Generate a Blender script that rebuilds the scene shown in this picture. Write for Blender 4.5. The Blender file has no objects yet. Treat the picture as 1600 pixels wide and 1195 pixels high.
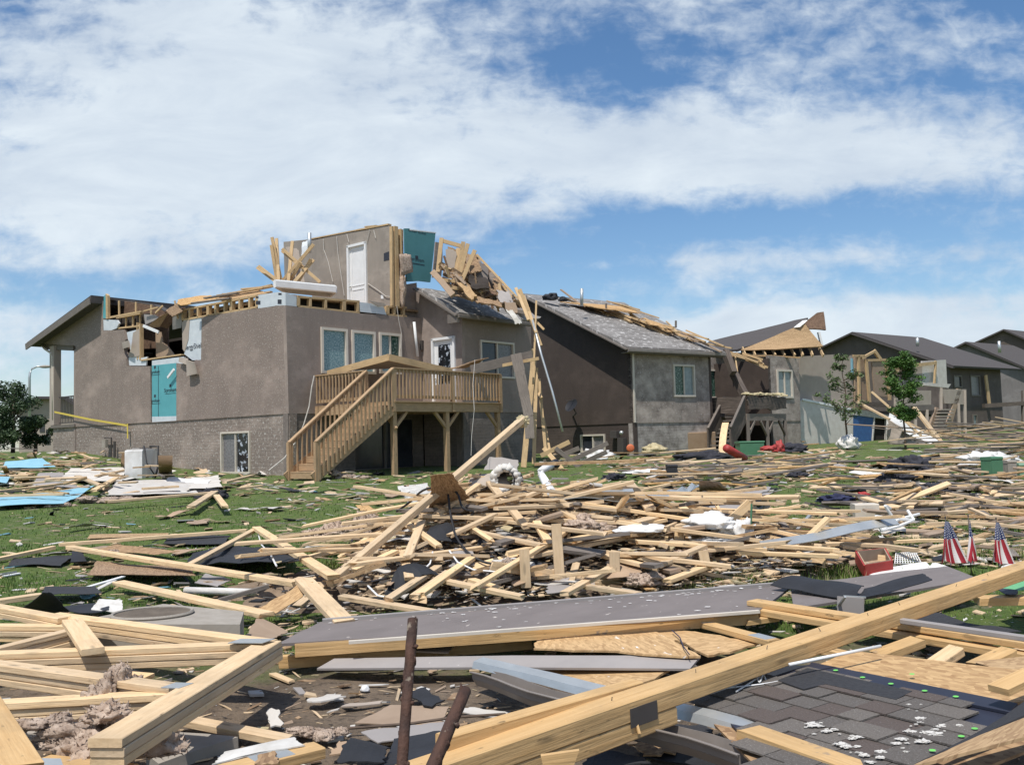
import bpy, bmesh, math, random
from mathutils import Vector, Matrix, noise
from mathutils.geometry import tessellate_polygon
random.seed(11)
R = math.radians
sc = bpy.context.scene
COL = sc.collection
V = Vector
# ---------------------------------------------------------------- camera
F = 1400.0; EYE = V((0, 0, 1.6)); PITCH = math.atan(86.5/F); ROLL = 0.027
_r = V((1, 0, 0)); _u = V((0, -math.sin(PITCH), math.cos(PITCH))); _f = V((0, math.cos(PITCH), math.sin(PITCH)))
CR = (_r*math.cos(ROLL) - _u*math.sin(ROLL)); CU = (_u*math.cos(ROLL) + _r*math.sin(ROLL))
cd = bpy.data.cameras.new('camera'); cam = bpy.data.objects.new('camera', cd); COL.objects.link(cam)
cd.lens = F/1600*36; cd.sensor_width = 36; cd.clip_start = 0.05; cd.clip_end = 4000
cam.matrix_world = Matrix(((CR.x, CU.x, -_f.x, EYE.x), (CR.y, CU.y, -_f.y, EYE.y), (CR.z, CU.z, -_f.z, EYE.z), (0, 0, 0, 1)))
sc.camera = cam
# ---------------------------------------------------------------- light
SUN_EL = R(65); _h = V((-0.40, -0.916)).normalized()
SD = V((_h.x*math.cos(SUN_EL), _h.y*math.cos(SUN_EL), math.sin(SUN_EL)))
sl = bpy.data.lights.new('sun', 'SUN'); sl.energy = 4.6; sl.angle = R(0.5); sl.color = (1, 0.955, 0.89)
so = bpy.data.objects.new('sun', sl); COL.objects.link(so); so.rotation_euler = SD.to_track_quat('Z', 'Y').to_euler(); so.location = (-20, -40, 60)
sc.view_settings.view_transform = 'Standard'; sc.view_settings.look = 'None'; sc.view_settings.exposure = 0; sc.view_settings.gamma = 1
w = bpy.data.worlds.new('World'); sc.world = w; w.use_nodes = True
nt = w.node_tree; N = nt.nodes; L = nt.links; N.clear()
def nd(t, **k):
    n = N.new(t)
    for a, b in k.items(): setattr(n, a, b)
    return n
def mth(op, a, b=None, c=None, clamp=False):
    n = N.new('ShaderNodeMath'); n.operation = op; n.use_clamp = clamp
    for i, x in enumerate((a, b, c)):
        if x is None: continue
        if isinstance(x, (int, float)): n.inputs[i].default_value = x
        else: L.new(x, n.inputs[i])
    return n.outputs[0]
out = nd('ShaderNodeOutputWorld'); bg = nd('ShaderNodeBackground'); L.new(bg.outputs[0], out.inputs[0])
sky = nd('ShaderNodeTexSky', sky_type='NISHITA', sun_disc=False, sun_elevation=SUN_EL, sun_rotation=math.atan2(SD.x, SD.y), air_density=1.0, dust_density=0.6, ozone_density=2.2)
tc = nd('ShaderNodeTexCoord'); sep = nd('ShaderNodeSeparateXYZ'); L.new(tc.outputs['Generated'], sep.inputs[0])
yy = mth('MAXIMUM', mth('ABSOLUTE', sep.outputs[1]), 0.12)
az = mth('DIVIDE', sep.outputs[0], yy); el = mth('DIVIDE', sep.outputs[2], yy)
def cnoise(sx, sy, off, scale, detail, rough, dist=0.0):
    c = nd('ShaderNodeCombineXYZ'); L.new(mth('MULTIPLY', az, sx), c.inputs[0]); L.new(mth('MULTIPLY', el, sy), c.inputs[1]); c.inputs[2].default_value = off
    n = nd('ShaderNodeTexNoise'); L.new(c.outputs[0], n.inputs['Vector']); n.inputs['Scale'].default_value = scale
    n.inputs['Detail'].default_value = detail; n.inputs['Roughness'].default_value = rough; n.inputs['Distortion'].default_value = dist
    return n.outputs['Fac']
def blob(px, py, rx, ry, amp):     # soft ellipse in direction space (tangent of azimuth and elevation)
    a0 = (px-800)/F; e0 = (684-(py+0.027*(px-800)))/F
    dx = mth('DIVIDE', mth('SUBTRACT', az, a0), rx/F); dy = mth('DIVIDE', mth('SUBTRACT', el, e0), ry/F)
    d2 = mth('ADD', mth('MULTIPLY', dx, dx), mth('MULTIPLY', dy, dy))
    return mth('MULTIPLY', mth('EXPONENT', mth('MULTIPLY', d2, -1.0)), amp)
SKYBLOBS = [(260, 210, 600, 220, .62), (430, 40, 420, 90, .12), (760, 250, 420, 90, .30), (1330, 235, 440, 62, .62), (1450, 60, 200, 60, .18), (1360, 520, 380, 34, .85), (1150, 505, 120, 20, .3), (60, 560, 300, 70, .30),
            (960, 110, 130, 90, -.42), (1090, 345, 300, 34, -.42), (640, 425, 420, 36, -.34), (1350, 110, 260, 70, -.12), (1480, 470, 200, 16, .3), (800, 330, 120, 20, .25), (60, 455, 200, 30, -.25), (1300, 400, 350, 14, .22), (850, 410, 120, 16, .12), (1110, 150, 50, 30, .22), (950, 110, 60, 40, .16), (120, 405, 260, 14, .2)]
acc = None
for b in SKYBLOBS:
    o = blob(*b); acc = o if acc is None else mth('ADD', acc, o)
n1 = cnoise(1.0, 1.9, 3.1, 2.8, 9, .58, .3); n2 = cnoise(1.5, 5.0, 8.3, 5.0, 8, .60, .3); n3 = cnoise(2.0, 2.8, 1.7, 13.0, 6, .60, .3)
nn = mth('ADD', mth('ADD', mth('MULTIPLY', mth('SUBTRACT', n1, .5), 1.35), mth('MULTIPLY', mth('SUBTRACT', n2, .5), .7)), mth('MULTIPLY', mth('SUBTRACT', n3, .5), .85))
dens = mth('ADD', mth('ADD', acc, nn), 0.10)
mr = nd('ShaderNodeMapRange', interpolation_type='SMOOTHSTEP'); L.new(dens, mr.inputs[0]); mr.inputs[1].default_value = -0.04; mr.inputs[2].default_value = 0.62
shade = nd('ShaderNodeMapRange'); L.new(cnoise(1.0, 3.0, 5.5, 4.5, 6, .6, .4), shade.inputs[0]); shade.inputs[1].default_value = .3; shade.inputs[2].default_value = .72
cmx = nd('ShaderNodeMix', data_type='RGBA'); L.new(shade.outputs[0], cmx.inputs[0]); cmx.inputs[6].default_value = (6.0, 6.9, 8.0, 1); cmx.inputs[7].default_value = (8.3, 9.1, 9.7, 1)
hs = nd('ShaderNodeHueSaturation'); L.new(sky.outputs[0], hs.inputs['Color']); hs.inputs['Saturation'].default_value = 1.18; hs.inputs['Value'].default_value = 1.33
mix = nd('ShaderNodeMix', data_type='RGBA'); L.new(mth('MULTIPLY', mr.outputs[0], .93), mix.inputs[0]); L.new(hs.outputs[0], mix.inputs[6]); L.new(cmx.outputs[2], mix.inputs[7])
L.new(mix.outputs[2], bg.inputs[0]); bg.inputs[1].default_value = 0.1
# ---------------------------------------------------------------- geometry helpers
def ss(a, b, x):
    t = max(0, min(1, (x-a)/(b-a))); return t*t*(3-2*t)
def zt(x, y):                      # height of the ground
    z = .62*ss(7, 27, y) + .016*max(0, min(y, 60)-27)
    z += min(.95, .075*max(0, -x-8))*ss(24, 37, y)
    z += .03*noise.noise(V((x*.5, y*.5, 0)))*ss(1, 5, y)
    return min(z, 1.52)
def ray(px, py):
    return (CR*((px-800)/F) - CU*((py-597.5)/F) + _f)
def at(px, py, Y):
    d = ray(px, py); return EYE + d*(Y/d.y)
def hit(px, py, h=0.0):            # where the ray meets the ground raised by h
    d = ray(px, py); d = d/d.y
    Y = 1.5
    while Y < 400:
        p = EYE + d*Y
        if p.z <= zt(p.x, p.y)+h: break
        Y += .12 if Y < 30 else .5
    a, b = Y-.5, Y
    for _ in range(14):
        m = (a+b)/2; p = EYE+d*m
        if p.z <= zt(p.x, p.y)+h: b = m
        else: a = m
    return EYE+d*b
class Plane:                       # a vertical wall plane: origin and direction on the ground
    def __init__(s, o, u):
        s.o = V((o[0], o[1])); s.u = V((u[0], u[1])).normalized(); n = V((s.u.y, -s.u.x))
        if n.dot(-s.o) < 0: n = -n
        s.n = n; s.n3 = V((n.x, n.y, 0)); s.u3 = V((s.u.x, s.u.y, 0))
    def p(s, a, z, d=0.0):
        q = s.o+s.u*a+s.n*d; return V((q.x, q.y, z))
    def sz(s, px, py, d=0.0):
        r = ray(px, py); o = s.o+s.n*d; t = s.n.dot(o)/(s.n.x*r.x+s.n.y*r.y); P = EYE+r*t
        return (V((P.x, P.y))-o).dot(s.u), P.z
    def P(s, px, py, d=0.0):
        a, z = s.sz(px, py, d); return s.p(a, z, d)
    def off(s, d): return Plane(s.o+s.n*d, s.u)
# ---------------------------------------------------------------- materials
MATS = {}
def mat(name, col, col2=None, kind='plain', rough=.8, scale=4.0, bump=.2, stretch=(1, 1, 1), metal=0.0, spots=None, thr=.62, uv=True, rnd=0.0, sscale=None, coat=0.0):
    m = bpy.data.materials.new(name); m.use_nodes = True; t = m.node_tree; n = t.nodes; l = t.links
    bs = n['Principled BSDF']; bs.inputs['Roughness'].default_value = rough; bs.inputs['Metallic'].default_value = metal
    tcn = n.new('ShaderNodeTexCoord'); mp = n.new('ShaderNodeMapping'); l.new(tcn.outputs['UV' if uv else 'Object'], mp.inputs[0]); mp.inputs['Scale'].default_value = stretch
    no = n.new('ShaderNodeTexNoise'); l.new(mp.outputs[0], no.inputs['Vector']); no.inputs['Scale'].default_value = scale; no.inputs['Detail'].default_value = 7; no.inputs['Roughness'].default_value = .62
    if kind == 'osb':
        no = n.new('ShaderNodeTexVoronoi'); l.new(mp.outputs[0], no.inputs['Vector']); no.inputs['Scale'].default_value = scale
    fac = no.outputs['Fac'] if kind != 'osb' else no.outputs['Color']
    cr = n.new('ShaderNodeValToRGB'); l.new(fac, cr.inputs[0])
    c2 = col2 or tuple(c*.75 for c in col)
    cr.color_ramp.elements[0].color = (*c2, 1); cr.color_ramp.elements[1].color = (*col, 1)
    cr.color_ramp.elements[0].position = .3 if kind != 'osb' else .1; cr.color_ramp.elements[1].position = .68 if kind != 'osb' else .9
    colo = cr.outputs[0]; bfac = fac
    def mixc(f, a, b, mode='MIX'):
        x = n.new('ShaderNodeMix'); x.data_type = 'RGBA'; x.blend_type = mode
        if isinstance(f, float): x.inputs[0].default_value = f
        else: l.new(f, x.inputs[0])
        for i, q in ((6, a), (7, b)):
            if isinstance(q, tuple): x.inputs[i].default_value = (*q, 1)
            else: l.new(q, x.inputs[i])
        return x.outputs[2]
    def noi(sc_, off=(0, 0, 0), st=(1, 1, 1), det=5, lo=.4, hi=.6):
        q = n.new('ShaderNodeMapping'); l.new(tcn.outputs['UV' if uv else 'Object'], q.inputs[0]); q.inputs['Location'].default_value = off; q.inputs['Scale'].default_value = st
        z = n.new('ShaderNodeTexNoise'); l.new(q.outputs[0], z.inputs['Vector']); z.inputs['Scale'].default_value = sc_; z.inputs['Detail'].default_value = det; z.inputs['Roughness'].default_value = .65
        r_ = n.new('ShaderNodeMapRange'); l.new(z.outputs['Fac'], r_.inputs[0]); r_.inputs[1].default_value = lo; r_.inputs[2].default_value = hi
        return r_.outputs[0]
    if kind == 'wood':             # knots and dirt
        vo = n.new('ShaderNodeTexVoronoi'); q = n.new('ShaderNodeMapping'); l.new(tcn.outputs['UV'], q.inputs[0]); q.inputs['Scale'].default_value = (2.2, 9, 1); l.new(q.outputs[0], vo.inputs['Vector']); vo.inputs['Scale'].default_value = 1
        kr = n.new('ShaderNodeMapRange'); l.new(vo.outputs['Distance'], kr.inputs[0]); kr.inputs[1].default_value = .06; kr.inputs[2].default_value = .17; kr.inputs[3].default_value = .85; kr.inputs[4].default_value = 0
        colo = mixc(kr.outputs[0], colo, tuple(c*.38 for c in col))
        colo = mixc(noi(1.3, (7, 3, 0), lo=.48, hi=.75), colo, tuple(c*.60 for c in col)); colo = mixc(noi(5.5, (2, 3, 0), (1, 3, 1), 6, .62, .70), colo, tuple(c*.34 for c in col))
    if kind == 'brick':
        br = n.new('ShaderNodeTexBrick'); l.new(tcn.outputs['UV'], br.inputs['Vector']); br.inputs['Scale'].default_value = 1; br.inputs['Brick Width'].default_value = .42; br.inputs['Row Height'].default_value = .115; br.inputs['Mortar Size'].default_value = .012
        br.inputs['Color1'].default_value = (1, 1, 1, 1); br.inputs['Color2'].default_value = (.9, .9, .9, 1); br.inputs['Mortar'].default_value = (.78, .78, .78, 1)
        colo = mixc(.8, colo, br.outputs['Color'], 'MULTIPLY')
        ad = n.new('ShaderNodeMath'); ad.operation = 'MULTIPLY_ADD'; l.new(fac, ad.inputs[0]); ad.inputs[1].default_value = .5; l.new(br.outputs['Color'], ad.inputs[2]); bfac = ad.outputs[0]
    if kind == 'shingle':
        br = n.new('ShaderNodeTexBrick'); l.new(tcn.outputs['UV'], br.inputs['Vector']); br.inputs['Scale'].default_value = 1; br.inputs['Brick Width'].default_value = .22; br.inputs['Row Height'].default_value = .135; br.inputs['Mortar Size'].default_value = .006; br.inputs['Bias'].default_value = 0.0
        br.inputs['Color1'].default_value = (.55, .5, .48, 1); br.inputs['Color2'].default_value = (1.3, 1.2, 1.15, 1); br.inputs['Mortar'].default_value = (.25, .24, .24, 1); br.offset_frequency = 2; br.squash_frequency = 3; br.squash = .7
        colo = mixc(1.0, colo, br.outputs['Color'], 'MULTIPLY'); bfac = br.outputs['Color']
    if kind == 'stucco':           # rain-driven streaks
        colo = mixc(noi(1.1, (1, 5, 0), (1.6, .35, 1), 5, .42, .72), colo, tuple(c*.74 for c in col))
    if kind in ('stucco', 'brick'):
        colo = mixc(noi(.55, (4, 8, 0), (1, 1.4, 1), 8, .5, .68), colo, tuple(min(1, c*1.28) for c in col)); colo = mixc(noi(3.5, (4, 2, 0), (1, .6, 1), 8, .62, .72), colo, tuple(c*.7 for c in col))
    if spots:
        colo = mixc(noi(sscale or 28, (3, 9, 2), det=4, lo=thr, hi=thr+.05), colo, spots)
    if rnd:
        oi = n.new('ShaderNodeObjectInfo'); mr_ = n.new('ShaderNodeMapRange'); l.new(oi.outputs['Random'], mr_.inputs[0]); mr_.inputs[3].default_value = 1-rnd; mr_.inputs[4].default_value = 1+rnd*.35
        hv = n.new('ShaderNodeHueSaturation'); l.new(mr_.outputs[0], hv.inputs['Value']); l.new(colo, hv.inputs['Color'])
        m2 = n.new('ShaderNodeMapRange'); l.new(oi.outputs['Random'], m2.inputs[0]); m2.inputs[3].default_value = .93; m2.inputs[4].default_value = 1.08; l.new(m2.outputs[0], hv.inputs['Saturation']); colo = hv.outputs[0]
    l.new(colo, bs.inputs['Base Color'])
    if bump:
        bp = n.new('ShaderNodeBump'); bp.inputs['Strength'].default_value = bump; bp.inputs['Distance'].default_value = .02; l.new(bfac, bp.inputs['Height']); l.new(bp.outputs[0], bs.inputs['Normal'])
    if coat: bs.inputs['Coat Weight'].default_value = coat
    MATS[name] = m; return m
mat('pine', (.80, .60, .375), (.63, .435, .24), 'wood', .75, 3, .35, (1, 14, 1), rnd=.24)
mat('pine_house', (.60, .43, .235), (.44, .29, .145), 'wood', .8, 3, .25, (1, 14, 1))
mat('beam', (.64, .425, .20), (.50, .305, .125), 'wood', .7, 3, .3, (.8, 16, 1), spots=(.30, .22, .15), thr=.66, sscale=4)
mat('greywood', (.26, .22, .19), (.15, .125, .105), 'wood', .9, 3, .3, (1, 14, 1), rnd=.25)
mat('deckwood', (.48, .325, .185), (.33, .21, .115), 'wood', .85, 3, .25, (1, 12, 1), spots=(.55, .47, .36), thr=.64)
mat('charwood', (.17, .135, .11), (.06, .045, .038), 'wood', .9, 2, .3, (1, 8, 1))
mat('osb', (.58, .385, .19), (.34, .20, .09), 'osb', .85, 22, .2, (1, 2.2, 1), rnd=.2)
mat('osbdirty', (.42, .28, .16), (.2, .12, .065), 'osb', .9, 22, .3, (1, 2.2, 1), rnd=.2)
mat('osbwhite', (.60, .40, .20), (.36, .22, .10), 'osb', .85, 22, .2, (1, 2.4, 1), spots=(.78, .74, .68), thr=.64, sscale=9)
mat('hardboard', (.40, .29, .20), (.32, .225, .15), rough=.8, rnd=.2)
mat('drywall', (.62, .59, .54), (.5, .46, .41), rough=.9, scale=3, rnd=.15)
mat('stucco', (.268, .212, .178), (.205, .162, .136), 'stucco', .92, 34, .55, spots=(.36, .32, .28), thr=.575, sscale=17)
mat('stuccoR', (.295, .238, .202), (.235, .188, .158), 'stucco', .92, 34, .55, spots=(.34, .31, .28), thr=.62, sscale=15)
mat('stuccoshade', (.072, .053, .043), (.055, .040, .032), 'stucco', .92, 34, .4)  # stucco of the shaded house sides, their shade put into the colour
mat('stuccogrey', (.38, .325, .28), (.12, .095, .08), 'stucco', .92, 2.2, .5, spots=(.48, .45, .42), thr=.6, sscale=14)
mat('taupe', (.30, .26, .22), (.27, .235, .198), 'stucco', .9, 2.5, .05)
mat('taupelight', (.40, .34, .285), (.36, .305, .255), rough=.9, scale=2, bump=.05)
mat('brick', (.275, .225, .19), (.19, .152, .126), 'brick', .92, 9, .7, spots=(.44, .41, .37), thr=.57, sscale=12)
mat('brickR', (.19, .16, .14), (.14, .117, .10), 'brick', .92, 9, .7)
mat('brickshade', (.072, .054, .044), (.055, .040, .033), 'brick', .92, 9, .6)  # foundation brick below the shaded wall, darkened to carry its shade
mat('brickgrey', (.42, .38, .345), (.15, .125, .108), 'brick', .92, 3, .8, spots=(.5, .47, .44), thr=.6)
mat('wallbrown', (.115, .092, .080), (.1, .08, .07), 'stucco', .92, 20, .2)
mat('wallgrey', (.19, .175, .17), (.165, .15, .147), 'stucco', .92, 20, .2)
mat('walltan', (.40, .34, .28), (.35, .29, .24), rough=.9, scale=2)
mat('trim', (.17, .145, .125), (.14, .12, .10), rough=.7, scale=4)
mat('trimdark', (.07, .062, .057), (.06, .05, .045), rough=.7)
mat('roofshingle', (.10, .09, .085), (.065, .057, .053), 'shingle', .95, 6, .5)
mat('rooffar', (.085, .075, .072), (.06, .053, .05), 'plain', .95, 8, .2, (1, 6, 1))
mat('roofdebris', (.25, .235, .22), (.13, .12, .11), 'plain', .95, 1.3, .3, (.5, 1.6, 1), spots=(.46, .445, .42), thr=.565, sscale=4.5)
mat('shingle', (.15, .135, .125), (.115, .1, .092), 'shingle', .95, 60, .6, spots=(.80, .80, .80), thr=.66, sscale=5.5)
mat('frame', (.62, .56, .47), (.55, .49, .41), rough=.6)
mat('white', (.80, .80, .79), (.70, .70, .69), rough=.45, scale=3, bump=.05)
mat('whitedirty', (.72, .70, .66), (.48, .45, .40), rough=.7, scale=5, bump=.2, rnd=.15)
mat('housewrap', (.62, .66, .68), (.5, .54, .57), rough=.6, scale=3)
mat('teal', (.105, .37, .40), (.085, .32, .35), rough=.55, scale=2, bump=.03)
mat('tealdark', (.085, .25, .26), (.07, .215, .225), rough=.6, scale=2, bump=.03)
mat('blueboard', (.27, .50, .60), (.21, .43, .54), rough=.55, scale=3, bump=.1, spots=(.55, .66, .7), thr=.66, sscale=6)
mat('ink', (.03, .035, .05), rough=.7, bump=0)
mat('tar', (.022, .024, .03), (.012, .013, .016), rough=.75, scale=5, bump=.5, uv=False, rnd=.2)
mat('tarfelt', (.035, .036, .040), (.02, .02, .023), rough=.85, scale=40, bump=.3, spots=(.3, .3, .3), thr=.74)
mat('navy', (.024, .028, .048), (.016, .019, .034), rough=.6, scale=3, bump=.1)
mat('limegreen', (.18, .62, .12), (.15, .5, .1), rough=.6, bump=0)
mat('insul', (.55, .44, .35), (.24, .165, .12), rough=1, scale=16, bump=1.0, uv=False, rnd=.2)
mat('insulyellow', (.55, .48, .30), (.35, .28, .16), rough=1, scale=7, bump=1.0, uv=False)
mat('galv', (.58, .60, .59), (.45, .47, .47), rough=.42, scale=4, bump=.1, metal=.6, spots=(.3, .3, .28), thr=.7)
mat('gutter', (.25, .22, .195), (.19, .165, .145), rough=.5, scale=4, bump=.1, spots=(.5, .48, .45), thr=.72)
mat('fibre', (.20, .172, .16), (.155, .132, .122), 'plain', .7, 2.5, .08, (1, 1, 1), spots=(.62, .56, .50), thr=.66, sscale=9)
mat('greypanel', (.34, .31, .29), (.29, .265, .25), 'plain', .7, 3, .08, spots=(.6, .56, .52), thr=.7, sscale=9, rnd=.1)
mat('concrete', (.36, .325, .28), (.27, .24, .20), rough=.9, scale=5, bump=.25, rnd=.1)
mat('rust', (.085, .038, .022), (.03, .016, .012), rough=.8, scale=14, bump=.9, uv=False, spots=(.2, .16, .12), thr=.66, sscale=18)
mat('rubber', (.02, .02, .022), (.013, .013, .015), rough=.6)
mat('darkvoid', (.018, .015, .013), (.012, .01, .009), rough=1, bump=0)  # near-black colour standing in for deep shade in openings
mat('roomdark', (.045, .036, .03), (.035, .027, .022), rough=1, scale=5, bump=.2)  # darkness of the rooms painted into the colour; some roof sheets share it
mat('underroof', (.20, .125, .08), (.12, .07, .045), 'osb', .9, 12, .1)
mat('red', (.42, .04, .035), (.25, .03, .025), rough=.6, scale=4)
mat('orange', (.65, .17, .06), (.5, .12, .05), rough=.6)
mat('greenbox', (.075, .20, .11), (.06, .165, .09), rough=.5, scale=3)
mat('palegreen', (.22, .36, .25), (.18, .3, .2), rough=.6, scale=3)
mat('greenboard', (.16, .46, .22), (.13, .38, .18), rough=.6, scale=3)
mat('bluedoor', (.045, .13, .33), (.03, .09, .24), rough=.6, scale=5, bump=.2)
mat('blue', (.03, .12, .45), (.03, .09, .35), rough=.6)
mat('navycloth', (.03, .035, .09), (.015, .018, .04), rough=.95, scale=8, bump=.6, uv=False)
mat('cloth', (.05, .05, .06), (.02, .02, .03), rough=.95, scale=8, bump=.6, uv=False, rnd=.3)
mat('whitecloth', (.80, .79, .77), (.55, .53, .50), rough=.9, scale=6, bump=.5, uv=False)
mat('wire', (.62, .58, .52), rough=.6, bump=0)
mat('tape', (.68, .52, .08), (.6, .45, .07), rough=.5, bump=0)
mat('bark', (.14, .10, .075), (.08, .058, .042), rough=.95, scale=8, bump=.6, uv=False)
mat('leafA', (.115, .165, .055), (.06, .10, .03), rough=.6, scale=3, bump=0, uv=False)
mat('leafB', (.09, .18, .03), (.045, .11, .018), rough=.6, scale=3, bump=0, uv=False)
mat('leafC', (.055, .095, .032), (.03, .055, .02), rough=.6, scale=1.5, bump=0, uv=False)
mat('bushdry', (.14, .15, .06), (.07, .08, .03), rough=.8, scale=3, bump=0, uv=False)
mat('darkbrown', (.15, .12, .09), (.08, .062, .045), rough=1, scale=6, bump=.6, uv=False)
mat('rubble', (.30, .22, .15), (.07, .05, .035), rough=1, scale=3, bump=1, uv=False, spots=(.6, .55, .47), thr=.62, sscale=7)
mat('kerb', (.5, .48, .45), (.42, .4, .37), rough=.9)
mat('yellow', (.6, .42, .08), (.5, .33, .06), rough=.6)
mat('cardboard', (.36, .25, .16), (.3, .2, .12), rough=.9, rnd=.2)
def glassmat(name, col, col2, scale, lo, hi, rough=.12):
    m = mat(name, col, col2, rough=rough, scale=scale, bump=.05); r_ = m.node_tree.nodes['Color Ramp'] if 'Color Ramp' in m.node_tree.nodes else [x for x in m.node_tree.nodes if x.type == 'VALTORGB'][0]
    r_.color_ramp.elements[0].position = lo; r_.color_ramp.elements[1].position = hi; return m
glassmat('skyglass', (.34, .43, .42), (.10, .19, .21), 20, .42, .70)  # sky reflection painted into the pane colour, with insulation speckles
glassmat('glassgreen', (.25, .33, .28), (.025, .07, .05), 13, .5, .68)
glassmat('glassdark', (.045, .05, .06), (.02, .023, .03), 2, .3, .7)
glassmat('glassgrey', (.26, .25, .25), (.13, .125, .13), 14, .4, .7, .3)
glassmat('glassreflect', (.50, .55, .62), (.012, .014, .018), 5.5, .54, .60)  # pale and black blotches painted in as reflections on the glass
glassmat('glasspale', (.28, .33, .33), (.17, .21, .22), 4, .3, .7)
# ---------------------------------------------------------------- mesh builder
rr = random.random
def ru(a, b): return random.uniform(a, b)
class MB:
    def __init__(s): s.v = []; s.f = []; s.uv = []; s.mi = []
    def face(s, pts, uvs=None, m=0):
        i = len(s.v); s.v += [V(p) for p in pts]; s.f.append(tuple(range(i, i+len(pts)))); s.uv.append(uvs or [(p[0], p[2]) for p in pts]); s.mi.append(m)
    def bar(s, p0, p1, w, t, up=(0, 0, 1), top=False, m=0, ch=0.0, n=1, sag=0.0, ext=0.0, tw=0.0, rag=0.0):
        p0 = V(p0); p1 = V(p1); X = (p1-p0); Ln = X.length
        if Ln < 1e-6: return s
        X.normalize(); up = V(up)
        if abs(X.dot(up.normalized())) > .985: up = V((0, 1, 0)) if abs(X.y) < .9 else V((1, 0, 0))
        S = X.cross(up).normalized(); U = S.cross(X).normalized()
        if tw: q = Matrix.Rotation(tw, 3, X); S = q@S; U = q@U
        a, b = w/2, t/2
        c = ch
        sec = [(-a, -b), (a, -b), (a, b), (-a, b)] if not c else [(-a+c, -b), (a-c, -b), (a, -b+c), (a, b-c), (a-c, b), (-a+c, b), (-a, b-c), (-a, -b+c)]
        off = -U*b if top else V((0, 0, 0))
        u0 = ru(0, 60); v0 = ru(0, 60); K = len(sec); i0 = len(s.v)
        for k in range(n+1):
            fr = k/n; P = p0+(p1-p0)*fr+off+U*(sag*4*fr*(1-fr))
            for (x, y) in sec:
                e = V((0, 0, 0))
                if rag and k in (0, n): e = X*(ru(-1, 0)*rag*(1 if k == n else -1))
                s.v.append(P+S*x+U*y+e)
        per = [0]
        for k in range(K): per.append(per[-1]+math.dist(sec[k], sec[(k+1) % K]))
        for k in range(n):
            for j in range(K):
                a0 = i0+k*K+j; a1 = i0+k*K+(j+1) % K
                s.f.append((a0, a1, a1+K, a0+K)); ul = u0+Ln*k/n; uh = u0+Ln*(k+1)/n
                s.uv.append([(ul, v0+per[j]), (ul, v0+per[j+1]), (uh, v0+per[j+1]), (uh, v0+per[j])]); s.mi.append(m)
        for base, rev in ((i0, True), (i0+n*K, False)):
            ids = [base+j for j in range(K)]
            if rev: ids.reverse()
            s.f.append(tuple(ids)); s.uv.append([(u0+sec[q-base][0]*3, v0+sec[q-base][1]*.3) for q in ids]); s.mi.append(m)
        return s
    def box(s, c, sx, sy, sz, rz=0.0, m=0, ch=0.0):     # c = centre of the base
        c = V(c); d = V((math.cos(rz), math.sin(rz), 0))*sx/2; h = V((0, 0, sz/2))
        return s.bar(c-d+h, c+d+h, sy, sz, m=m, ch=ch)
    def prism(s, loops, pl, d0, d1, m=0, ms=None):      # loops of (s, z); d0 front offset, d1 back offset
        flat = [q for lp in loops for q in lp]
        tris = tessellate_polygon([[V((a, b, 0)) for a, b in lp] for lp in loops])
        for dd, flip in ((d0, 0), (d1, 1)):
            for t in tris:
                pts = [flat[k] for k in t]; P = [pl.p(a, b, dd) for a, b in pts]
                nn_ = (P[1]-P[0]).cross(P[2]-P[0]).dot(pl.n3)
                if (nn_ < 0) != bool(flip): P.reverse(); pts = pts[::-1]
                s.face(P, [(a, b) for a, b in pts], m)
        for lp in loops:
            for k in range(len(lp)):
                a, b = lp[k], lp[(k+1) % len(lp)]; Ls = math.dist(a, b)
                s.face([pl.p(*a, d0), pl.p(*b, d0), pl.p(*b, d1), pl.p(*a, d1)], [(0, 0), (Ls, 0), (Ls, .2), (0, .2)], m if ms is None else ms)
        return s
    def patch(s, c, nu=6, nv=4, amp=0.0, th=.02, m=0, fr=1.5, sag=0.0, rag=0.0, me=None):  # corners in order round the edge
        A, B, C_, D = [V(p) for p in c]; sd = ru(0, 99); g = []; nrm = (B-A).cross(D-A).normalized()
        if nrm.z < 0: nrm = -nrm
        wu = (B-A).length; wv = (D-A).length; uo = ru(0, 40)
        for i in range(nu+1):
            for j in range(nv+1):
                a = i/nu; b = j/nv
                if rag and (i in (0, nu) or j in (0, nv)):
                    if i == 0: a += ru(0, rag)/max(wu, .1)
                    if i == nu: a -= ru(0, rag)/max(wu, .1)
                    if j == 0: b += ru(0, rag)/max(wv, .1)
                    if j == nv: b -= ru(0, rag)/max(wv, .1)
                p = A*(1-a)*(1-b)+B*a*(1-b)+C_*a*b+D*(1-a)*b
                k = noise.noise(V((p.x*fr+sd, p.y*fr, p.z*fr)))*amp + sag*(4*a*(1-a))
                g.append((p+nrm*k, (uo+a*wu, b*wv)))
        i0 = len(s.v); K = len(g); s.v += [q[0] for q in g]; s.v += [q[0]-nrm*th for q in g]
        W = nv+1
        for i in range(nu):
            for j in range(nv):
                q = (i*W+j, (i+1)*W+j, (i+1)*W+j+1, i*W+j+1)
                s.f.append(tuple(i0+k for k in q)); s.uv.append([g[k][1] for k in q]); s.mi.append(m)
                s.f.append(tuple(i0+K+k for k in q[::-1])); s.uv.append([g[k][1] for k in q[::-1]]); s.mi.append(m)
        edge = [(i*W, (i+1)*W) for i in range(nu)]+[((i+1)*W+nv, i*W+nv) for i in range(nu)]+[(j+1, j) for j in range(nv)]+[(nu*W+j, nu*W+j+1) for j in range(nv)]
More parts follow.
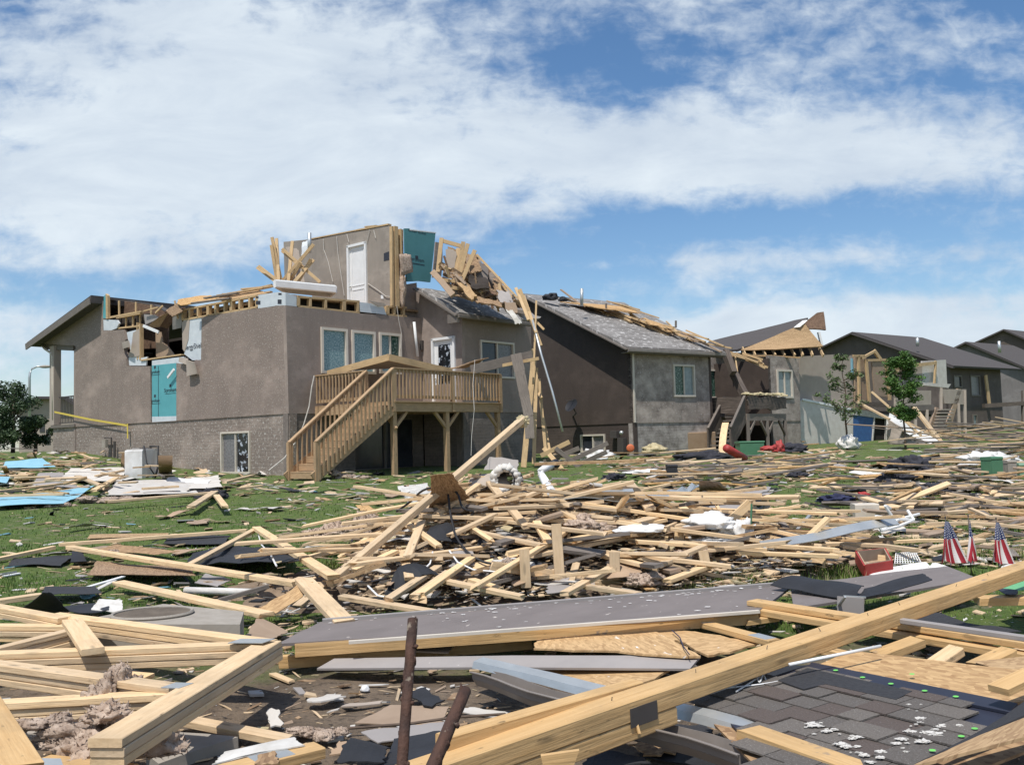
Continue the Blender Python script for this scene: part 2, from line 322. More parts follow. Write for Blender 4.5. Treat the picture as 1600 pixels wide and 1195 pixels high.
        for a, b in edge:
            s.f.append((i0+b, i0+a, i0+K+a, i0+K+b)); s.uv.append([g[b][1], g[a][1], (g[a][1][0], g[a][1][1]+th), (g[b][1][0], g[b][1][1]+th)]); s.mi.append(m if me is None else me)
        return s
    def tube(s, pts, r, seg=8, m=0, cap=True, r1=None):
        pts = [V(p) for p in pts]; i0 = len(s.v); n = len(pts)
        for k, p in enumerate(pts):
            d = (pts[min(k+1, n-1)]-pts[max(k-1, 0)]).normalized(); q = V((0, 0, 1)) if abs(d.z) < .9 else V((1, 0, 0))
            a = d.cross(q).normalized(); b = a.cross(d).normalized(); rad = r if r1 is None else r+(r1-r)*k/(n-1)
            for j in range(seg): t = 2*math.pi*j/seg; s.v.append(p+a*math.cos(t)*rad+b*math.sin(t)*rad)
        for k in range(n-1):
            for j in range(seg):
                a = i0+k*seg+j; b = i0+k*seg+(j+1) % seg
                s.f.append((a, a+seg, b+seg, b)); s.uv.append([(k, j/seg), (k+1, j/seg), (k+1, (j+1)/seg), (k, (j+1)/seg)]); s.mi.append(m)
        if cap:
            s.f.append(tuple(i0+j for j in range(seg))); s.uv.append([(0, 0)]*seg); s.mi.append(m)
            s.f.append(tuple(i0+(n-1)*seg+j for j in reversed(range(seg)))); s.uv.append([(0, 0)]*seg); s.mi.append(m)
        return s
    def lump(s, c, rad, amp=.3, sub=3, fr=1.6, m=0, flat=True):
        bm = bmesh.new(); bmesh.ops.create_icosphere(bm, subdivisions=sub, radius=1); c = V(c); sd = ru(0, 99); i0 = len(s.v)
        for v_ in bm.verts:
            q = v_.co.copy(); k = 1+amp*(noise.noise(q*fr+V((sd, 0, 0)))*1.3+.6*noise.noise(q*fr*2.7+V((0, sd, 0)))+.3*noise.noise(q*fr*6+V((0, sd, 3)))+.22*noise.noise(q*fr*13+V((0, sd, 3))))
            q = V((q.x*rad[0]*k, q.y*rad[1]*k, q.z*rad[2]*k))
            if flat and q.z < -rad[2]*.3: q.z = -rad[2]*.3
            s.v.append(c+q)
        for f_ in bm.faces:
            s.f.append(tuple(i0+v_.index for v_ in f_.verts)); s.uv.append([(v_.co.x, v_.co.z) for v_ in f_.verts]); s.mi.append(m)
        bm.free(); return s
    def obj(s, name, mats, parent=None, smooth=False, org=None):
        if parent is not None: org = ORG[parent]
        elif org is None:
            xs = [p.x for p in s.v]; ys = [p.y for p in s.v]; zs = [p.z for p in s.v]; org = V(((min(xs)+max(xs))/2, (min(ys)+max(ys))/2, min(zs)))
        me = bpy.data.meshes.new(name); me.from_pydata([p-org for p in s.v], [], s.f)
        if isinstance(mats, str): mats = [mats]
        for q in mats: me.materials.append(MATS[q])
        ul = me.uv_layers.new(name='UVMap'); flat = [c for f_ in s.uv for uv in f_ for c in uv]; ul.data.foreach_set('uv', flat)
        me.polygons.foreach_set('material_index', s.mi)
        if smooth: me.polygons.foreach_set('use_smooth', [True]*len(s.f))
        me.update(); o = bpy.data.objects.new(name, me); COL.objects.link(o)
        if parent is not None: o.parent = parent
        else: o.location = org
        ORG[o] = org; return o
ORG = {}
def tag(o, label=None, cat=None, group=None, kind=None):
    if label: o['label'] = label
    if cat: o['category'] = cat
    if group: o['group'] = group
    if kind: o['kind'] = kind
    return o
def thing(name, loc, label, cat, group=None):
    o = bpy.data.objects.new(name, None); COL.objects.link(o); o.empty_display_size = .2; o.location = loc; ORG[o] = V(loc)
    return tag(o, label, cat, group)
def part(name, m, mats, parent, smooth=False, label=None): 
    o = m.obj(name, mats, parent, smooth)
    if label: o['label'] = label
    return o
def text(name, s_, pl, a, z, size, d, parent, matn='ink', flip=None):
    cu = bpy.data.curves.new(name, 'FONT'); cu.body = s_; cu.size = size; cu.extrude = .001; cu.align_x = 'CENTER'
    tmp = bpy.data.objects.new('tmp', cu); COL.objects.link(tmp); dg = bpy.context.evaluated_depsgraph_get()
    me = bpy.data.meshes.new_from_object(tmp.evaluated_get(dg)); bpy.data.objects.remove(tmp); bpy.data.curves.remove(cu)
    rt = V((-pl.n.y, pl.n.x, 0)); org = ORG[parent]; P = pl.p(a, z, d)
    if rt.dot(CR) < 0: rt = -rt
    for v_ in me.vertices: v_.co = P+rt*v_.co.x+V((0, 0, v_.co.y))+pl.n3*v_.co.z-org
    me.materials.clear(); me.materials.append(MATS[matn]); o = bpy.data.objects.new(name, me); COL.objects.link(o); o.parent = parent; ORG[o] = org; return o
def window(pl, tl, br, parent, panes=('skyglass',), fw=.07, name='window', fm='frame', d=0.0):
    s0, z1 = pl.sz(*tl); s1, z0 = pl.sz(*br)
    if s0 > s1: s0, s1 = s1, s0
    b = MB(); up = pl.n3
    for (a, c, e, g) in ((s0, z0+fw/2, s1, z0+fw/2), (s0, z1-fw/2, s1, z1-fw/2), (s0+fw/2, z0+fw, s0+fw/2, z1-fw), (s1-fw/2, z0+fw, s1-fw/2, z1-fw)):
        b.bar(pl.p(a, c, d+.0), pl.p(e, g, d+.0), fw, .12, up=up)
    n_ = len(panes)
    for k in range(1, n_):
        x = s0+(s1-s0)*k/n_; b.bar(pl.p(x, z0+fw, d-.01), pl.p(x, z1-fw, d-.01), .05, .09, up=up)
    w_ = part(name, b, fm, parent)
    left_first = pl.sz(tl[0], tl[1])[0] < pl.sz(br[0], tl[1])[0]
    for k, g in enumerate(panes):
        kk = k if left_first else n_-1-k
        a = s0+fw+(s1-s0-2*fw)*kk/n_; c = s0+fw+(s1-s0-2*fw)*(kk+1)/n_
        q = MB().prism([[(a, z0+fw), (c, z0+fw), (c, z1-fw), (a, z1-fw)]], pl, d-.03, d-.04); part('pane', q, g, w_)
    return [(s0, z0), (s1, z0), (s1, z1), (s0, z1)]
def hole(pl, tl, br, inset=0.03):
    s0, z1 = pl.sz(*tl); s1, z0 = pl.sz(*br)
    if s0 > s1: s0, s1 = s1, s0
    i = inset; return [(s0+i, z0+i), (s0+i, z1-i), (s1-i, z1-i), (s1-i, z0+i)]
# ---------------------------------------------------------------- ground
def build_ground():
    xs = []; x = -7.0
    while x < 9: xs.append(x); x += .3
    a = -7.0; st = .4
    while a > -300: a -= st; st *= 1.13; xs.insert(0, a)
    a = xs[-1]; st = .4
    while a < 400: a += st; st *= 1.13; xs.append(a)
    ys = []; y = -3.0
    while y < 18: ys.append(y); y += .22
    st = .3
    while y < 1500: ys.append(y); y += st; st *= 1.06
    a = -3.0
    b = MB(); W = len(ys)
    for x in xs:
        for y in ys: b.v.append(V((x, y, zt(x, y)+(.03*noise.noise(V((x*1.7, y*1.7, 3)))*ss(30, 8, y) if y < 30 else 0))))
    for i in range(len(xs)-1):
        for j in range(W-1):
            b.f.append((i*W+j, (i+1)*W+j, (i+1)*W+j+1, i*W+j+1)); b.uv.append([(0, 0)]*4); b.mi.append(0)
    m = bpy.data.materials.new('lawn'); m.use_nodes = True; t = m.node_tree; n = t.nodes; l = t.links; bs = n['Principled BSDF']; bs.inputs['Roughness'].default_value = 1
    tcn = n.new('ShaderNodeTexCoord'); sp = n.new('ShaderNodeSeparateXYZ'); l.new(tcn.outputs['Object'], sp.inputs[0])
    def noi(s_, det, lo, hi, off=0):
        mp = n.new('ShaderNodeMapping'); l.new(tcn.outputs['Object'], mp.inputs[0]); mp.inputs['Location'].default_value = (off, off, 0)
        z = n.new('ShaderNodeTexNoise'); z.inputs['Scale'].default_value = s_; z.inputs['Detail'].default_value = det; z.inputs['Roughness'].default_value = .65; l.new(mp.outputs[0], z.inputs['Vector'])
        q = n.new('ShaderNodeMapRange'); l.new(z.outputs['Fac'], q.inputs[0]); q.inputs[1].default_value = lo; q.inputs[2].default_value = hi; return q.outputs[0]
    def mx(f, a, b):
        x = n.new('ShaderNodeMix'); x.data_type = 'RGBA'; l.new(f, x.inputs[0])
        for i, q in ((6, a), (7, b)):
            if isinstance(q, tuple): x.inputs[i].default_value = (*q, 1)
            else: l.new(q, x.inputs[i])
        return x.outputs[2]
    g = mx(noi(1.2, 8, .35, .65), (.080, .130, .020), (.135, .170, .034))
    g = mx(noi(14, 5, .4, .7, 4), g, (.045, .085, .012))
    g = mx(noi(3.2, 9, .54, .66, 9), g, (.20, .17, .11))          # dead straw and litter in the grass
    g = mx(noi(26, 4, .66, .70, 2), g, (.55, .52, .46))           # fine pale fibres blown over the lawn
    d = mx(noi(2.2, 9, .35, .65), (.235, .175, .12), (.12, .088, .060)); d = mx(noi(17, 6, .52, .7, 3), d, (.045, .033, .023)); d = mx(noi(30, 4, .68, .72, 6), d, (.5, .46, .4))
    fm = n.new('ShaderNodeMapRange'); ad = n.new('ShaderNodeMath'); ad.operation = 'MULTIPLY_ADD'; l.new(noi(.9, 6, 0, 1, 5), ad.inputs[0]); ad.inputs[1].default_value = 3.0; l.new(sp.outputs[1], ad.inputs[2])
    l.new(ad.outputs[0], fm.inputs[0]); fm.inputs[1].default_value = 7.6; fm.inputs[2].default_value = 8.4
    l.new(mx(fm.outputs[0], d, g), bs.inputs['Base Color'])
    bp = n.new('ShaderNodeBump'); bp.inputs['Strength'].default_value = .9; bp.inputs['Distance'].default_value = .06; l.new(noi(22, 8, 0, 1, 1), bp.inputs['Height']); l.new(bp.outputs[0], bs.inputs['Normal'])
    MATS['lawn'] = m
    o = b.obj('ground', 'lawn', smooth=True, org=V((0, 0, 0))); o['kind'] = 'structure'
build_ground()
# ---------------------------------------------------------------- wall helpers
def wp(pl, name, px, d0, d1, m, parent, holes=(), label=None):
    lp = [pl.sz(*q) for q in px]; hs_ = [[pl.sz(*q) for q in h] for h in holes]
    return part(name, MB().prism([lp]+hs_, pl, d0, d1), m, parent, label=label)
def bars_px(pl, name, rows, m, parent, w=.09, t=.04, d=0.0):
    b = MB()
    for r_ in rows:
        a, c = r_[0], r_[1]; ww = r_[2] if len(r_) > 2 else w
        b.bar(pl.P(*a, d), pl.P(*c, d), ww, t, up=pl.n3)
    return part(name, b, m, parent)
_bars = bars_px
def bars_px(pl, name, rows, m, parent, w=.09, t=.04, d=0.0):
    if name in ('joist_band', 'wall_plate'): return _bars(pl, name, rows, m, parent, w, t, d)
    for r_ in rows: o = _bars(pl, {'stud_row': 'stud'}.get(name, name), [r_], m, parent, w, t, d)
    return o
def slab(b, pts, z0, z1, m=0):
    P = [V((x, y, 0)) for x, y in pts]; tr = tessellate_polygon([P])
    for t in tr:
        for z, up in ((z1, 1), (z0, -1)):
            q = [V((P[k].x, P[k].y, z)) for k in t]
            if ((q[1]-q[0]).cross(q[2]-q[0]).z > 0) != (up > 0): q.reverse()
            b.face(q, [(v_.x, v_.y) for v_ in q], m)
    for k in range(len(P)):
        a, c = P[k], P[(k+1) % len(P)]; Ls = (c-a).length
        b.face([V((a.x, a.y, z0)), V((c.x, c.y, z0)), V((c.x, c.y, z1)), V((a.x, a.y, z1))], [(0, z0), (Ls, z0), (Ls, z1), (0, z1)], m)
    return b
def q2(p): return (p.x, p.y)
ZF = 2.53
C = (-6.875, 27.5); uL = (-.769, .639); uR = (.651, .759)
WL = Plane(C, uL); WR = Plane(C, uR)
INN = q2(WR.p(5.68, 0)); GL = Plane(INN, uL)          # inner corner; the wing juts out towards the camera
FC = q2(GL.p(-1.89, 0)); GR = Plane(FC, uR)
UR = q2(WR.p(4.43, 0)); IW = Plane(UR, uL)             # upstairs wall with the white door
H1 = thing('damaged_house', (C[0], C[1], .5), 'brown stucco house with roof and upper walls torn open behind the intact deck', 'house')
# --- left wall
bw = [(344.5, 675), (391.5, 674), (391.5, 740.5), (344.5, 740.5)]
base_z = .15
def l2(pl, pts): return [pl.sz(*q) if isinstance(q[0], (int, float)) and q[1] > 20 else q for q in pts]
win_hole = hole(WL, (345, 675), (391, 740))
wend = WL.sz(82, 665)[0]; wporch = WL.sz(118, 600)[0]
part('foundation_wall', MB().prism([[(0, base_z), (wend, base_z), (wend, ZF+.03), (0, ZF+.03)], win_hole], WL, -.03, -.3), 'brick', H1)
outl = [(446.5, 477), (430, 477.5), (428, 479), (400, 482), (372, 486), (355, 489), (340, 490), (315.5, 495), (314, 563), (306, 562), (300, 568), (293, 567), (288, 569), (275.5, 567), (275.5, 658), (236, 660), (234.5, 572), (198, 572), (197, 560), (193.5, 548), (196, 530), (193, 515), (175, 516), (161.5, 516), (161.5, 500), (160, 470), (68, 537), (118, 540.5)]
sid = [(0, ZF)]+[WL.sz(*q) for q in outl]+[(wporch, ZF)]
part('siding_wall', MB().prism([sid], WL, 0, -.16), 'stucco', H1)
window(WL, (345, 675), (391, 740), H1, ('glassgrey', 'glassreflect'), .06, d=-.03)
# insulation board, sheathing and framing laid bare beside the hole
tp = WL.off(-.03)
pt_ = wp(WL, 'foam_board', [(236, 571), (274.5, 567), (274.5, 657), (236.5, 658)], -.03, -.1, 'teal', H1, label='turquoise foam board showing where the siding is gone')
part('board_seam', MB().bar(WL.P(247.5, 572, -.025), WL.P(247.5, 657, -.025), .02, .006, up=WL.n3), 'ink', pt_)
for (x, y, sz_, tx) in ((241, 583, .16, 'Styrofoam'), (241, 628, .16, 'Styrofoam'), (265, 612, .2, 'Styrofoam')):
    a, z = WL.sz(x, y); text('lettering', tx, WL, a, z, sz_, -.022, pt_); b = MB()
    b.bar(WL.p(a-.36, z-.06, -.025), WL.p(a+.36, z-.06, -.025), .012, .004, up=WL.n3); b.bar(WL.p(a-.06, z+.22, -.025), WL.p(a+.06, z+.22, -.025), .1, .004, up=WL.n3); part('printed_mark', b, 'ink', pt_)
wp(WL, 'foam_strip', [(236, 563), (286, 557), (286, 568), (236, 572)], -.035, -.11, 'housewrap', H1)
wp(WL, 'foam_strip', [(236.5, 651), (275, 650), (275, 658), (237, 659.5)], -.02, -.032, 'housewrap', H1)
wr_ = wp(WL, 'house_wrap', [(286, 500), (295, 497), (314, 495), (313.5, 562), (300, 563), (287, 553), (290, 530)], -.02, -.1, 'housewrap', H1, label='white house wrap sheet hanging torn beside the hole')
a, z = WL.sz(301, 545); text('lettering', 'energyShield', WL, a, z, .26, -.012, wr_)
wp(WL, 'torn_sheathing', [(284, 503), (296, 499), (294, 530), (288, 550), (285, 545)], -.005, -.03, 'walltan', H1)
wp(WL, 'house_wrap', [(196, 519), (216, 514), (216, 560), (228, 557), (226, 571), (200, 571), (199, 560), (203, 553), (198, 530)], -.05, -.1, 'housewrap', H1)
wp(WL, 'torn_sheathing', [(199, 556), (204, 545), (207, 520), (217, 513), (217, 556), (203, 558)], -.02, -.05, 'walltan', H1)
wp(WL, 'inner_panel', [(223, 517), (231, 517), (234, 534), (243, 541), (252, 553), (230, 558), (224, 556)], -.5, -.54, 'hardboard', H1)
wp(WL, 'house_wrap', [(161.5, 499), (183, 500), (186, 505), (182, 513), (174, 516), (162, 517)], .0, -.06, 'housewrap', H1)
wp(WL, 'foam_strip', [(163.5, 463), (166.5, 460), (169, 498), (162, 497)], .03, -.05, 'teal', H1)
wp(WL, 'rafter_end', [(166.5, 459), (169.5, 462), (170, 498), (167, 498)], .04, -.06, 'pine_house', H1)
# broken rafters and the dark roof space behind the front part
RB = WL.off(-.9)
wp(RB, 'roof_deck', [(164, 467), (200, 470), (230, 474), (262, 484), (262, 545), (164, 545)], 0, -.06, 'underroof', H1)
bars_px(WL, 'roof_edge', [((163, 466.5), (200, 470), .04), ((200, 470), (245, 477), .04), ((245, 477), (263, 487), .05)], 'trimdark', H1, t=.25, d=-.4)
bars_px(WL, 'stud_row', [((186, 470), (186.5, 494)), ((212.5, 472), (212.5, 490)), ((236.5, 476), (236.5, 492)), ((197, 492), (197, 513)), ((208, 490), (208, 511), .12), ((219, 487), (219, 507))], 'pine_house', H1, w=.09, d=-.2)
bars_px(WL, 'wall_plate', [((168, 497), (222, 487), .07), ((186, 513), (221, 509), .06), ((184, 497), (221, 490), .04)], 'pine_house', H1, d=-.1, t=.12)
bars_px(WL, 'corner_stud', [((220.5, 506), (221, 562), .1), ((216.5, 504), (217, 562), .06)], 'pine_house', H1, t=.14, d=-.1)
bars_px(WL, 'window_sill', [((222, 563), (286, 554), .05)], 'pine_house', H1, t=.14, d=-.08)
wp(WL, 'cavity_shade', [(160, 495), (224, 488), (224, 514), (160, 520)], -.3, -.34, 'roomdark', H1)  # dark backing sheet, coloured as the shade inside the wall
wp(WL, 'hanging_drywall', [(224, 491), (240, 492), (248, 496), (238, 502), (226, 507)], -.02, -.05, 'greypanel', H1)
b = MB(); b.patch([WL.P(233, 508, -.1), WL.P(262, 484, -.3), WL.P(290, 480, -.8), WL.P(262, 512, -.6)], 6, 4, .1, .03); part('hanging_roof_sheet', b, 'underroof', H1)
b = MB(); b.patch([WL.P(228, 512, .05), WL.P(250, 494, .1), WL.P(266, 486, 0), WL.P(250, 510, -.1)], 6, 3, .08, .03); part('hanging_roof_sheet', b, 'osbdirty', H1)
b = MB(); b.patch([WL.P(271, 495, .0), WL.P(286, 488, 0), WL.P(284, 512, -.1), WL.P(270, 515, -.1)], 4, 3, .04, .02); part('hanging_drywall', b, 'greypanel', H1)
bars_px(WL, 'white_strip', [((224, 509), (248, 519), .1)], 'white', H1, d=.15)
bars_px(WL, 'white_strip', [((262, 590), (272, 577), .09)], 'white', H1, d=.1)
bars_px(WL, 'hanging_stick', [((243, 489), (254, 478), .07), ((273, 470), (278, 498), .06), ((225, 486), (247, 480), .05)], 'pine_house', H1, d=.1)
b = MB(); b.patch([WL.P(293, 562, .1), WL.P(304, 566, .2), WL.P(307, 584, .15), WL.P(294, 588, .1)], 4, 4, .08, .03); b.patch([WL.P(280, 558, .1), WL.P(294, 560, .1), WL.P(292, 570, .15), WL.P(279, 565, .1)], 3, 3, .08, .03); part('broken_siding_flap', b, 'taupelight', H1)
b = MB().patch([WL.P(193, 535, .03), WL.P(202, 532, .2), WL.P(203, 542, .2), WL.P(194, 545, .03)], 3, 3, .06, .04); part('broken_siding_flap', b, 'taupelight', H1)
# --- the band of framing along the wall top, left then right of the corner
def joist_band(pl, x0, yb0, yt0, x1, yb1, yt1, step, name):
    rows = [((x0, yb0), (x1, yb1), .06), ((x0, yt0), (x1, yt1), .06)]; x = x0
    k = 0
    while x <= x1:
        f = (x-x0)/(x1-x0); rows.append(((x, yb0+(yb1-yb0)*f), (x, yt0+(yt1-yt0)*f), .09 if k % 3 else .14)); x += step*(.8+.5*((k*7) % 5)/5); k += 1
    bars_px(pl, name, rows, 'pine_house', H1, t=.14, d=-.07)
    wp(pl, 'cavity_shade', [(x0, yb0), (x1, yb1), (x1, yt1), (x0, yt0)], -.45, -.48, 'roomdark', H1)  # dark sheet behind the joists paints in the shade between them
joist_band(WL, 288, 500, 484.5, 404, 480, 462, 13, 'joist_band')
joist_band(WR, 464, 478.5, 464, 560, 489, 471.5, 24, 'joist_band')
joist_band(WR, 604, 492, 479, 634, 494.5, 481, 14, 'joist_band')
wp(WL, 'sheathing', [(403, 461), (437, 456), (446, 457), (446.5, 477), (430, 478), (403, 482)], .0, -.08, 'housewrap', H1)
wp(WR, 'sheathing', [(446, 457), (460, 462), (464, 463), (464, 479), (446.5, 477)], .0, -.08, 'housewrap', H1)
for q in (((434, 468), (440, 475)), ((435, 458), (440, 461)), ((400, 470), (407, 476)), ((400, 463), (404, 466))):
    (a, b_), (c, d_) = q; wp(WL, 'printed_mark', [(a, b_), (c, b_), (c, d_), (a, d_)], .004, .001, 'ink', H1)
wp(WR, 'sheathing', [(562, 472), (598, 476), (604, 492), (590, 490), (563, 487)], .0, -.08, 'housewrap', H1)
wp(WR, 'torn_flap', [(575, 470), (598, 474), (602, 478), (590, 479)], .06, .02, 'walltan', H1)
# --- right wall
PW = [((500.5, 510.8), (543, 585)), ((548.5, 515.6), (586.5, 585)), ((591.5, 519), (627, 585))]
holes = [hole(WR, *q) for q in PW]
top = [(446.5, 477), (464, 479.5), (500, 483), (560, 489.5), (604, 492.5), (634, 495.5)]
si = GL.sz(660, 500)[0]
sid = [(0, ZF)]+[WR.sz(*q) for q in top]+[(WR.sz(637, 460)[0], 5.95), (5.68, 5.95), (5.68, ZF)]
part('siding_wall', MB().prism([sid]+holes, WR, 0, -.16), 'stuccoR', H1)
for (a, b_), g in zip(PW, (('skyglass',), ('skyglass',), ('skyglass', 'glassgreen'))): window(WR, a, b_, H1, g, .085, name='window')
pd_ = [(2.6, .62), (5.2, .62), (5.2, 2.4), (2.6, 2.4)]
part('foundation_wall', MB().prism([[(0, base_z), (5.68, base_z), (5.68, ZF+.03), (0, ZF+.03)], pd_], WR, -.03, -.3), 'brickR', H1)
pd = part('patio_door', MB().bar(WR.p(2.62, .66, -.05), WR.p(5.18, .66, -.05), .07, .08).bar(WR.p(2.62, 2.37, -.05), WR.p(5.18, 2.37, -.05), .07, .08).bar(WR.p(3.9, .66, -.05), WR.p(3.9, 2.37, -.05), .07, .08, up=WR.n3), 'trim', H1)
part('pane', MB().prism([[(2.6, .62), (5.2, .62), (5.2, 2.4), (2.6, 2.4)]], WR, -.08, -.09), 'glassdark', pd)
# wing: left-facing gable end with the door
dtl, dbr = (676, 527), (712, 600)
dh = hole(GL, dtl, dbr); dh = [(a, max(b, 2.72)) for a, b in dh]
gtop = [(636, 443), (650, 452), (717, 497), (721.5, 500)]
gp = [(-1.89, ZF)]+[(GL.sz(721.5, 499)[0], GL.sz(721.5, 497)[1])]+[GL.sz(*q) for q in ((715, 493), (650, 450), (634, 444))]+[(GL.sz(634, 444)[0], 5.5), (0, 5.5), (0, ZF)]
part('gable_wall', MB().prism([gp, dh], GL, 0, -.16), 'stuccoR', H1)
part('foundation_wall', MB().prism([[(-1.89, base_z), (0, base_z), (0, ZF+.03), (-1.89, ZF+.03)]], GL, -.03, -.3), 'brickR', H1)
s0 = GL.sz(676, 560)[0]; s1 = GL.sz(712, 560)[0]; zt1 = GL.sz(695, 527)[1]
def door_on(pl, sa, sb, z0, z1, parent, glass=True, d=0.0):
    if sa > sb: sa, sb = sb, sa
    b = MB()
    for (a, c, e, g) in ((sa+.04, z0, sa+.04, z1), (sb-.04, z0, sb-.04, z1), (sa, z1-.04, sb, z1-.04)): b.bar(pl.p(a, c, d+.02), pl.p(e, g, d+.02), .09, .1, up=pl.n3)
    part('door_frame', b, 'white', parent)
    dr = part('door', MB().prism([[(sa+.08, z0), (sb-.08, z0), (sb-.08, z1-.08), (sa+.08, z1-.08)]], pl, d-.02, d-.07), 'white', parent)
    if glass: part('pane', MB().prism([[(sa+.27, z0+.6), (sb-.27, z0+.6), (sb-.27, z1-.25), (sa+.27, z1-.25)]], pl, d-.015, d-.03), 'glassreflect', dr)
    else:
        b = MB()
        for zz0, zz1 in ((z0+.2, z0+.85), (z0+1.0, z1-.2)):
            for (a, c, e, g) in ((sa+.2, zz0, sb-.2, zz0), (sa+.2, zz1, sb-.2, zz1), (sa+.2, zz0, sa+.2, zz1), (sb-.2, zz0, sb-.2, zz1)): b.bar(pl.p(a, c, d-.015), pl.p(e, g, d-.015), .03, .02, up=pl.n3)
        part('door_moulding', b, 'white', dr)
    part('door_knob', MB().lump(pl.p(sb-.14, z0+1.0, d+.03), (.035, .035, .035), 0, 2, flat=False), 'galv', dr, True)
    return dr
door_on(GL, s0, s1, 2.75, zt1, H1)
gwn = ((749, 531), (803.5, 592))
gh = hole(GR, *gwn); ge = GR.sz(832, 600)[0]
gz = GR.sz(760, 500)[1]
part('siding_wall', MB().prism([[(0, ZF), (0, gz), (ge, gz), (ge, ZF)], gh], GR, 0, -.16), 'stuccoR', H1)
window(GR, *gwn, H1, ('glassdark', 'glassgrey'), .07)
part('foundation_wall', MB().prism([[(0, base_z), (ge, base_z), (ge, ZF+.03), (0, ZF+.03)]], GR, -.03, -.3), 'brickR', H1)
# roof of the wing: slopes up and away from its eave, half buried in wreckage
ev = GR.off(.35); E0 = ev.P(715, 489); E1 = ev.P(829, 503)
rk = Plane(q2(GL.p(0, 0, .25)), uL)
T0 = rk.P(648, 447); slope = V(T0)-V(E0)
T1 = E1+slope; T0 = E0+slope
b = MB(); b.patch([E0, E1, T1, T0], 14, 8, .06, .1, fr=1.2, rag=.08); part('roof', b, 'roofdebris', H1)
b = MB(); dn = V((0, 0, -.10)); b.bar(E0+dn, T0+dn, .06, .2, up=GL.n3); b.bar(E0+dn+GR.n3*.02, E1+dn+GR.n3*.02, .12, .13, ch=.02); b.bar(E0+V((0, 0, -.17))-GL.n3*.02, E0+V((0, 0, -.17))-GR.n3*.45-GL.n3*.02, .12, .3); part('fascia', b, 'trim', H1)
# downspout stub and wall lamp by the door
b = MB().tube([WR.P(647, 503, .12), WR.P(652.5, 557, .12)], .05, 8); part('drain_pipe', b, 'white', H1, True)
part('wall_lamp', MB().bar(GL.P(659, 532, .04), GL.P(659, 547, .04), .13, .1, up=GL.n3), 'trimdark', H1)
part('corner_trim', MB().bar(WL.P(446.8, 470, .02), WL.P(447, 505, .02), .07, .05, up=WL.n3), 'frame', H1)
# hidden far walls, floors
cx = [q2(WL.p(0, 0)), q2(WL.p(wporch, 0)), q2(V((*WL.p(wporch, 0)[:2], 0))+V((*uR, 0))*9.4), q2(V((*C, 0))+V((*uR, 0))*9.4-V((*uL, 0))*1.8), q2(GR.p(.05, 0, -.1)), q2(GL.p(-.1, 0, -.1))]
ins = [V((x, y)) for x, y in cx]; cen = sum(ins, V((0, 0)))/len(ins); ins = [q2(p+(cen-p).normalized()*.25) for p in ins]
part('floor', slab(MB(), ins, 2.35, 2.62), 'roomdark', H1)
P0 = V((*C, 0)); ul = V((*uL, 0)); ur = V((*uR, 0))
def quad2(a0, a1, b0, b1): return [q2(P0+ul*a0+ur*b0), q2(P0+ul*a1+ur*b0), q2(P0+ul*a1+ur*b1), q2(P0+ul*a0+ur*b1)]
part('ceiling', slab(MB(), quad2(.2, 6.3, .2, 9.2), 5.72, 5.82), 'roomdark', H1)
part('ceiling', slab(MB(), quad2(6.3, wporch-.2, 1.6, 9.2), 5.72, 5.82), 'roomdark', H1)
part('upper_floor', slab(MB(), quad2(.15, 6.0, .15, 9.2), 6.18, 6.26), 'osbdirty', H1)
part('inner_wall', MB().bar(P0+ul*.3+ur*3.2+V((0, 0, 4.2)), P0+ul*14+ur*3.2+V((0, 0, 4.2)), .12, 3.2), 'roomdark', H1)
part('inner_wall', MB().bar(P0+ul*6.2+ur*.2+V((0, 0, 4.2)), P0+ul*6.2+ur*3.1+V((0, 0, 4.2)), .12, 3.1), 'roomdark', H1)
bk = Plane(q2(P0+ul*wporch), uR); part('rear_wall', MB().prism([[(0, .5), (9.4, .5), (9.4, 5.7), (0, 5.7)]], bk, 0, -.16), 'stucco', H1)
bk2 = Plane(q2(P0+ur*9.45-ul*1.8), uL); part('side_wall', MB().prism([[(0, .2), (wporch+1.8, .2), (wporch+1.8, 5.8), (0, 5.8)]], bk2, 0, -.16), 'stuccoshade', H1)
# porch at the far left: gable roof overhang, post, deck and railing
g0 = WL.sz(59, 536); g1 = WL.sz(160, 463)
rl = [(g0[0], g0[1]), (g1[0], g1[1]), (g1[0], g1[1]-.30), (g0[0]-.1, g0[1]-.18)]
part('porch_roof', MB().prism([rl], WL, .45, -9.4), 'rooffar', H1)
part('barge_board', MB().bar(WL.p(g0[0]-.02, g0[1]-.2, .5), WL.p(g1[0], g1[1]-.24, .5), .26, .05, up=WL.n3), 'trim', H1)
part('porch_beam', MB().bar(WL.P(74, 541, -.2), WL.P(118, 543, -.2), .28, .2, up=WL.n3), 'trim', H1)
part('porch_soffit', MB().bar(WL.P(72, 541, -.2)+ur*.0, WL.P(72, 541, -.2)+ur*9, .1, .25), 'trimdark', H1)
part('porch_post', MB().bar(WL.P(86.5, 664, -.15), WL.P(86.5, 541, -.15), .42, .3, up=WL.n3), 'taupelight', H1)
part('downspout', MB().tube([WL.P(66, 540, 0), WL.P(70, 545, 0), WL.P(80, 552, 0), WL.P(82, 558, -.02), WL.P(82.5, 600, -.02), WL.P(83, 655, -.02)], .05, 8), 'frame', H1, True)
part('porch_floor', MB().prism([[(wporch-.02, ZF), (wend+.05, ZF), (wend+.05, ZF+.12), (wporch-.02, ZF+.12)]], WL, .05, -9.2), 'trim', H1)
rlz0, rlz1 = ZF+.2, WL.sz(105, 619)[1]
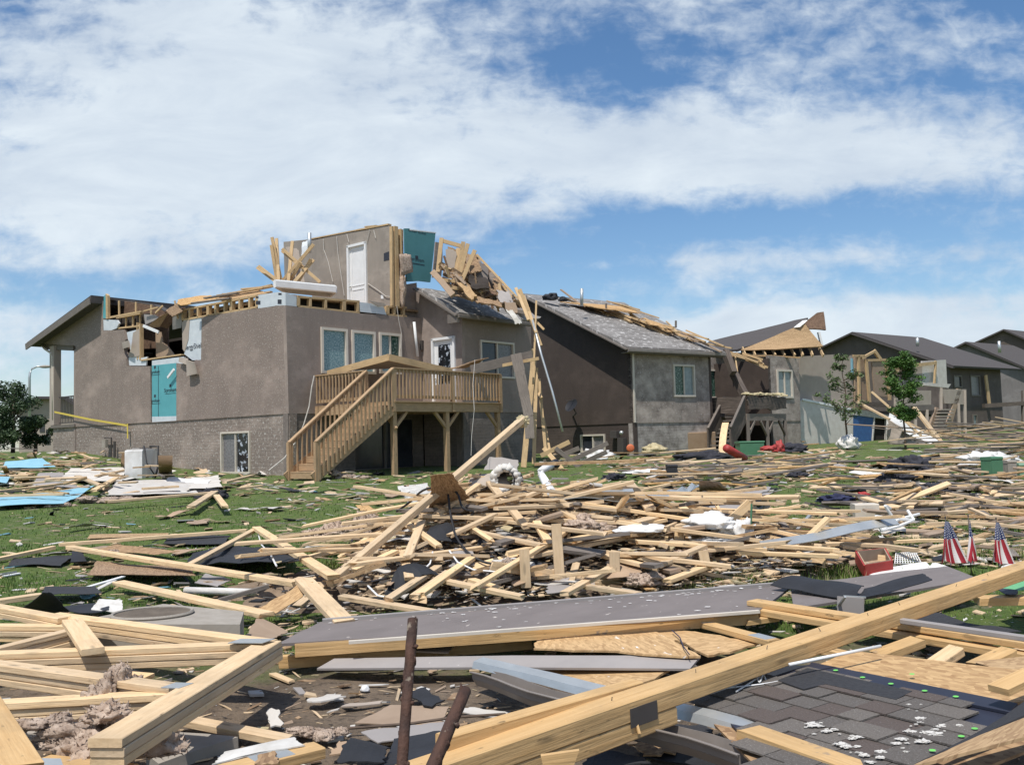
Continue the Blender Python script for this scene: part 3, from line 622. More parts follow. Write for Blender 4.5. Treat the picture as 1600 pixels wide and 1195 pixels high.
part('hand_rail', MB().bar(WL.p(wporch, rlz1, -.15), WL.p(wend-.3, rlz1, -.15), .05, .05), 'trimdark', H1); part('bottom_rail', MB().bar(WL.p(wporch, rlz0, -.15), WL.p(wend-.3, rlz0, -.15), .04, .04), 'trimdark', H1)
k = wporch+.12
while k < wend-.4: part('baluster', MB().bar(WL.p(k, rlz0, -.15), WL.p(k, rlz1, -.15), .025, .025), 'trimdark', H1); k += .14
# --- upstairs: greige wall with white door, stud end, foam panel
it = [(608.5, 352.5), (590, 355), (575, 359), (560, 361.5), (540, 364), (520, 368), (505, 372), (487, 375)]
sR = 0.0; zl = 6.2
def izs(q): return IW.sz(*q)
dtl2, dbr2 = (543.8, 382.5), (573.2, 377)
a0 = IW.sz(543.8, 400)[0]; a1 = IW.sz(573.6, 400)[0]; dz1 = IW.sz(573, 377.5)[1]
ipoly = [(IW.sz(609, 420)[0], zl)]+[izs(q) for q in it]+[(IW.sz(487, 420)[0], zl)]
dhole = [(min(a0, a1)+.05, zl+.02), (max(a0, a1)-.05, zl+.02), (max(a0, a1)-.05, dz1-.05), (min(a0, a1)+.05, dz1-.05)]
iw = part('upper_wall', MB().prism([ipoly, dhole], IW, 0, -.12), 'taupe', H1)
door_on(IW, a0, a1, zl+.05, dz1, H1, glass=False)
bars_px(IW, 'wall_plate', [((609, 351), (560, 360), .05), ((560, 360), (487, 374), .04), ((590, 353), (572, 355), .04)], 'pine_house', H1, t=.16, d=-.06)
wp(IW, 'light_switch', [(595.5, 461), (599.5, 461), (599.5, 467), (595.5, 467)], .015, .002, 'white', H1)
wp(IW, 'vent_hole', [(600, 396), (608, 393), (608, 406), (600, 408)], .01, .002, 'ink', H1)
part('far_upper_wall', MB().prism([[IW.sz(x, y, -1.2) for x, y in ((490, 372), (485, 374), (443, 378), (445, 450), (490, 450))]], IW, -1.2, -1.3), 'taupe', H1)
ST = Plane(UR, uR)
bars_px(ST, 'end_stud', [((611.5, 354), (612.5, 478), .07), ((617.5, 354), (620, 479), .16), ((625, 358), (626, 400), .05)], 'pine_house', H1, t=.12, d=-.02)
b = MB(); b.prism([[ST.sz(*q) for q in ((622, 357), (633, 358), (634, 480), (623, 480))]], ST, -.1, -.14); part('sheathing', b, 'osbdirty', H1)
b = MB(); b.lump(ST.P(632, 412, .05), (.22, .14, .38), .45, 3, flat=False); b.lump(ST.P(628, 450, .02), (.16, .12, .6), .4, 3, flat=False); part('insulation_batt', b, 'insul', H1, True)
b = MB(); b.patch([ST.P(625, 397, .25), ST.P(641, 398, .22), ST.P(645, 425, .3), ST.P(630, 430, .3)], 5, 5, .1, .05); part('insulation_batt', b, 'insul', H1, True)
TP = ST.off(-.25)
tpn = wp(TP, 'foam_panel', [(632, 357), (640, 357), (640, 360.5), (680.5, 365), (677, 400), (672.5, 441), (655, 439), (636, 440), (633.5, 400)], 0, -.06, 'tealdark', H1, label='turquoise foam panel standing at the broken upper wall')
bars_px(TP, 'panel_edge', [((640, 359.3), (680.5, 364), .04)], 'white', H1, t=.07, d=-.03)
a, z = TP.sz(650.5, 408); text('lettering', 'Styrofoam', TP, a, z, .19, .004, tpn)
a, z = TP.sz(652, 364); text('lettering', 'Styrofoam  Styrofoam', TP, a, z, .1, .004, tpn)
a, z = TP.sz(651, 402); b = MB(); b.bar(TP.p(a-.07, z, .004), TP.p(a+.07, z, .004), .11, .004, up=TP.n3); b.bar(TP.p(a-.38, z-.24, .004), TP.p(a+.38, z-.24, .004), .03, .004, up=TP.n3); part('printed_mark', b, 'ink', tpn)
part('lower_upper_wall', MB().prism([[ST.sz(*q) for q in ((634, 444), (660, 440), (664, 500), (637, 498))]], ST, -.3, -.4), 'stuccoR', H1)
b = MB(); b.patch([TP.P(681, 378, -.3), TP.P(692, 380, -.3), TP.P(690, 432, -.3), TP.P(676, 434, -.3)], 3, 5, .04, .05); part('broken_siding_flap', b, 'stuccoR', H1)
# sagging wires down the upstairs wall
for pts in (((505, 373), (506, 390), (513, 410), (520, 440)), ((526, 369), (528, 395), (533, 430), (538, 462)), ((542, 366), (545, 378), (543, 381)), ((578, 358), (575, 370), (573, 378)), ((584, 360), (587, 372)), ((575, 443), (590, 453), (603, 463), (612, 464))):
    part('hanging_wire', MB().tube([IW.P(*q, .04) for q in pts], .012, 5), 'wire', H1)
part('hanging_wire', MB().tube([WR.P(*q, .1) for q in ((620, 478), (623, 500), (627, 520), (626, 545))], .012, 5), 'wire', H1)
part('hanging_wire', MB().tube([WR.P(*q, .25) for q in ((491, 587), (487, 605), (483, 635), (475, 662), (462, 690), (445, 715), (420, 735))], .018, 5), 'wire', H1)
# yellow caution tape, gas meter
tg = MB(); q = [WL.P(85, 643.5, .12), WL.P(140, 655, .1), WL.P(198, 664.5, .1)]
for i in range(2): tg.bar(q[i], q[i+1], .075, .006, up=WL.n3)
tg.bar(WL.P(199, 662, .1), WL.P(199.5, 685, .1), .085, .006, up=WL.n3); tag(tg.obj('caution_tape', 'tape'), 'yellow caution tape stretched from the porch post along the brown wall', 'caution tape')
g = thing('gas_meter', q2(WL.P(178, 700, .2))+(.9,), 'small grey gas meter and pipes on the brick base left of the white washer', 'gas meter')
a, z = WL.sz(172, 694); part('meter_body', MB().bar(WL.p(a, z-.12, .2), WL.p(a, z+.18, .2), .26, .16, up=WL.n3, ch=.03), 'concrete', g)
part('pipe', MB().tube([WL.p(a-.35, z-.5, .12), WL.p(a-.35, z+.25, .12), WL.p(a+.2, z+.25, .12)], .03, 6).tube([WL.p(a-.6, z-.5, .12), WL.p(a-.6, z+.1, .12)], .05, 6), 'trimdark', g)
# ---------------------------------------------------------------- the wooden deck with its stairs
nd3 = V((.769, -.639, 0)); ur3 = V((*uR, 0)).normalized()
D0 = V((-6.22, 28.27, 0)); K = D0+nd3*3.6; DE = K+ur3*4.68
DK = thing('wooden_deck', (K.x, K.y, .62), 'intact brown wooden deck with balusters and a stair, built on posts against the brown house', 'deck')
FZ = 2.76; RZ = 3.72
b = MB(); k = 0
while k < 3.55:
    b.bar(D0+nd3*(k+.07)+ur3*-.02+V((0, 0, FZ)), D0+nd3*(k+.07)+ur3*(4.66 if k < 1.9 else 4.66)+V((0, 0, FZ)), .135, .03, top=True); k += .142
part('deck_floor', b, 'deckwood', DK)
def dz(p, z): return V((p.x, p.y, z))
part('rim_beam', MB().bar(dz(K, FZ-.17), dz(DE, FZ-.17), .05, .27), 'deckwood', DK)
part('rim_beam', MB().bar(dz(D0, FZ-.17), dz(K, FZ-.17), .05, .27), 'deckwood', DK)
b = MB()
for i in range(12): b.bar(dz(D0+ur3*(.4*i+.2), FZ-.15), dz(K+ur3*(.4*i+.2)-nd3*.05, FZ-.15), .04, .2)
part('joists', b, 'deckwood', DK)
posts = [K+ur3*.08, K+ur3*2.25, DE-ur3*.05]
for i, p in enumerate(posts):
    p = p-nd3*.1; g_ = zt(p.x, p.y)-.1
    pp = part('post', MB().bar(dz(p, g_), dz(p, FZ-.04 if i == 1 else FZ), .14, .14, up=ur3), 'deckwood', DK)
    for s_ in ((1,) if i == 0 else (-1,) if i == 2 else (-1, 1)): part('brace', MB().bar(dz(p, 1.95), dz(p+ur3*.52*s_, 2.47), .09, .09, up=nd3), 'deckwood', pp)
part('brace', MB().bar(dz(posts[0], 1.95), dz(posts[0]-nd3*.5, 2.47), .09, .09, up=ur3), 'deckwood', DK)
def rail_run(a, c, za, zc, nb, posts_=True, hgt=.96, low=.14, name='railing'):
    a = V(a); c = V(c); up = V((0, 0, 1))
    part('hand_rail', MB().bar(dz(a, za), dz(c, zc), .14, .04), 'deckwood', DK)
    part('rail_board', MB().bar(dz(a, za-.07), dz(c, zc-.07), .04, .09), 'deckwood', DK)
    part('bottom_rail', MB().bar(dz(a, za-hgt+low), dz(c, zc-hgt+low), .04, .09), 'deckwood', DK)
    dr = (c-a); dr.z = 0; sd = V((dr.y, -dr.x, 0)).normalized()*.035
    if sd.dot(nd3) < 0 and abs(sd.normalized().dot(nd3)) > .5: sd = -sd
    for i in range(nb):
        f = (i+.5)/nb; p = a+(c-a)*f+sd; z = za+(zc-za)*f
        part('baluster', MB().bar(dz(p, z-hgt+low-.06), dz(p, z-.03), .04, .04, up=nd3), 'deckwood', DK)
rail_run(K, DE, RZ, RZ-.02, 33)
rail_run(D0+nd3*.05, D0+nd3*2.4, RZ, RZ, 15)
for p in (K, K+ur3*2.45, DE, D0+nd3*2.4): part('rail_post', MB().bar(dz(p, FZ-.3), dz(p, RZ-.03), .11, .11, up=ur3), 'deckwood', DK)
# stair going down to the left
S1a = D0+nd3*2.42; S2a = K.copy()
ln = (FZ-.65)/math.tan(R(37.5))
gz_ = .64
for top_, nm in ((S1a, 0), (S2a, 1)):
    bt = top_-ur3*(ln+.12)
    part('stringer', MB().bar(dz(top_, FZ-.2), dz(bt, gz_+.02), .045, .3), 'deckwood', DK)
    a, c = top_, top_-ur3*(ln+.02)
    part('hand_rail', MB().bar(dz(a, RZ), dz(c, gz_+1.0), .14, .04), 'deckwood', DK)
    part('rail_board', MB().bar(dz(a, RZ-.08), dz(c, gz_+.92), .04, .1), 'deckwood', DK)
    nb = 17 if nm == 0 else 19
    for i in range(nb):
        f = (i+.5)/nb; p = a+(c-a)*f+nd3*.04; z = RZ+(gz_+1-RZ)*f
        part('baluster', MB().bar(dz(p, z-.95-.12), dz(p, z-.05), .06 if nm else .04, .035, up=nd3), 'deckwood', DK)
    part('newel_post', MB().bar(dz(c, gz_-.15), dz(c, gz_+1.0), .1, .1, up=ur3), 'deckwood', DK)
ns = 10
for i in range(ns):
    f = (i+.6)/ns; p = S1a-ur3*(ln*f); z = FZ+(gz_+.12-FZ)*f
    part('step', MB().bar(dz(p, z)+nd3*.03, dz(p, z)+nd3*1.15, .27, .035, top=True).bar(dz(p-ur3*.12, z-.1)+nd3*.03, dz(p-ur3*.12, z-.1)+nd3*1.15, .02, .17), 'deckwood', DK)
# fallen roof panel lying over the deck rails
fp = [WR.P(512, 580, 1.2), DK and (K+nd3*-.5+V((0, 0, RZ+.55))), at(700, 577, 29.5), at(640, 578, 30.6)]
fp = [at(512, 579, 28.3), at(607, 553, 26.6), at(706, 576, 28.4), at(600, 573, 30.3)]
pn = thing('fallen_roof_panel', (fp[0].x, fp[0].y, RZ), 'flat wood framed roof panel with pale edge fallen across the railing of the intact deck', 'roof panel')
b = MB(); b.patch(fp, 8, 6, .04, .05); part('panel_sheet', b, 'greypanel', pn)
b = MB(); lo = V((0, 0, -.10)); b.bar(fp[0]+lo, fp[1]+lo, .05, .2); part('edge_board', b, 'pine_house', pn)
b = MB(); b.bar(fp[1]+lo, fp[2]+lo, .05, .2); part('edge_board', b, 'pine_house', pn)
b = MB(); b.patch([at(690, 574, 29.3), at(720, 572, 29), at(768, 558, 29.6), at(740, 573, 30.2)], 6, 3, .12, .03, rag=.1); b.patch([at(660, 572, 29.0), at(700, 576, 28.6), at(715, 582, 28.7), at(670, 583, 29)], 5, 3, .06, .03, rag=.1); part('torn_edge', b, 'osbdirty', pn)
# ---------------------------------------------------------------- second house
u2R = (.808, .589); u2L = (-.589, .808)
C2 = q2(at(990, 700, 36)); AL = Plane(C2, u2L); AR = Plane(C2, u2R)
H2 = thing('brown_house', (C2[0], C2[1], .7), 'brown stucco house with satellite dish and a roof strewn with white fluff and boards', 'house')
zf2 = AR.sz(993, 661)[1]; ez = AR.sz(987, 545)[1]
w2 = ((907, 679), (946, 707)); h2 = hole(AL, *w2)
e1108 = AR.sz(1108, 600)[0]; ridge = AL.sz(817, 459)
LW = 9.0
part('gable_wall', MB().prism([[(0, zf2), (0, ez), (ridge[0], ridge[1]-.15), (ridge[0]+4, ridge[1]-1.7), (ridge[0]+4, zf2)]], AL, 0, -.16), 'stuccoshade', H2)
part('foundation_wall', MB().prism([[(0, .3), (LW, .3), (LW, zf2+.03), (0, zf2+.03)], h2], AL, -.03, -.25), 'brickshade', H2)
window(AL, *w2, H2, ('glassdark', 'glassgrey'), .07, d=-.03)
w3 = ((1050.5, 569), (1086, 620)); h3 = hole(AR, *w3)
part('siding_wall', MB().prism([[(0, zf2), (0, ez), (e1108, ez), (e1108, zf2)], h3], AR, 0, -.16), 'stuccogrey', H2)
window(AR, *w3, H2, ('glassgreen', 'glasspale'), .08)
part('foundation_wall', MB().prism([[(0, .3), (e1108, .3), (e1108, zf2+.03), (0, zf2+.03)]], AR, -.03, -.25), 'brickgrey', H2)
part('side_wall', MB().prism([[(0, .3), (8, .3), (8, ez), (0, ez)]], Plane(q2(AR.p(e1108, 0)), u2L), 0, -.16), 'stuccoshade', H2)
part('corner_trim', MB().bar(AR.P(988.5, 549, .02), AR.P(992, 660, .02), .09, .05, up=AR.n3), 'frame', H2)
ev2 = AR.off(.4); E0 = ev2.P(981, 541.5); E1 = ev2.P(1133, 549.5)
rk2 = Plane(q2(AL.p(0, 0, .35)), u2L); T0 = rk2.P(817, 458.5)
rdir = V((*u2R, 0)); 
def on_line(P0_, d_, px):    # point of a horizontal line seen at image column px
    best = None
    for i in range(2000):
        p = P0_+d_*(i*.02); r_ = p-EYE; k = r_.dot(_f); x = 800+F*r_.dot(CR)/k
        if best is None or abs(x-px) < best[0]: best = (abs(x-px), p)
    return best[1]
T1 = on_line(T0, rdir, 975)
b = MB(); b.patch([E0, E1, T1, T0], 16, 12, .03, .1, fr=.8); part('roof', b, 'roofdebris', H2)
part('roof', MB().patch([T0, T1, T1+(T0-E0)-V((0, 0, 2*(T0.z-E0.z))), T0+(T0-E0)-V((0, 0, 2*(T0.z-E0.z)))], 2, 2, 0, .1), 'rooffar', H2)
b = MB(); dn = V((0, 0, -.12)); b.bar(E0+dn, T0+dn, .05, .24, up=AL.n3); part('barge_board', b, 'trim', H2)
b = MB(); b.bar(E0+dn, E1+dn, .13, .15, ch=.02); part('gutter', b, 'gutter', H2)
part('soffit', MB().bar(E0-AR.n3*.2+dn*1.8, E1-AR.n3*.2+dn*1.8, .4, .03), 'trim', H2)
vp = V((T0*.45+E0*.2+T1*.35)); part('vent_pipe', MB().tube([at(909, 478, 38.5), at(909, 451, 38.5)], .07, 8), 'galv', H2, True)
b = MB().patch([at(872, 470, 41), at(975, 478, 42), at(1010, 492, 40.2), at(925, 479, 40.0)], 8, 5, .05, .04, rag=.3); part('bare_roof_deck', b, 'osb', H2)
b = MB().patch([at(1000, 494, 40.3), at(1060, 514, 39.7), at(1050, 521, 39), at(1005, 503, 39.3)], 8, 5, .1, .04, rag=.3); part('bare_roof_deck', b, 'osb', H2)
for q in ((862, 466, 40, .22), (880, 469, 40.5, .14)): part('torn_felt', MB().lump(at(q[0], q[1], q[2]), (q[3]*1.6, .2, q[3]), .5, 3), 'tar', H2)
dd = thing('satellite_dish', (AL.P(894, 640, .3)), 'dark satellite dish fixed on the shaded brown wall', 'satellite dish')
b = MB(); cc = AL.P(894, 634, .55); nv = (AL.n3*.85+V((0, 0, .5))).normalized(); sx = V((*u2L, 0)); sy = nv.cross(sx).normalized()
rings = []
for i in range(6):
    r_ = .36*i/5
    rings.append([cc+sx*math.cos(t)*r_+sy*math.sin(t)*r_*.85+nv*(.5*r_*r_) for t in [2*math.pi*j/20 for j in range(20)]])
for i in range(5):
    for j in range(20):
        a, c, d_, e_ = rings[i][j], rings[i][(j+1) % 20], rings[i+1][(j+1) % 20], rings[i+1][j]
        b.face([a, d_, c, c] if False else [a, e_, d_, c])
part('dish', b, 'rubber', dd, True)
part('arm', MB().tube([cc, cc-nv*.25-V((0, 0, .2)), AL.P(895, 650, 0)], .03, 6).tube([cc-sy*.3, cc+nv*.4], .015, 5), 'trimdark', dd)
um = thing('utility_meter', q2(AL.P(967, 700, .2))+(1.0,), 'dark electric meter boxes low on the shaded brown wall beside the basement window', 'electric meter')
part('meter_box', MB().bar(AL.P(972, 708, .1), AL.P(972, 684, .1), .35, .2, up=AL.n3), 'trimdark', um); part('meter_box', MB().bar(AL.P(961, 684, .1), AL.P(961, 673, .1), .38, .2, up=AL.n3), 'trimdark', um)
part('meter_dial', MB().lump(AL.P(971, 676, .15), (.09, .09, .09), 0, 2, flat=False), 'galv', um, True)
# ---------------------------------------------------------------- third house, behind the burnt looking deck
H3 = thing('torn_roof_house', AR.p(7, 0)+V((0, 0, .8)), 'grey stucco house whose roof peels up into a bare plywood triangle above exposed rafters', 'house')
RC = AR.off(-3.2); z3 = AR.sz(1200, 560)[1]
wA = ((1107, 577), (1135, 622)); wB = ((1146, 580), (1194, 616))
part('recess_wall', MB().prism([[RC.sz(1085, 700), RC.sz(1085, 548), RC.sz(1205, 553), RC.sz(1205, 700)], hole(RC, *wA), hole(RC, *wB)], RC, 0, -.16), 'stuccogrey', H3)
window(RC, *wA, H3, ('glassgreen', 'glasspale'), .08); window(RC, *wB, H3, ('glasspale', 'glassgreen', 'glasspale'), .1)
s0 = AR.sz(1201, 600)[0]; s1 = AR.sz(1248.5, 600)[0]; wC = ((1212.5, 577), (1239, 622))
part('side_wall', MB().prism([[(0, .4), (3.2, .4), (3.2, z3), (0, z3)]], Plane(q2(AR.p(s0, 0)), u2L), 0, -.16), 'stuccoshade', H3)
zf3 = AR.sz(1220, 658)[1]
zz = [AR.sz(1201, 555), AR.sz(1248, 559)]
part('siding_wall', MB().prism([[(s0, zf3), zz[0], zz[1], (s1, zf3)], hole(AR, *wC)], AR, 0, -.16), 'stuccogrey', H3)
window(AR, *wC, H3, ('glasspale', 'glasspale'), .09)
part('foundation_wall', MB().prism([[(s0, .3), (s1, .3), (s1, zf3+.03), (s0, zf3+.03)]], AR, -.03, -.25), 'stuccogrey', H3)
part('roof', MB().patch([at(1108, 533, 49), at(1262, 496, 45.2), at(1240, 520, 43.2), at(1150, 546, 43.2)], 8, 5, .04, .12), 'rooffar', H3)
part('roof', MB().patch([at(1108, 533, 49), at(1150, 546, 43.2), at(1120, 548, 43), at(1100, 540, 47)], 3, 2, .0, .1), 'rooffar', H3)
part('bare_roof_deck', MB().patch([at(1157, 547, 42.6), at(1257, 505, 43), at(1286, 541, 42.6), at(1225, 545, 42.2)], 6, 5, .05, .06), 'osb', H3)
part('roof_flap', MB().patch([at(1247, 512, 43), at(1276, 489, 43.6), at(1287, 487, 43.8), at(1291, 515, 43.3), at(1268, 519, 43)][:4], 5, 5, .05, .08), 'underroof', H3)
part('torn_felt', MB().patch([at(1240, 512, 42.9), at(1254, 500, 43), at(1262, 499, 43), at(1250, 511, 42.8)], 3, 3, .1, .02), 'white', H3)
for i, x in enumerate(range(1160, 1290, 15)):
    part('rafter', MB().bar(at(x, 543.5, 43), at(x+6+ru(-2, 2), 556, 42.2), .06, .14, up=(0, 1, 0)), 'pine_house', H3)
part('wall_plate', MB().bar(at(1140, 556, 42.2), at(1206, 556, 42), .14, .08).bar(at(1206, 556, 42), at(1250, 559, 41.8), .14, .06), 'osb', H3)
part('attic_shade', MB().bar(at(1158, 550, 46.0), at(1286, 548, 46.0), .1, .8), 'darkvoid', H3)  # near-black backing sheet painted as the shade behind the rafters
part('end_stud', MB().bar(at(1279, 519, 43), at(1284, 540, 43), .2, .1), 'white', H3)
for q in (((1148, 553), (1152, 582)), ((1137, 549), (1185, 566)), ((1150, 552), (1196, 575)), ((1160, 552), (1192, 562)), ((1165, 562), (1200, 574)), ((1125, 548), (1165, 560)), ((1185, 562), (1193, 570))):
    part('hanging_stick', MB().bar(at(*q[0], 41), at(*q[1], 40.6), .06, .1), 'pine_house', H3)
for i in range(2):
    x0, y0 = ((1133, 548), (1146, 583))[i]; x1, y1 = ((1146, 583), (1164, 618))[i]
    part('broken_post', MB().bar(at(x0, y0, 39.6), at(x1, y1, 39.0), .26, .3), 'charwood', H3)
# deck of that house, burnt looking
K3 = at(1168, 690, 37.8); gz3 = zt(K3.x, K3.y)
D3 = thing('ragged_deck', (K3.x, K3.y, gz3), 'dirty grey brown deck with ragged solid railing and steep stair before recessed windows', 'deck')
E3 = at(1229, 690, 40.2); k3 = V((K3.x, K3.y, 0)); e3 = V((E3.x, E3.y, 0)); back = V((*u2L, 0))*2.6
zr = at(1168, 617, 37.8).z; zd = at(1168, 650, 37.8).z
part('railing_front', MB().patch([dz(k3, zr), dz(e3, zr), dz(e3, zd+.22), dz(k3, zd+.22)], 10, 3, .05, .08, rag=.12), 'charwood', D3)
part('railing_side', MB().patch([dz(k3+back, zr), dz(k3, zr), dz(k3, zd+.1), dz(k3+back, zd+.1)], 5, 3, .05, .08, rag=.1), 'charwood', D3)
b = MB()
for i in range(14): b.lump(dz(k3+(e3-k3)*(i/13), zr+ru(0, .06)), (ru(.1, .3), .1, ru(.04, .1)), .5, 2)
part('insulation_scraps', b, 'insulyellow', D3)
part('rim_beam', MB().bar(dz(k3, zd-.05), dz(e3, zd-.05), .06, .3), 'greywood', D3)
part('deck_floor', slab(MB(), [q2(k3), q2(e3), q2(e3+back), q2(k3+back)], zd, zd+.06), 'charwood', D3)
for f_ in (0.02, .5, .98):
    p = k3+(e3-k3)*f_; pp = part('post', MB().bar(dz(p, gz3-.1), dz(p, zd-.2), .14, .14), 'greywood', D3)
    for s_ in (-1, 1):
        if (f_ < .1 and s_ < 0) or (f_ > .9 and s_ > 0): continue
        part('brace', MB().bar(dz(p, zd-.85), dz(p+(e3-k3).normalized()*.55*s_, zd-.22), .09, .09), 'charwood' if f_ > .9 else 'greywood', pp)
for (xt, yt, Yt, xb, yb, Yb) in ((1164, 620, 37.8, 1142, 680, 36.4), (1132, 625, 39.2, 1106, 662, 38)):
    T = at(xt, yt, Yt); B_ = at(xb, yb, Yb); T.z = zr; B_.z = gz3+1.0
    part('stair_rail', MB().patch([T, B_, B_-V((0, 0, 1.0)), T-V((0, 0, 1.15))], 8, 4, .04, .07, rag=.04), 'charwood', D3)
    part('hand_rail', MB().bar(T, B_, .1, .05), 'greywood', D3)
T = at(1150, 650, 38.4); B_ = at(1124, 690, 37.1)
for i in range(9):
    p = T+(B_-T)*(i/8); p.z = zd+(gz3+.1-zd)*(i/8)
    part('step', MB().bar(p-back.normalized()*-.5, p-back.normalized()*.5, .28, .05), 'greywood', D3)
part('under_deck_shade', MB().bar(dz(k3+back, 1.2), dz(e3+back, 1.2), .1, 1.9), 'darkvoid', D3)  # near-black sheet stands in for the shade under the deck
# ---------------------------------------------------------------- fourth house: lower walls left standing
P4 = AR.off(-.9)
H4 = thing('wrecked_house', P4.P(1290, 700)-V((0, 0, .3)), 'wrecked house reduced to a tan inner wall above a pale foundation with a blue door', 'house')
P4b = P4.off(.3)
part('inner_wall', MB().prism([[P4.sz(*q) for q in ((1249, 557), (1307, 553.5), (1308, 555), (1333, 556), (1333, 645), (1249, 630))]], P4, 0, -.14), 'walltan', H4)
part('foam_edge', MB().bar(P4.P(1331, 560, .04), P4.P(1331.5, 592, .04), .15, .05, up=P4.n3), 'blueboard', H4)
part('foundation_wall', MB().prism([[P4b.sz(*q) for q in ((1250, 625), (1333, 641), (1333, 698), (1252, 695))]], P4b, 0, -.25), 'drywall', H4)
part('sill', MB().bar(P4b.P(1250, 624, -.1), P4b.P(1333, 641, -.1), .3, .1), 'white', H4)
part('lintel', MB().prism([[P4b.sz(*q) for q in ((1333, 638), (1387, 648), (1387, 655), (1333, 648))]], P4b, .03, -.2), 'whitedirty', H4)
part('blue_door', MB().prism([[P4b.sz(*q) for q in ((1333, 647), (1365, 652), (1361, 697), (1333, 697))]], P4b, -.02, -.08), 'bluedoor', H4)
part('door_frame', MB().bar(P4b.P(1385.5, 650, 0), P4b.P(1386, 698, 0), .12, .15), 'whitedirty', H4); part('door_edge', MB().bar(P4b.P(1366, 652, 0), P4b.P(1362.5, 698, 0), .05, .1), 'whitedirty', H4)
part('doorway', MB().prism([[P4b.sz(*q) for q in ((1360, 648), (1388, 650), (1388, 700), (1360, 700))]], P4b, -.6, -.65), 'darkvoid', H4)  # near-black sheet painted as the unlit inside of the doorway
part('foundation_wall', MB().prism([[P4b.sz(*q) for q in ((1386, 650), (1415, 690), (1415, 701), (1386, 699))]], P4b, 0, -.25), 'drywall', H4)
for q in (((1353, 561), (1359, 632), .18), ((1384, 562), (1390, 625), .2), ((1352, 563), (1385, 562), .12), ((1341, 556), (1343, 640), .15), ((1366, 548), (1376, 562), .2), ((1346, 560), (1366, 549), .12), ((1389, 578), (1401, 602), .2), ((1333, 556), (1350, 556), .12)):
    part('stud', MB().bar(P4.P(*q[0], .3), P4.P(*q[1], .3), q[2], .1, up=P4.n3), 'pine_house', H4)
part('plywood_panel', MB().prism([[P4.sz(*q) for q in ((1355, 566), (1383, 563), (1386, 622), (1360, 618))]], P4, .28, .2), 'hardboard', H4)
part('inner_wall', MB().prism([[P4.sz(*q) for q in ((1335, 558), (1352, 558), (1354, 640), (1335, 640))]], P4, .05, -.1), 'hardboard', H4)
part('floor', slab(MB(), [q2(P4.P(1250, 640, -.1)), q2(P4.P(1480, 640, -.1)), q2(P4.P(1480, 640, -7)), q2(P4.P(1250, 640, -6))], 2.3, 2.5), 'roomdark', H4)
part('broken_stud_cluster', MB().bar(P4.P(1338, 632, .4), P4.P(1385, 632, .4), .2, .25), 'charwood', H4)
for q in (((1441, 564), (1478, 562), (1480, 600), (1441, 600), 'drywall'), ((1395, 572), (1441, 568), (1441, 602), (1400, 604), 'walltan')):
    part('inner_wall', MB().prism([[P4.sz(*z, -3) for z in q[:4]]], P4, -3, -3.1), q[4], H4)
for q in (((1388, 575), (1462, 567), .2), ((1462, 564), (1460, 600), .15), ((1397, 585), (1405, 575), .15), ((1408, 575), (1418, 582), .15)): part('stud', MB().bar(P4.P(*q[0], -2.8), P4.P(*q[1], -2.8), q[2], .1, up=P4.n3), 'pine_house', H4)
# its deck and stair
D4 = thing('pale_deck', at(1450, 690, 47)-V((0, 0, .3)), 'pale wooden deck with a steep stair rising right of the collapsed wreckage', 'deck')
for nm_, pts, m_ in (('deck_panel', ((1400, 610), (1455, 610), (1455, 632), (1400, 634)), 'walltan'), ('rim_beam', ((1400, 634), (1460, 632), (1460, 640), (1400, 642)), 'greywood'), ('roof_piece', ((1444, 598), (1486, 600), (1482, 606), (1444, 602)), 'drywall'),
                     ('railing_panel', ((1472, 608), (1510, 608), (1508, 632), (1476, 630)), 'walltan'), ('stair_side', ((1497, 607), (1503, 608), (1484, 676), (1476, 676)), 'hardboard'), ('stair_side', ((1463, 636), (1467, 637), (1459, 665), (1453, 665)), 'hardboard')):
    pl_ = Plane(q2(at(1440, 640, 46)), u2R); part(nm_, MB().prism([[pl_.sz(*z) for z in pts]], pl_, 0, -.12), m_, D4)
pl_ = Plane(q2(at(1440, 640, 46)), u2R)
for i in range(7): part('step', MB().bar(pl_.P(1467-1.2*i, 640+5*i, .2), pl_.P(1488-2*i, 640+5*i, .2), .25, .06), 'walltan', D4)
for q in (((1470, 606), (1470, 640)), ((1497, 630), (1499, 682)), ((1507, 610), (1508, 682)), ((1448, 640), (1448, 668)), ((1430, 640), (1430, 670)), ((1484, 672), (1506, 672))): part('post', MB().bar(pl_.P(*q[0]), pl_.P(*q[1]), .13, .13), 'walltan', D4)
part('under_deck_shade', MB().prism([[pl_.sz(*z) for z in ((1395, 640), (1462, 640), (1462, 690), (1395, 690))]], pl_, -2.2, -2.3), 'darkvoid', D4)  # near-black sheet stands in for the shade below this deck
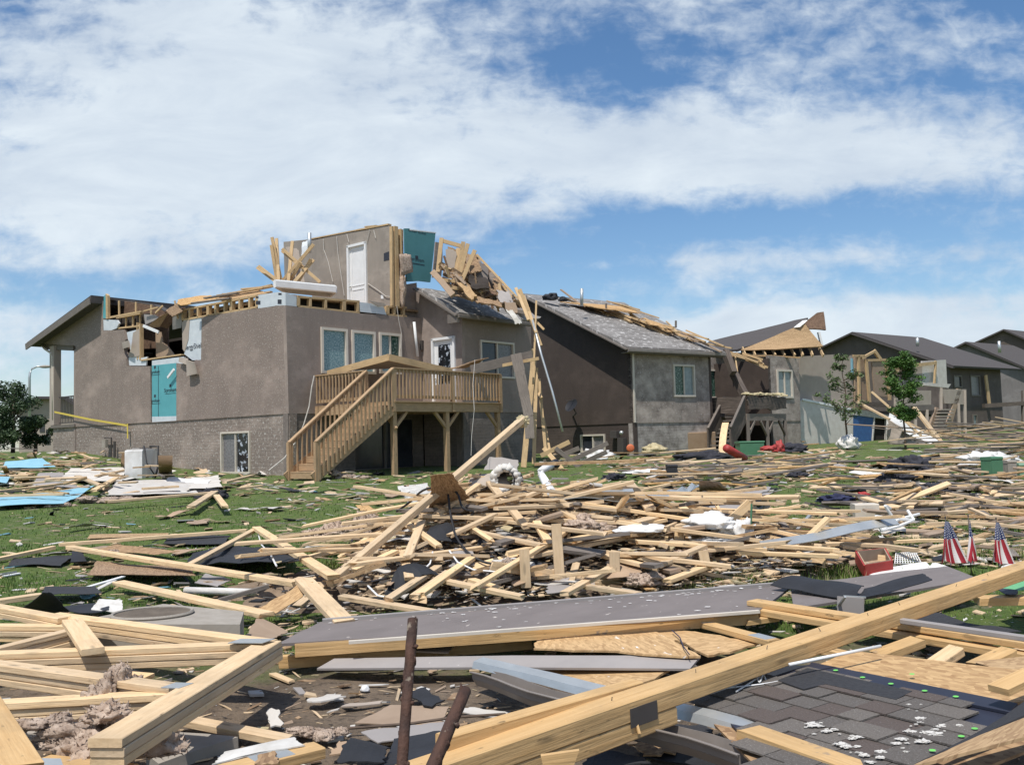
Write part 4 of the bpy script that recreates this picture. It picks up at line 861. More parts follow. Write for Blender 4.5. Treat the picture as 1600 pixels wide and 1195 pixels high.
# ---------------------------------------------------------------- far houses
def far_gable(name, Y, corner, uF, uG, gpx, fpx, wallm, roofm, label, wins=(), rdepth=12, trimm='trimdark'):
    o = q2(at(corner[0], corner[1], Y)); GP = Plane(o, uG); FP = Plane(o, uF)
    h = thing(name, (o[0], o[1], 1.0), label, 'house')
    lp = [GP.sz(*q) for q in gpx]; ap = max(lp, key=lambda q: q[1])
    part('gable_wall', MB().prism([[(lp[0][0], .8)]+lp+[(lp[-1][0], .8)]], GP, 0, -.2), wallm, h)
    if fpx:
        a = FP.sz(*fpx[0]); c = FP.sz(*fpx[1]); hz = [hole(FP, *w_[:2]) for w_ in wins]
        part('siding_wall', MB().prism([[(0, .8), (0, a[1]), (c[0], a[1]), (c[0], .8)]]+hz, FP, 0, -.2), wallm, h)
        for w_ in wins: window(FP, w_[0], w_[1], h, (w_[2],), .1, fm='trim')
    dv = V((*uF, 0)).normalized(); n3 = GP.n3
    for i in range(len(lp)-1):
        a, c = lp[i], lp[i+1]
        A = GP.p(*a)+n3*.4+V((0, 0, .12)); B_ = GP.p(*c)+n3*.4+V((0, 0, .12)); d_ = (A-B_).normalized()
        if i == 0: A = A+(A-B_).normalized()*.6
        if i == len(lp)-2: B_ = B_+(B_-A).normalized()*.6
        part('roof', MB().patch([A, B_, B_+dv*rdepth, A+dv*rdepth], 2, 2, 0, .15), roofm, h)
        part('barge_board', MB().bar(A-V((0, 0, .18))+n3*.05, B_-V((0, 0, .18))+n3*.05, .06, .34, up=n3), trimm, h)
    return h, GP, FP
h5, G5, F5 = far_gable('far_house', 66, (1483, 650), u2R, u2L, [(1483, 570), (1336, 521), (1275, 550)], [(1483, 573), (1563, 580)], 'wallbrown', 'rooffar', 'intact dark brown house with long dark roof and white vent pipe behind the wreckage', [((1489, 586), (1503, 606), 'glassdark'), ((1515, 586), (1532, 619), 'glassgrey'), ((1519, 647), (1528, 682), 'glasspale')], 10.5)
part('vent_pipe', MB().tube([at(1433.5, 541, 68), at(1433.5, 528, 68)], .12, 8), 'galv', h5, True)
part('leaning_board', MB().bar(F5.P(1540, 586, .3), F5.P(1546, 632, .3), .35, .1, up=F5.n3), 'pine_house', h5)
part('deck_beam', MB().bar(F5.P(1537, 634, .8), F5.P(1600, 630, 2), .3, .3), 'charwood', h5)
part('deck_post', MB().bar(F5.P(1600, 610, 2), F5.P(1600, 660, 2), .3, .3), 'greywood', h5)
h6, G6, F6 = far_gable('grey_house', 86, (1640, 650), u2R, (-.85, .52), [(1640, 592), (1509, 536), (1478, 551)], None, 'wallgrey', 'rooffar', 'pale grey sided house with plain gable wall at the right edge', (), 10)
h7, G7, F7 = far_gable('distant_house', 110, (1660, 600), u2R, (-.85, .52), [(1660, 556), (1568, 516), (1524, 536)], None, 'wallbrown', 'rooffar', 'dark brown gable rising behind the pale grey house', (), 10)
part('vent_pipe', MB().tube([at(1562, 551, 84), at(1561, 533, 84)], .14, 8), 'galv', h7, True)
h8, G8, F8 = far_gable('tan_house', 70, (100, 690), (-.3, .95), (-.95, -.1), [(130, 640), (105, 622), (60, 622), (30, 640)], None, 'walltan', 'rooffar', 'tan neighbouring house with brown roof seen past the porch post at far left', (), 10)
part('window', MB().prism([[G8.sz(*q) for q in ((62, 660), (70, 660), (70, 675), (62, 675))]], G8, .04, 0), 'glassdark', h8)
part('garage_door', MB().prism([[G8.sz(*q) for q in ((72, 672), (79, 672), (79, 694), (72, 694))]], G8, .04, 0), 'glassdark', h8)
# street lamp and trees
sl_ = thing('street_lamp', at(46, 690, 56), 'thin grey street lamp with curved arm rising behind the dark trees', 'street lamp')
part('pole', MB().tube([at(46, 695, 56), at(46, 590, 56), at(47, 582, 56), at(50, 576, 56), at(57, 573, 56), at(66, 572.5, 56)], .09, 8, r1=.05), 'galv', sl_, True)
part('lamp_head', MB().lump(at(71, 572.8, 56), (.4, .16, .1), 0, 2, flat=False), 'concrete', sl_, True)
def leaves(b, c, rad, n_, sz_, squash=1.0, hollow=.0):
    for _ in range(n_):
        q = V((random.gauss(0, 1), random.gauss(0, 1), random.gauss(0, 1))).normalized()*(hollow+(1-hollow)*rr()**.5)
        p = c+V((q.x*rad, q.y*rad, q.z*rad*squash)); a = V((ru(-1, 1), ru(-1, 1), ru(-.6, .6))).normalized(); t = a.cross(V((ru(-1, 1), ru(-1, 1), ru(-1, 1)))).normalized()
        s_ = sz_*ru(.6, 1.3); b.face([p-a*s_, p-t*s_*.45, p+a*s_, p+t*s_*.45])
def dark_tree(x, ybase, ytop, Y, wd, label, n_=26, seed=1, m_='leafC'):
    random.seed(seed); base = at(x, ybase, Y); base.z = zt(base.x, base.y) if Y < 80 else base.z; topz = at(x, ytop, Y).z; H = topz-base.z
    t = thing('leafy_tree', base, label, 'tree', None)
    b = MB().tube([base, base+V((.05, 0, H*.3)), base+V((0, 0, H*.75))], .11, 7, r1=.04)
    cl = []
    for i in range(n_):
        z = H*ru(.22, .98); w_ = wd*math.sin(math.pi*min(1, max(.12, (z/H)*.8+.1)))**.7; a = ru(0, 6.28); r_ = w_*ru(.2, .95); cl.append(base+V((math.cos(a)*r_, math.sin(a)*r_, z)))
        b.tube([base+V((0, 0, z*.6)), cl[-1]], .03, 4, r1=.01)
    part('trunk', b, 'bark', t, True)
    b = MB()
    for c in cl: leaves(b, c, wd*ru(.25, .45), 210, .075*Y/45, .75)
    part('crown', b, m_, t); return t
dark_tree(20, 706, 600, 46, 1.35, 'tallest dark green leafy tree at the far left in front of the tan house', 30, 3)
dark_tree(55, 704, 652, 47, .9, 'low dark green tree close beside the porch foundation at far left', 20, 4)
dark_tree(-4, 704, 640, 45, 1.5, 'dark leafy shrub cut off by the left edge of the photo', 20, 5)
def sapling(px, pyb, pyt, Y, wd, label, dense, leafm, seed):
    random.seed(seed); base = hit(px, pyb); Y = base.y; base = V((base.x, base.y, zt(base.x, base.y))); H = at(px, pyt, Y).z-base.z
    t = thing('young_tree', base, label, 'tree')
    tr = MB(); lv = MB(); sp = [base+V((.02*math.sin(i*1.3)*i*.4, 0, H*i/10)) for i in range(11)]; tr.tube(sp, .045, 7, r1=.012)
    for i in range(dense):
        f_ = ru(.2 if dense < 30 else .32, .97); p0 = base+V((0, 0, H*f_)); a = ru(0, 6.28); L_ = wd*(1.15-f_)*ru(.7, 1.2) if dense < 30 else wd*math.sin(math.pi*min(1, (1.12-f_)*1.05))*ru(.6, 1)
        d_ = V((math.cos(a), math.sin(a)*.8, ru(.25, .75))); p1 = p0+d_.normalized()*L_; pm = (p0+p1)/2+V((0, 0, -.03)); tr.tube([p0, pm, p1], .016, 4, r1=.005)
        for k in range(5 if dense < 30 else 6):
            q = p0+(p1-p0)*ru(.35, 1.05); leaves(lv, q+V((ru(-.1, .1), ru(-.1, .1), ru(-.08, .08))), .15 if dense < 30 else .2, 17 if dense < 30 else 34, .055, .6)
    part('trunk', tr, 'bark', t, True); part('crown', lv, leafm, t); return base
sb = sapling(1324, 703, 556, 38, 1.45, 'thin young tree with sparse leaves and a white bag round its foot', 27, 'leafA', 21)
sapling(1415, 702, 556, 40, .85, 'young tree with a dense bright green crown right of the blue door', 46, 'leafB', 22)
random.seed(31)
tag(MB().lump(sb+V((0, -.1, .2)), (.42, .3, .38), .25, 4, fr=2.2).obj('plastic_bag', 'whitedirty', smooth=True), 'white plastic bag wrapped round the foot of the thin young tree', 'bag')
# ---------------------------------------------------------------- debris
random.seed(77)
def heap(x, y):
    a = .82*math.exp(-(((x+.35)/1.15)**2+((y-12.0)/1.7)**2)**1.0)+.35*math.exp(-(((x-.4)/1.8)**2+((y-11.6)/1.8)**2))+.5*math.exp(-(((x-1.6)/2.3)**2+((y-11.0)/1.6)**2))+.28*math.exp(-(((x+1.7)/1.6)**2+((y-9.6)/1.2)**2))
    return a*(1+.25*noise.noise(V((x*1.3, y*1.3, 4))))
def zh(x, y): return zt(x, y)+heap(x, y)
def hh(px, py, h=0.0):
    d = ray(px, py); d = d/d.y; Y = 1.5
    while Y < 300:
        p = EYE+d*Y
        if p.z <= zh(p.x, p.y)+h: break
        Y += .05 if Y < 30 else .4
    return EYE+d*Y
def add(name, b, m, label, cat, group=None, smooth=False, kind=None):
    return tag(b.obj(name, m, smooth=smooth), label, cat, group, kind)
def bd(a, ha, c, hc, w, t, m, label, group=None, n=1, ch=.004, seg=1, sag=0.0, name='loose_board', plate=None, tw=0.0, rag=.0):
    rag = rag or min(.05, w*.4); seg = max(seg, 2)
    A = hh(*a, ha); B_ = hh(*c, hc)
    if n == 1 and not plate:
        return add(name, MB().bar(A, B_, w, t, top=True, ch=ch, n=max(seg, 1), sag=sag, tw=tw, rag=rag), m, label, 'board', group)
    h_ = thing(name, ((A.x+B_.x)/2, (A.y+B_.y)/2, min(A.z, B_.z)-t*n), label, 'board' if name == 'loose_board' else 'truss', group)
    for k in range(n):
        j = V((ru(-.006, .006), ru(-.006, .006), -k*(t+.003))); part('plank', MB().bar(A+j, B_+j, w, t, top=True, ch=ch), m, h_)
    for f_ in (plate or ()):
        P = A+(B_-A)*f_; d_ = (B_-A).normalized(); part('nail_plate', MB().bar(P-d_*.09, P+d_*.09, w*.96, .003), 'galv', h_)
    return h_
# base of the heap
b = MB(); g = []; nx, ny = 110, 60
for i in range(nx+1):
    for j in range(ny+1):
        x = -4.5+10.5*i/nx; y = 8+8.5*j/ny; h_ = heap(x, y); b.v.append(V((x, y, zt(x, y)+h_*.66-.08+(.12*noise.noise(V((x*3, y*3, 1)))+.06*noise.noise(V((x*9, y*9, 1))))*ss(.06, .3, h_)+(-.08 if h_ < .12 else 0))))
for i in range(nx):
    for j in range(ny): a = i*(ny+1)+j; b.f.append((a, a+ny+1, a+ny+2, a+1)); b.uv.append([(0, 0)]*4); b.mi.append(0)
add('rubble', b, 'rubble', 'crushed brown rubble and insulation at the bottom of the central heap of boards', 'rubble', kind='stuff')
PI = 'pine'
# ---- foreground left: roof truss laid over, three plies thick
def truss(rows, label, m='pine', plates=()):
    pts = [hh(*r_[0], r_[1]) for r_ in rows]; c = sum(pts, V((0, 0, 0)))/len(pts)
    t = thing('roof_truss', (c.x, c.y, min(p.z for p in pts)-.15), label, 'truss')
    for (a, ha, c_, hc, w, n_) in rows:
        A = hh(*a, ha); B_ = hh(*c_, hc)
        for k in range(n_):
            j = V((ru(-.008, .008), ru(-.008, .008), -k*.041)); part('chord' if w > .1 else 'web', MB().bar(A+j, B_+j, w, .038, top=True, ch=.004), m, t)
    for (p, h_, q, hq, w) in plates: part('nail_plate', MB().bar(hh(*p, h_+.006), hh(*q, hq+.006), w, .004), 'galv', t)
    return t
truss([((-60, 935), .36, (100, 964), .37, .10, 2), ((85, 958), .37, (425, 1001), .39, .11, 3), ((-60, 975), .30, (118, 976), .33, .09, 3), ((-50, 1022), .26, (125, 978), .33, .09, 3), ((113, 966), .40, (146, 1012), .40, .13, 1), ((-60, 1021), .34, (405, 1003), .385, .10, 3),
       ((-60, 1026), .33, (300, 1073), .38, .10, 3), ((-60, 1098), .25, (280, 1078), .35, .10, 3), ((424, 1000), .40, (168, 1152), .42, .15, 3)],
      'three ply pale roof truss lying in zigzag across the left foreground', plates=[((366, 1001), .39, (420, 1001), .41, .12), ((263, 1070), .385, (291, 1071), .40, .10), ((-10, 1096), .255, (18, 1093), .26, .1)])
bd((-30, 1082), .42, (38, 1196), .42, .14, .04, 'beam', 'wide pale plank running off the lower left corner')
bd((184, 907), .12, (418, 957), .14, .14, .04, PI, 'pale plank studded with nails on the grass above the concrete lid')
bd((262, 944), .02, (372, 965), .02, .09, .04, PI, 'short pale board tucked under the nail studded plank')
bd((-10, 937), .12, (66, 926), .12, .12, .05, PI, 'greenish cut board poking in beside black tar paper at left')
bd((285, 1119), .08, (456, 1152), .10, .09, .04, PI, 'thin pale board on the dirt below the three ply truss')
bd((60, 1184), .2, (205, 1200), .25, .12, .04, 'beam', 'pale board end under the insulation at bottom left')
bd((118, 1046), .1, (232, 1056), .1, .16, .03, PI, 'short board lying under the truss on the dirt')
b = MB().patch([hh(17, 1196, .3), hh(22, 1183, .3), hh(95, 1184, .32), hh(100, 1199, .32)], 3, 2, .01, .02); add('metal_plate', b, 'galv', 'grey metal nail plate at the very bottom left corner', 'plate')
# concrete lid with round opening
cl = thing('concrete_lid', hh(250, 965, 0), 'square concrete slab with a shallow round hole behind the three ply truss', 'concrete slab')
q = [hh(95, 975, .30), hh(255, 943, .30), hh(381, 955, .30), hh(375, 975, .30)]
b = MB(); b.patch(q, 4, 4, 0, .26); part('slab', b, 'concrete', cl)
c0 = hh(238, 960, .30)+V((0, 0, .012)); b = MB(); ring = 40
e1 = (q[1]-q[0])*.30; e2 = (q[3]-q[0])*.0; rx = (hh(292, 958, .205)-c0).length
inner = []; 
for k in range(ring): t = 2*math.pi*k/ring; inner.append(c0+V((math.cos(t)*.30, math.sin(t)*.24, .0)))
b.face(inner); part('hole_disc', b, 'darkbrown', cl)  # flat dark brown disc on the slab stands for the hole
part('rim', MB().tube(inner+[inner[0]], .015, 5), 'concrete', cl)
b = MB().patch([hh(228, 1180, .05), hh(268, 1140, .06), hh(372, 1150, .08), hh(248, 1195, .05)], 4, 4, .02, .06); add('concrete_slab', b, 'concrete', 'broken grey concrete slab under the thick end of the three ply truss', 'concrete slab')
add('stone_block', MB().lump(hh(30, 1140, .03), (.45, .22, .05), .3, 3), 'concrete', 'flat dusty grey stone beside the wide plank at the lower left', 'stone')
def fluff(px, py, h, r, label, m='insul', name='insulation_clump', amp=.5, sub=5, fr=2.0, group=None):
    amp *= .62; p = hh(px, py, h); b = MB(); r = (r[0]*.85, r[1]*.85, r[2]*.8)
    for _ in range(11):
        q = V((random.gauss(0, .45)*r[0], random.gauss(0, .45)*r[1], abs(random.gauss(0, .35))*r[2])); b.lump(p+q, (r[0]*ru(.25, .5), r[1]*ru(.3, .55), r[2]*ru(.25, .6)), amp*.9, 4, fr)
    vs = list(b.v)
    for _ in range(3600):
        q = random.choice(vs); a = V((ru(-1, 1), ru(-1, 1), ru(-.6, 1))).normalized(); s_ = ru(.05, .26)*min(r); e = a.cross(V((ru(-1, 1), ru(-1, 1), ru(-1, 1)))).normalized()*s_*.22; b.face([q-e, q+e, q+a*s_])
    return add(name, b, m, label, 'insulation', group, True)
fluff(192, 1095, .26, (.15, .1, .2), 'pinkish brown insulation tuft stuck on the truss at left', amp=.7)
fluff(175, 1172, .2, (.40, .2, .2), 'big brown insulation clump at the bottom edge under the truss end', amp=.65)
fluff(105, 1160, .2, (.28, .15, .12), 'flattened insulation wad at lower left between planks', amp=.65)
fluff(490, 1150, .04, (.17, .09, .07), 'tube of tan insulation on the dirt left of the rusty spikes', amp=.45)
fluff(345, 985, .15, (.18, .1, .06), 'small insulation scraps at the corner of the concrete lid')
fluff(520, 838, .0, (.38, .3, .26), 'shaggy brown insulation mound at the left foot of the heap', amp=.6)
fluff(575, 832, .05, (.35, .3, .3), 'stringy brown insulation bundle behind the long leaning pole', amp=.7)
fluff(1010, 912, .03, (.32, .2, .12), 'grey brown insulation wad at the front of the heap left of the grass tuft', amp=.7)
fluff(800, 895, .05, (.25, .2, .18), 'brown insulation wad in the front hollow of the heap', amp=.7)
fluff(935, 828, .05, (.45, .25, .14), 'brown insulation bulging between boards right of heap centre', amp=.7)
fluff(1085, 870, .05, (.3, .2, .1), 'insulation crumbs at the right foot of the heap', amp=.7)
fluff(160, 785, .0, (.65, .3, .14), 'tan insulation rags at the front edge of the left pile', amp=.6)
fluff(90, 792, .0, (.4, .2, .09), 'tan insulation scrap just left of the rags near the blue board', amp=.6)
fluff(540, 747, .0, (.55, .3, .24), 'tan insulation lump at the foot of the deck stair', amp=.4)
fluff(180, 868, .05, (.16, .12, .09), 'crumpled tan rag lying on the long board in the left lawn', amp=.6)
# ---- foreground centre
SP = thing('fallen_wall_section', hh(850, 970, 0), 'long flat taupe wall panel with white specks and a wooden frame edge across the foreground', 'wall panel')
A_, B_, C_, D_ = hh(432, 1006, .24), hh(500, 972, .24), hh(1240, 912, .22), hh(1185, 955, .26)
b = MB().patch([A_, D_, C_, B_], 16, 4, .012, .02); part('panel_sheet', b, 'fibre', SP)
lo = V((0, 0, -.045)); part('frame_board', MB().bar(A_+V((.12, .03, -.05)), D_+V((0, .03, -.05)), .04, .09), 'beam', SP)
part('trim_strip', MB().bar(A_+V((.5, -.02, .004)), D_+V((0, -.02, .004)), .035, .02), 'frame', SP)
part('trim_strip', MB().bar(B_+V((.02, 0, .01)), C_+V((0, 0, .01)), .05, .03), 'greypanel', SP)
bb = MB()
for i in range(130):
    f_ = rr(); e_ = abs(random.gauss(0, .06)) if rr() < .7 else rr(); P = B_.lerp(C_, f_).lerp(A_.lerp(D_, f_), min(.95, .03+e_))
    if noise.noise(V((f_*9, e_*2, 0))) < -.15: continue
    s_ = ru(.002, .008); bb.lump(P+V((0, 0, .008)), (s_*2.6, s_, s_*.3), .8, 2, 3)
part('white_fibres', bb, 'whitecloth', SP)
b = MB().patch([hh(1240, 950, .24), hh(1235, 913, .24), hh(1480, 884, .25), hh(1530, 905, .25)], 8, 3, .02, .02); add('wall_section_end', b, 'fibre', 'taupe wall panel end running on under the black felt at right', 'wall panel')
b = MB().patch([hh(495, 1043, .1), hh(522, 1028, .12), hh(860, 1018, .12), hh(1092, 1024, .15), hh(1075, 1041, .14), hh(860, 1037, .11)][:1]+[hh(522, 1028, .12), hh(1095, 1022, .15), hh(1078, 1042, .13)], 12, 2, .02, .015); add('siding_strip', b, 'greypanel', 'narrow grey siding strip lying over the dirt below the long taupe panel', 'siding strip')
bd((432, 1024), .12, (640, 1010), .14, .05, .09, 'beam', 'board on edge under the left part of the long taupe panel')
bd((640, 1008), .12, (832, 992), .14, .05, .10, 'beam', 'board on edge meeting the frayed plywood sheet', name='loose_board')
b = MB().patch([hh(640, 1018, .12), hh(655, 1004, .13), hh(712, 1003, .13), hh(700, 1020, .1)], 3, 3, .02, .01); add('cardboard_scrap', b, 'hardboard', 'tan hardboard scrap between the boards left of the upright rusty spike', 'hardboard')
b = MB().patch([hh(828, 1012, .16), hh(835, 978, .18), hh(1000, 974, .17), hh(1185, 1003, .17)][:4], 1, 1, 0, 0)
b = MB().patch([hh(830, 1014, .16), hh(832, 980, .18), hh(1010, 975, .17), hh(1110, 1026, .17)], 14, 8, .02, .014, rag=.05); add('plywood_sheet', b, 'osbwhite', 'frayed plywood sheet with white fluff behind the big foreground beam', 'plywood')
b = MB().patch([hh(1000, 976, .165), hh(1090, 985, .165), hh(1192, 1004, .165), hh(1108, 1024, .165)], 8, 5, .02, .014, rag=.05); add('plywood_sheet', b, 'osbwhite', 'smaller plywood piece crossed by the purple string behind the foreground beam', 'plywood')
b = MB().patch([hh(815, 1039, .08), hh(1060, 1043, .1), hh(985, 1072, .1), hh(900, 1064, .08)], 10, 4, .03, .014, rag=.05); add('plywood_sheet', b, 'osbwhite', 'plywood strip under the narrow grey siding strip', 'plywood')
tag(MB().tube([hh(*q, .185) for q in ((1050, 984), (1062, 995), (1068, 1010), (1077, 1022))], .004, 5).obj('purple_string', 'navycloth'), 'purple string curling over the frayed plywood sheet', 'string')
# gutters
def strip(rows, label, m, name, cat, prof, amp=0.0):
    A = hh(*rows[0]); B_ = hh(*rows[1]); d = (B_-A); s_ = d.cross(V((0, 0, 1))).normalized(); b = MB(); n_ = 14; sd = ru(0, 9)
    for i in range(n_):
        f0, f1 = i/n_, (i+1)/n_
        def P(f_, x, z): return A+d*f_+s_*(x+amp*noise.noise(V((f_*4+sd, x*3, 0))))+V((0, 0, z+amp*noise.noise(V((f_*5+sd, 7, z*3)))))
        for k in range(len(prof)-1):
            (x0, z0), (x1, z1) = prof[k], prof[k+1]; L_ = d.length
            b.face([P(f0, x0, z0), P(f1, x0, z0), P(f1, x1, z1), P(f0, x1, z1)], [(f0*L_, k*.1), (f1*L_, k*.1), (f1*L_, k*.1+.1), (f0*L_, k*.1+.1)])
    o = add(name, b, m, label, cat); md = o.modifiers.new('thick', 'SOLIDIFY'); md.thickness = .004; return o
strip(((745, 1050, .20), (1165, 1178, .26)), 'taupe rain gutter bent along its lip, running under the big foreground beam', 'gutter', 'rain_gutter', 'gutter', [(.05, .0), (.055, .012), (.035, .01), (.03, -.035), (0, -.08), (-.10, -.085), (-.11, -.01)], .012)
strip(((752, 1030, .22), (1195, 1135, .28)), 'shiny galvanised metal flashing beside the taupe gutter in front', 'galv', 'metal_flashing', 'flashing', [(.07, -.04), (.055, .0), (-.02, .012), (-.07, -.03), (-.11, -.02)], .012)
b = MB().patch([hh(1158, 1140, .2), hh(1178, 1122, .22), hh(1212, 1195, .2), hh(1170, 1199, .2)], 5, 4, .05, .01, rag=.02); add('insulated_metal', b, 'palegreen', 'crumpled pale green metal scrap at the broken end of the gutter', 'metal scrap')
# the big foreground beam
BM = thing('foreground_beam', at(660, 1190, 2.6)-V((0, 0, .25)), 'huge honey coloured doubled timber slanting across the whole lower right foreground', 'timber')
dl = .92
p0 = at(600, 1212, 3.35); p1 = at(1660, 861, 7.6)
b = MB().bar(p0, p1, .14, .095, top=True, ch=.006, n=6); part('chord', b, 'beam', BM)
dd_ = (p1-p0).normalized(); sd_ = dd_.cross(V((0, 0, 1))).normalized()
pa = p0+V((0, 0, -.098)); pb = p0+(p1-p0)*.235+V((0, 0, -.098)); part('chord', MB().bar(pa, pb, .135, .08, top=True, ch=.006), 'beam', BM)
pb2 = at(995, 1062, 4.4); pa2 = at(690, 1148, 3.6); part('chord', MB().bar(pa2, pb2, .08, .06, top=True, ch=.005), 'beam', BM)
f0 = .30
P_ = p0+(p1-p0)*.20+sd_*.072+V((0, 0, -.075))
if (P_-EYE).length > (p0+(p1-p0)*.20-sd_*.072-EYE).length: P_ = p0+(p1-p0)*.20-sd_*.072+V((0, 0, -.075))
part('nail_plate', MB().bar(P_-dd_*.09, P_+dd_*.09, .003, .085), 'trimdark', BM)
part('splinter', MB().bar(at(988, 1108, 4.15), at(999, 1146, 4.1), .012, .01), 'beam', BM)
for f_ in (.18, .27, .36, .44, .52, .58, .7, .78): 
    b = MB(); P2 = p0+(p1-p0)*f_+V((0, 0, .0)); b.bar(P2, P2+V((ru(-.01, .01), ru(-.01, .01), .018)), .003, .003); part('nail', b, 'trimdark', BM)
b = MB().patch([at(845, 1180, 3.2), at(905, 1172, 3.2), at(895, 1200, 3.2), at(850, 1202, 3.2)], 3, 2, .01, .02); add('splintered_offcut', b, 'beam', 'splintered offcut under the left end of the big foreground beam', 'board')
# rusty spikes
for (a, ya, c, yc, r_, lb) in (((645, 967), 2.35, (627, 1210), 2.15, .0135, 'taller rusty knobbly iron spike standing upright at the bottom centre'), ((727, 1078), 2.3, (668, 1215), 2.05, .0155, 'shorter rusty iron spike leaning right beside the taller spike')):
    A = at(*a, ya); B_ = at(*c, yc); gz2 = zt(B_.x, B_.y); d_ = (B_-A).normalized(); B_ = A+d_*((gz2-.05-A.z)/d_.z); b = MB(); n_ = 40; pts = []
    for i in range(n_+1):
        p = A+(B_-A)*(i/n_)
        pts.append(p+V((noise.noise(V((i*.9, 1, 0)))*.0025, noise.noise(V((i*.9, 5, 0)))*.0025, 0)))
    b.tube(pts, r_, 12)
    for i in range(0, n_+1): a = ru(0, 6.28); b.lump(pts[i]+V((r_*.75*math.cos(a), r_*.75*math.sin(a), ru(-.01, .01))), (r_*ru(.3, .6), r_*.5, r_*ru(.4, 1.2)), .5, 2, flat=False)
    for i in range(2, n_, 4): b.lump(pts[i]+V((r_*1.05, -r_*.4, 0)), (r_*.42, r_*.5, r_*.42), .3, 2, flat=False)
    add('rusty_spike', b, 'rust', lb, 'iron spike', smooth=True)
# black bag and tar paper at the bottom
def sheet(pts, h, label, m, name, cat, amp=.05, nu=10, nv=6, th=.006, rag=.02, group=None, sag=0.0, hs=None):
    P = [hh(*q, (hs[i] if hs else h)) for i, q in enumerate(pts)]
    return add(name, MB().patch(P, nu, nv, amp, th, rag=rag, sag=sag, fr=2.5 if P[0].y < 12 else 1.2), m, label, cat, group)
sheet([(520, 1200), (545, 1160), (612, 1165), (600, 1200)], .1, 'glossy black plastic sheet at the bottom edge left of the spikes', 'tar', 'plastic_sheet', 'sheet', .08)
sheet([(590, 1200), (612, 1152), (690, 1138), (700, 1190)], .08, 'dark wet tar paper behind the two rusty spikes', 'tar', 'tar_paper', 'tar paper', .05)
sheet([(550, 1132), (610, 1102), (703, 1105), (690, 1132)], .03, 'pinkish tan board scrap on the dirt behind the spikes', 'hardboard', 'hardboard_scrap', 'hardboard', .02)
sheet([(556, 1145), (700, 1128), (690, 1146), (590, 1160)], .05, 'light grey sheet below the pinkish board scrap at bottom centre', 'greypanel', 'siding_scrap', 'siding scrap', .02)
sheet([(526, 1107), (545, 1099), (602, 1092), (596, 1098)], .03, 'thin curved tan sliver on the open dirt patch', 'walltan', 'wood_sliver', 'sliver', .02, 6, 2)
sheet([(700, 1110), (740, 1103), (800, 1108), (770, 1118)], .04, 'crumbly pale sheet between the short spike and the gutter', 'drywall', 'drywall_scrap', 'drywall', .03)
tag(MB().tube([hh(455, 1142, .04), hh(560, 1136, .05), hh(640, 1130, .06), hh(710, 1120, .06), hh(790, 1115, .05)], .008, 6).obj('long_twig', 'bark'), 'long thin brown twig lying over the scraps behind the spikes', 'twig')
tag(MB().lump(hh(570, 1077, .01), (.03, .022, .028), .2, 3).obj('crumpled_paper', 'white', smooth=True), 'small white crumpled ball on the bare dirt', 'paper')
bd((425, 1050), .03, (457, 1063), .03, .05, .02, PI, 'tiny yellowish offcut on the dirt near the truss corner')
bd((345, 1199), .2, (498, 1162), .2, .12, .05, 'beam', 'dirty board end with a metal plate at the bottom edge left of the spikes', plate=(.5,))
sheet([(330, 1190), (352, 1172), (460, 1152), (480, 1168)], .2, 'white flaked board scrap at the bottom left of centre', 'whitedirty', 'board_scrap', 'board scrap', .05)
sheet([(395, 1195), (402, 1175), (430, 1170), (440, 1195)], .22, 'dark brown plywood scrap at the bottom edge near the white flaked board', 'osbdirty', 'plywood_scrap', 'plywood', .03)
sheet([(378, 1000), (402, 962), (452, 985), (420, 1002)], .1, 'tan hardboard triangle between the concrete lid and the taupe panel', 'hardboard', 'hardboard_scrap', 'hardboard', .02)
sheet([(425, 1012), (470, 985), (500, 976), (480, 1000)], .16, 'grey trim corner at the left end of the long taupe panel', 'trim', 'trim_scrap', 'trim', .01, 4, 2)
# ---- right foreground: torn roof section
RS = thing('torn_roof_section', hh(1350, 1110, 0), 'torn off slab of roof with brown shingles, navy underlay with green nail caps and plywood', 'roof section')
S0, S1, S2, S3 = at(1045, 1110, 3.9), at(1262, 1030, 4.75), at(1600, 1108, 3.7), at(1380, 1230, 2.9)
S = [hh(1085, 1092, .26), hh(1262, 1037, .30), hh(1590, 1115, .34), hh(1330, 1240, .28)]
def onplane(P0_, P1_, P2_, px, py, d=0):
    n_ = (P1_-P0_).cross(P2_-P0_).normalized(); n_ = n_ if n_.z > 0 else -n_; r_ = ray(px, py); t = n_.dot(P0_+n_*d-EYE)/n_.dot(r_); return EYE+r_*t
OP = lambda px, py, d=0: onplane(S[0], S[1], S[2], px, py, d)
def polyp(name, px, d, m, th=.012, uvang=None):
    P = [OP(*q, d) for q in px]; n_ = (S[1]-S[0]).cross(S[2]-S[0]).normalized(); n_ = n_ if n_.z > 0 else -n_
    ux = (OP(1500, 1091)-OP(1300, 1048)).normalized(); uy = n_.cross(ux)
    uv = [((p-S[0]).dot(ux), (p-S[0]).dot(uy)) for p in P]; b = MB(); tr = tessellate_polygon([[V((a, c, 0)) for a, c in uv]])
    for t in tr:
        q_ = [P[k] for k in t]; u_ = [uv[k] for k in t]
        if (q_[1]-q_[0]).cross(q_[2]-q_[0]).dot(n_) < 0: q_.reverse(); u_.reverse()
        b.face(q_, u_)
    for k in range(len(P)):
        a, c = P[k], P[(k+1) % len(P)]; b.face([a, c, c-n_*th, a-n_*th], [(0, 0), (1, 0), (1, .02), (0, .02)])
    return part(name, b, m, RS), ux, uy, n_
polyp('roof_deck', [(1278, 1038), (1330, 1016), (1420, 1026), (1545, 1041), (1660, 1052), (1660, 1090), (1578, 1097), (1440, 1075)], .004, 'osb')
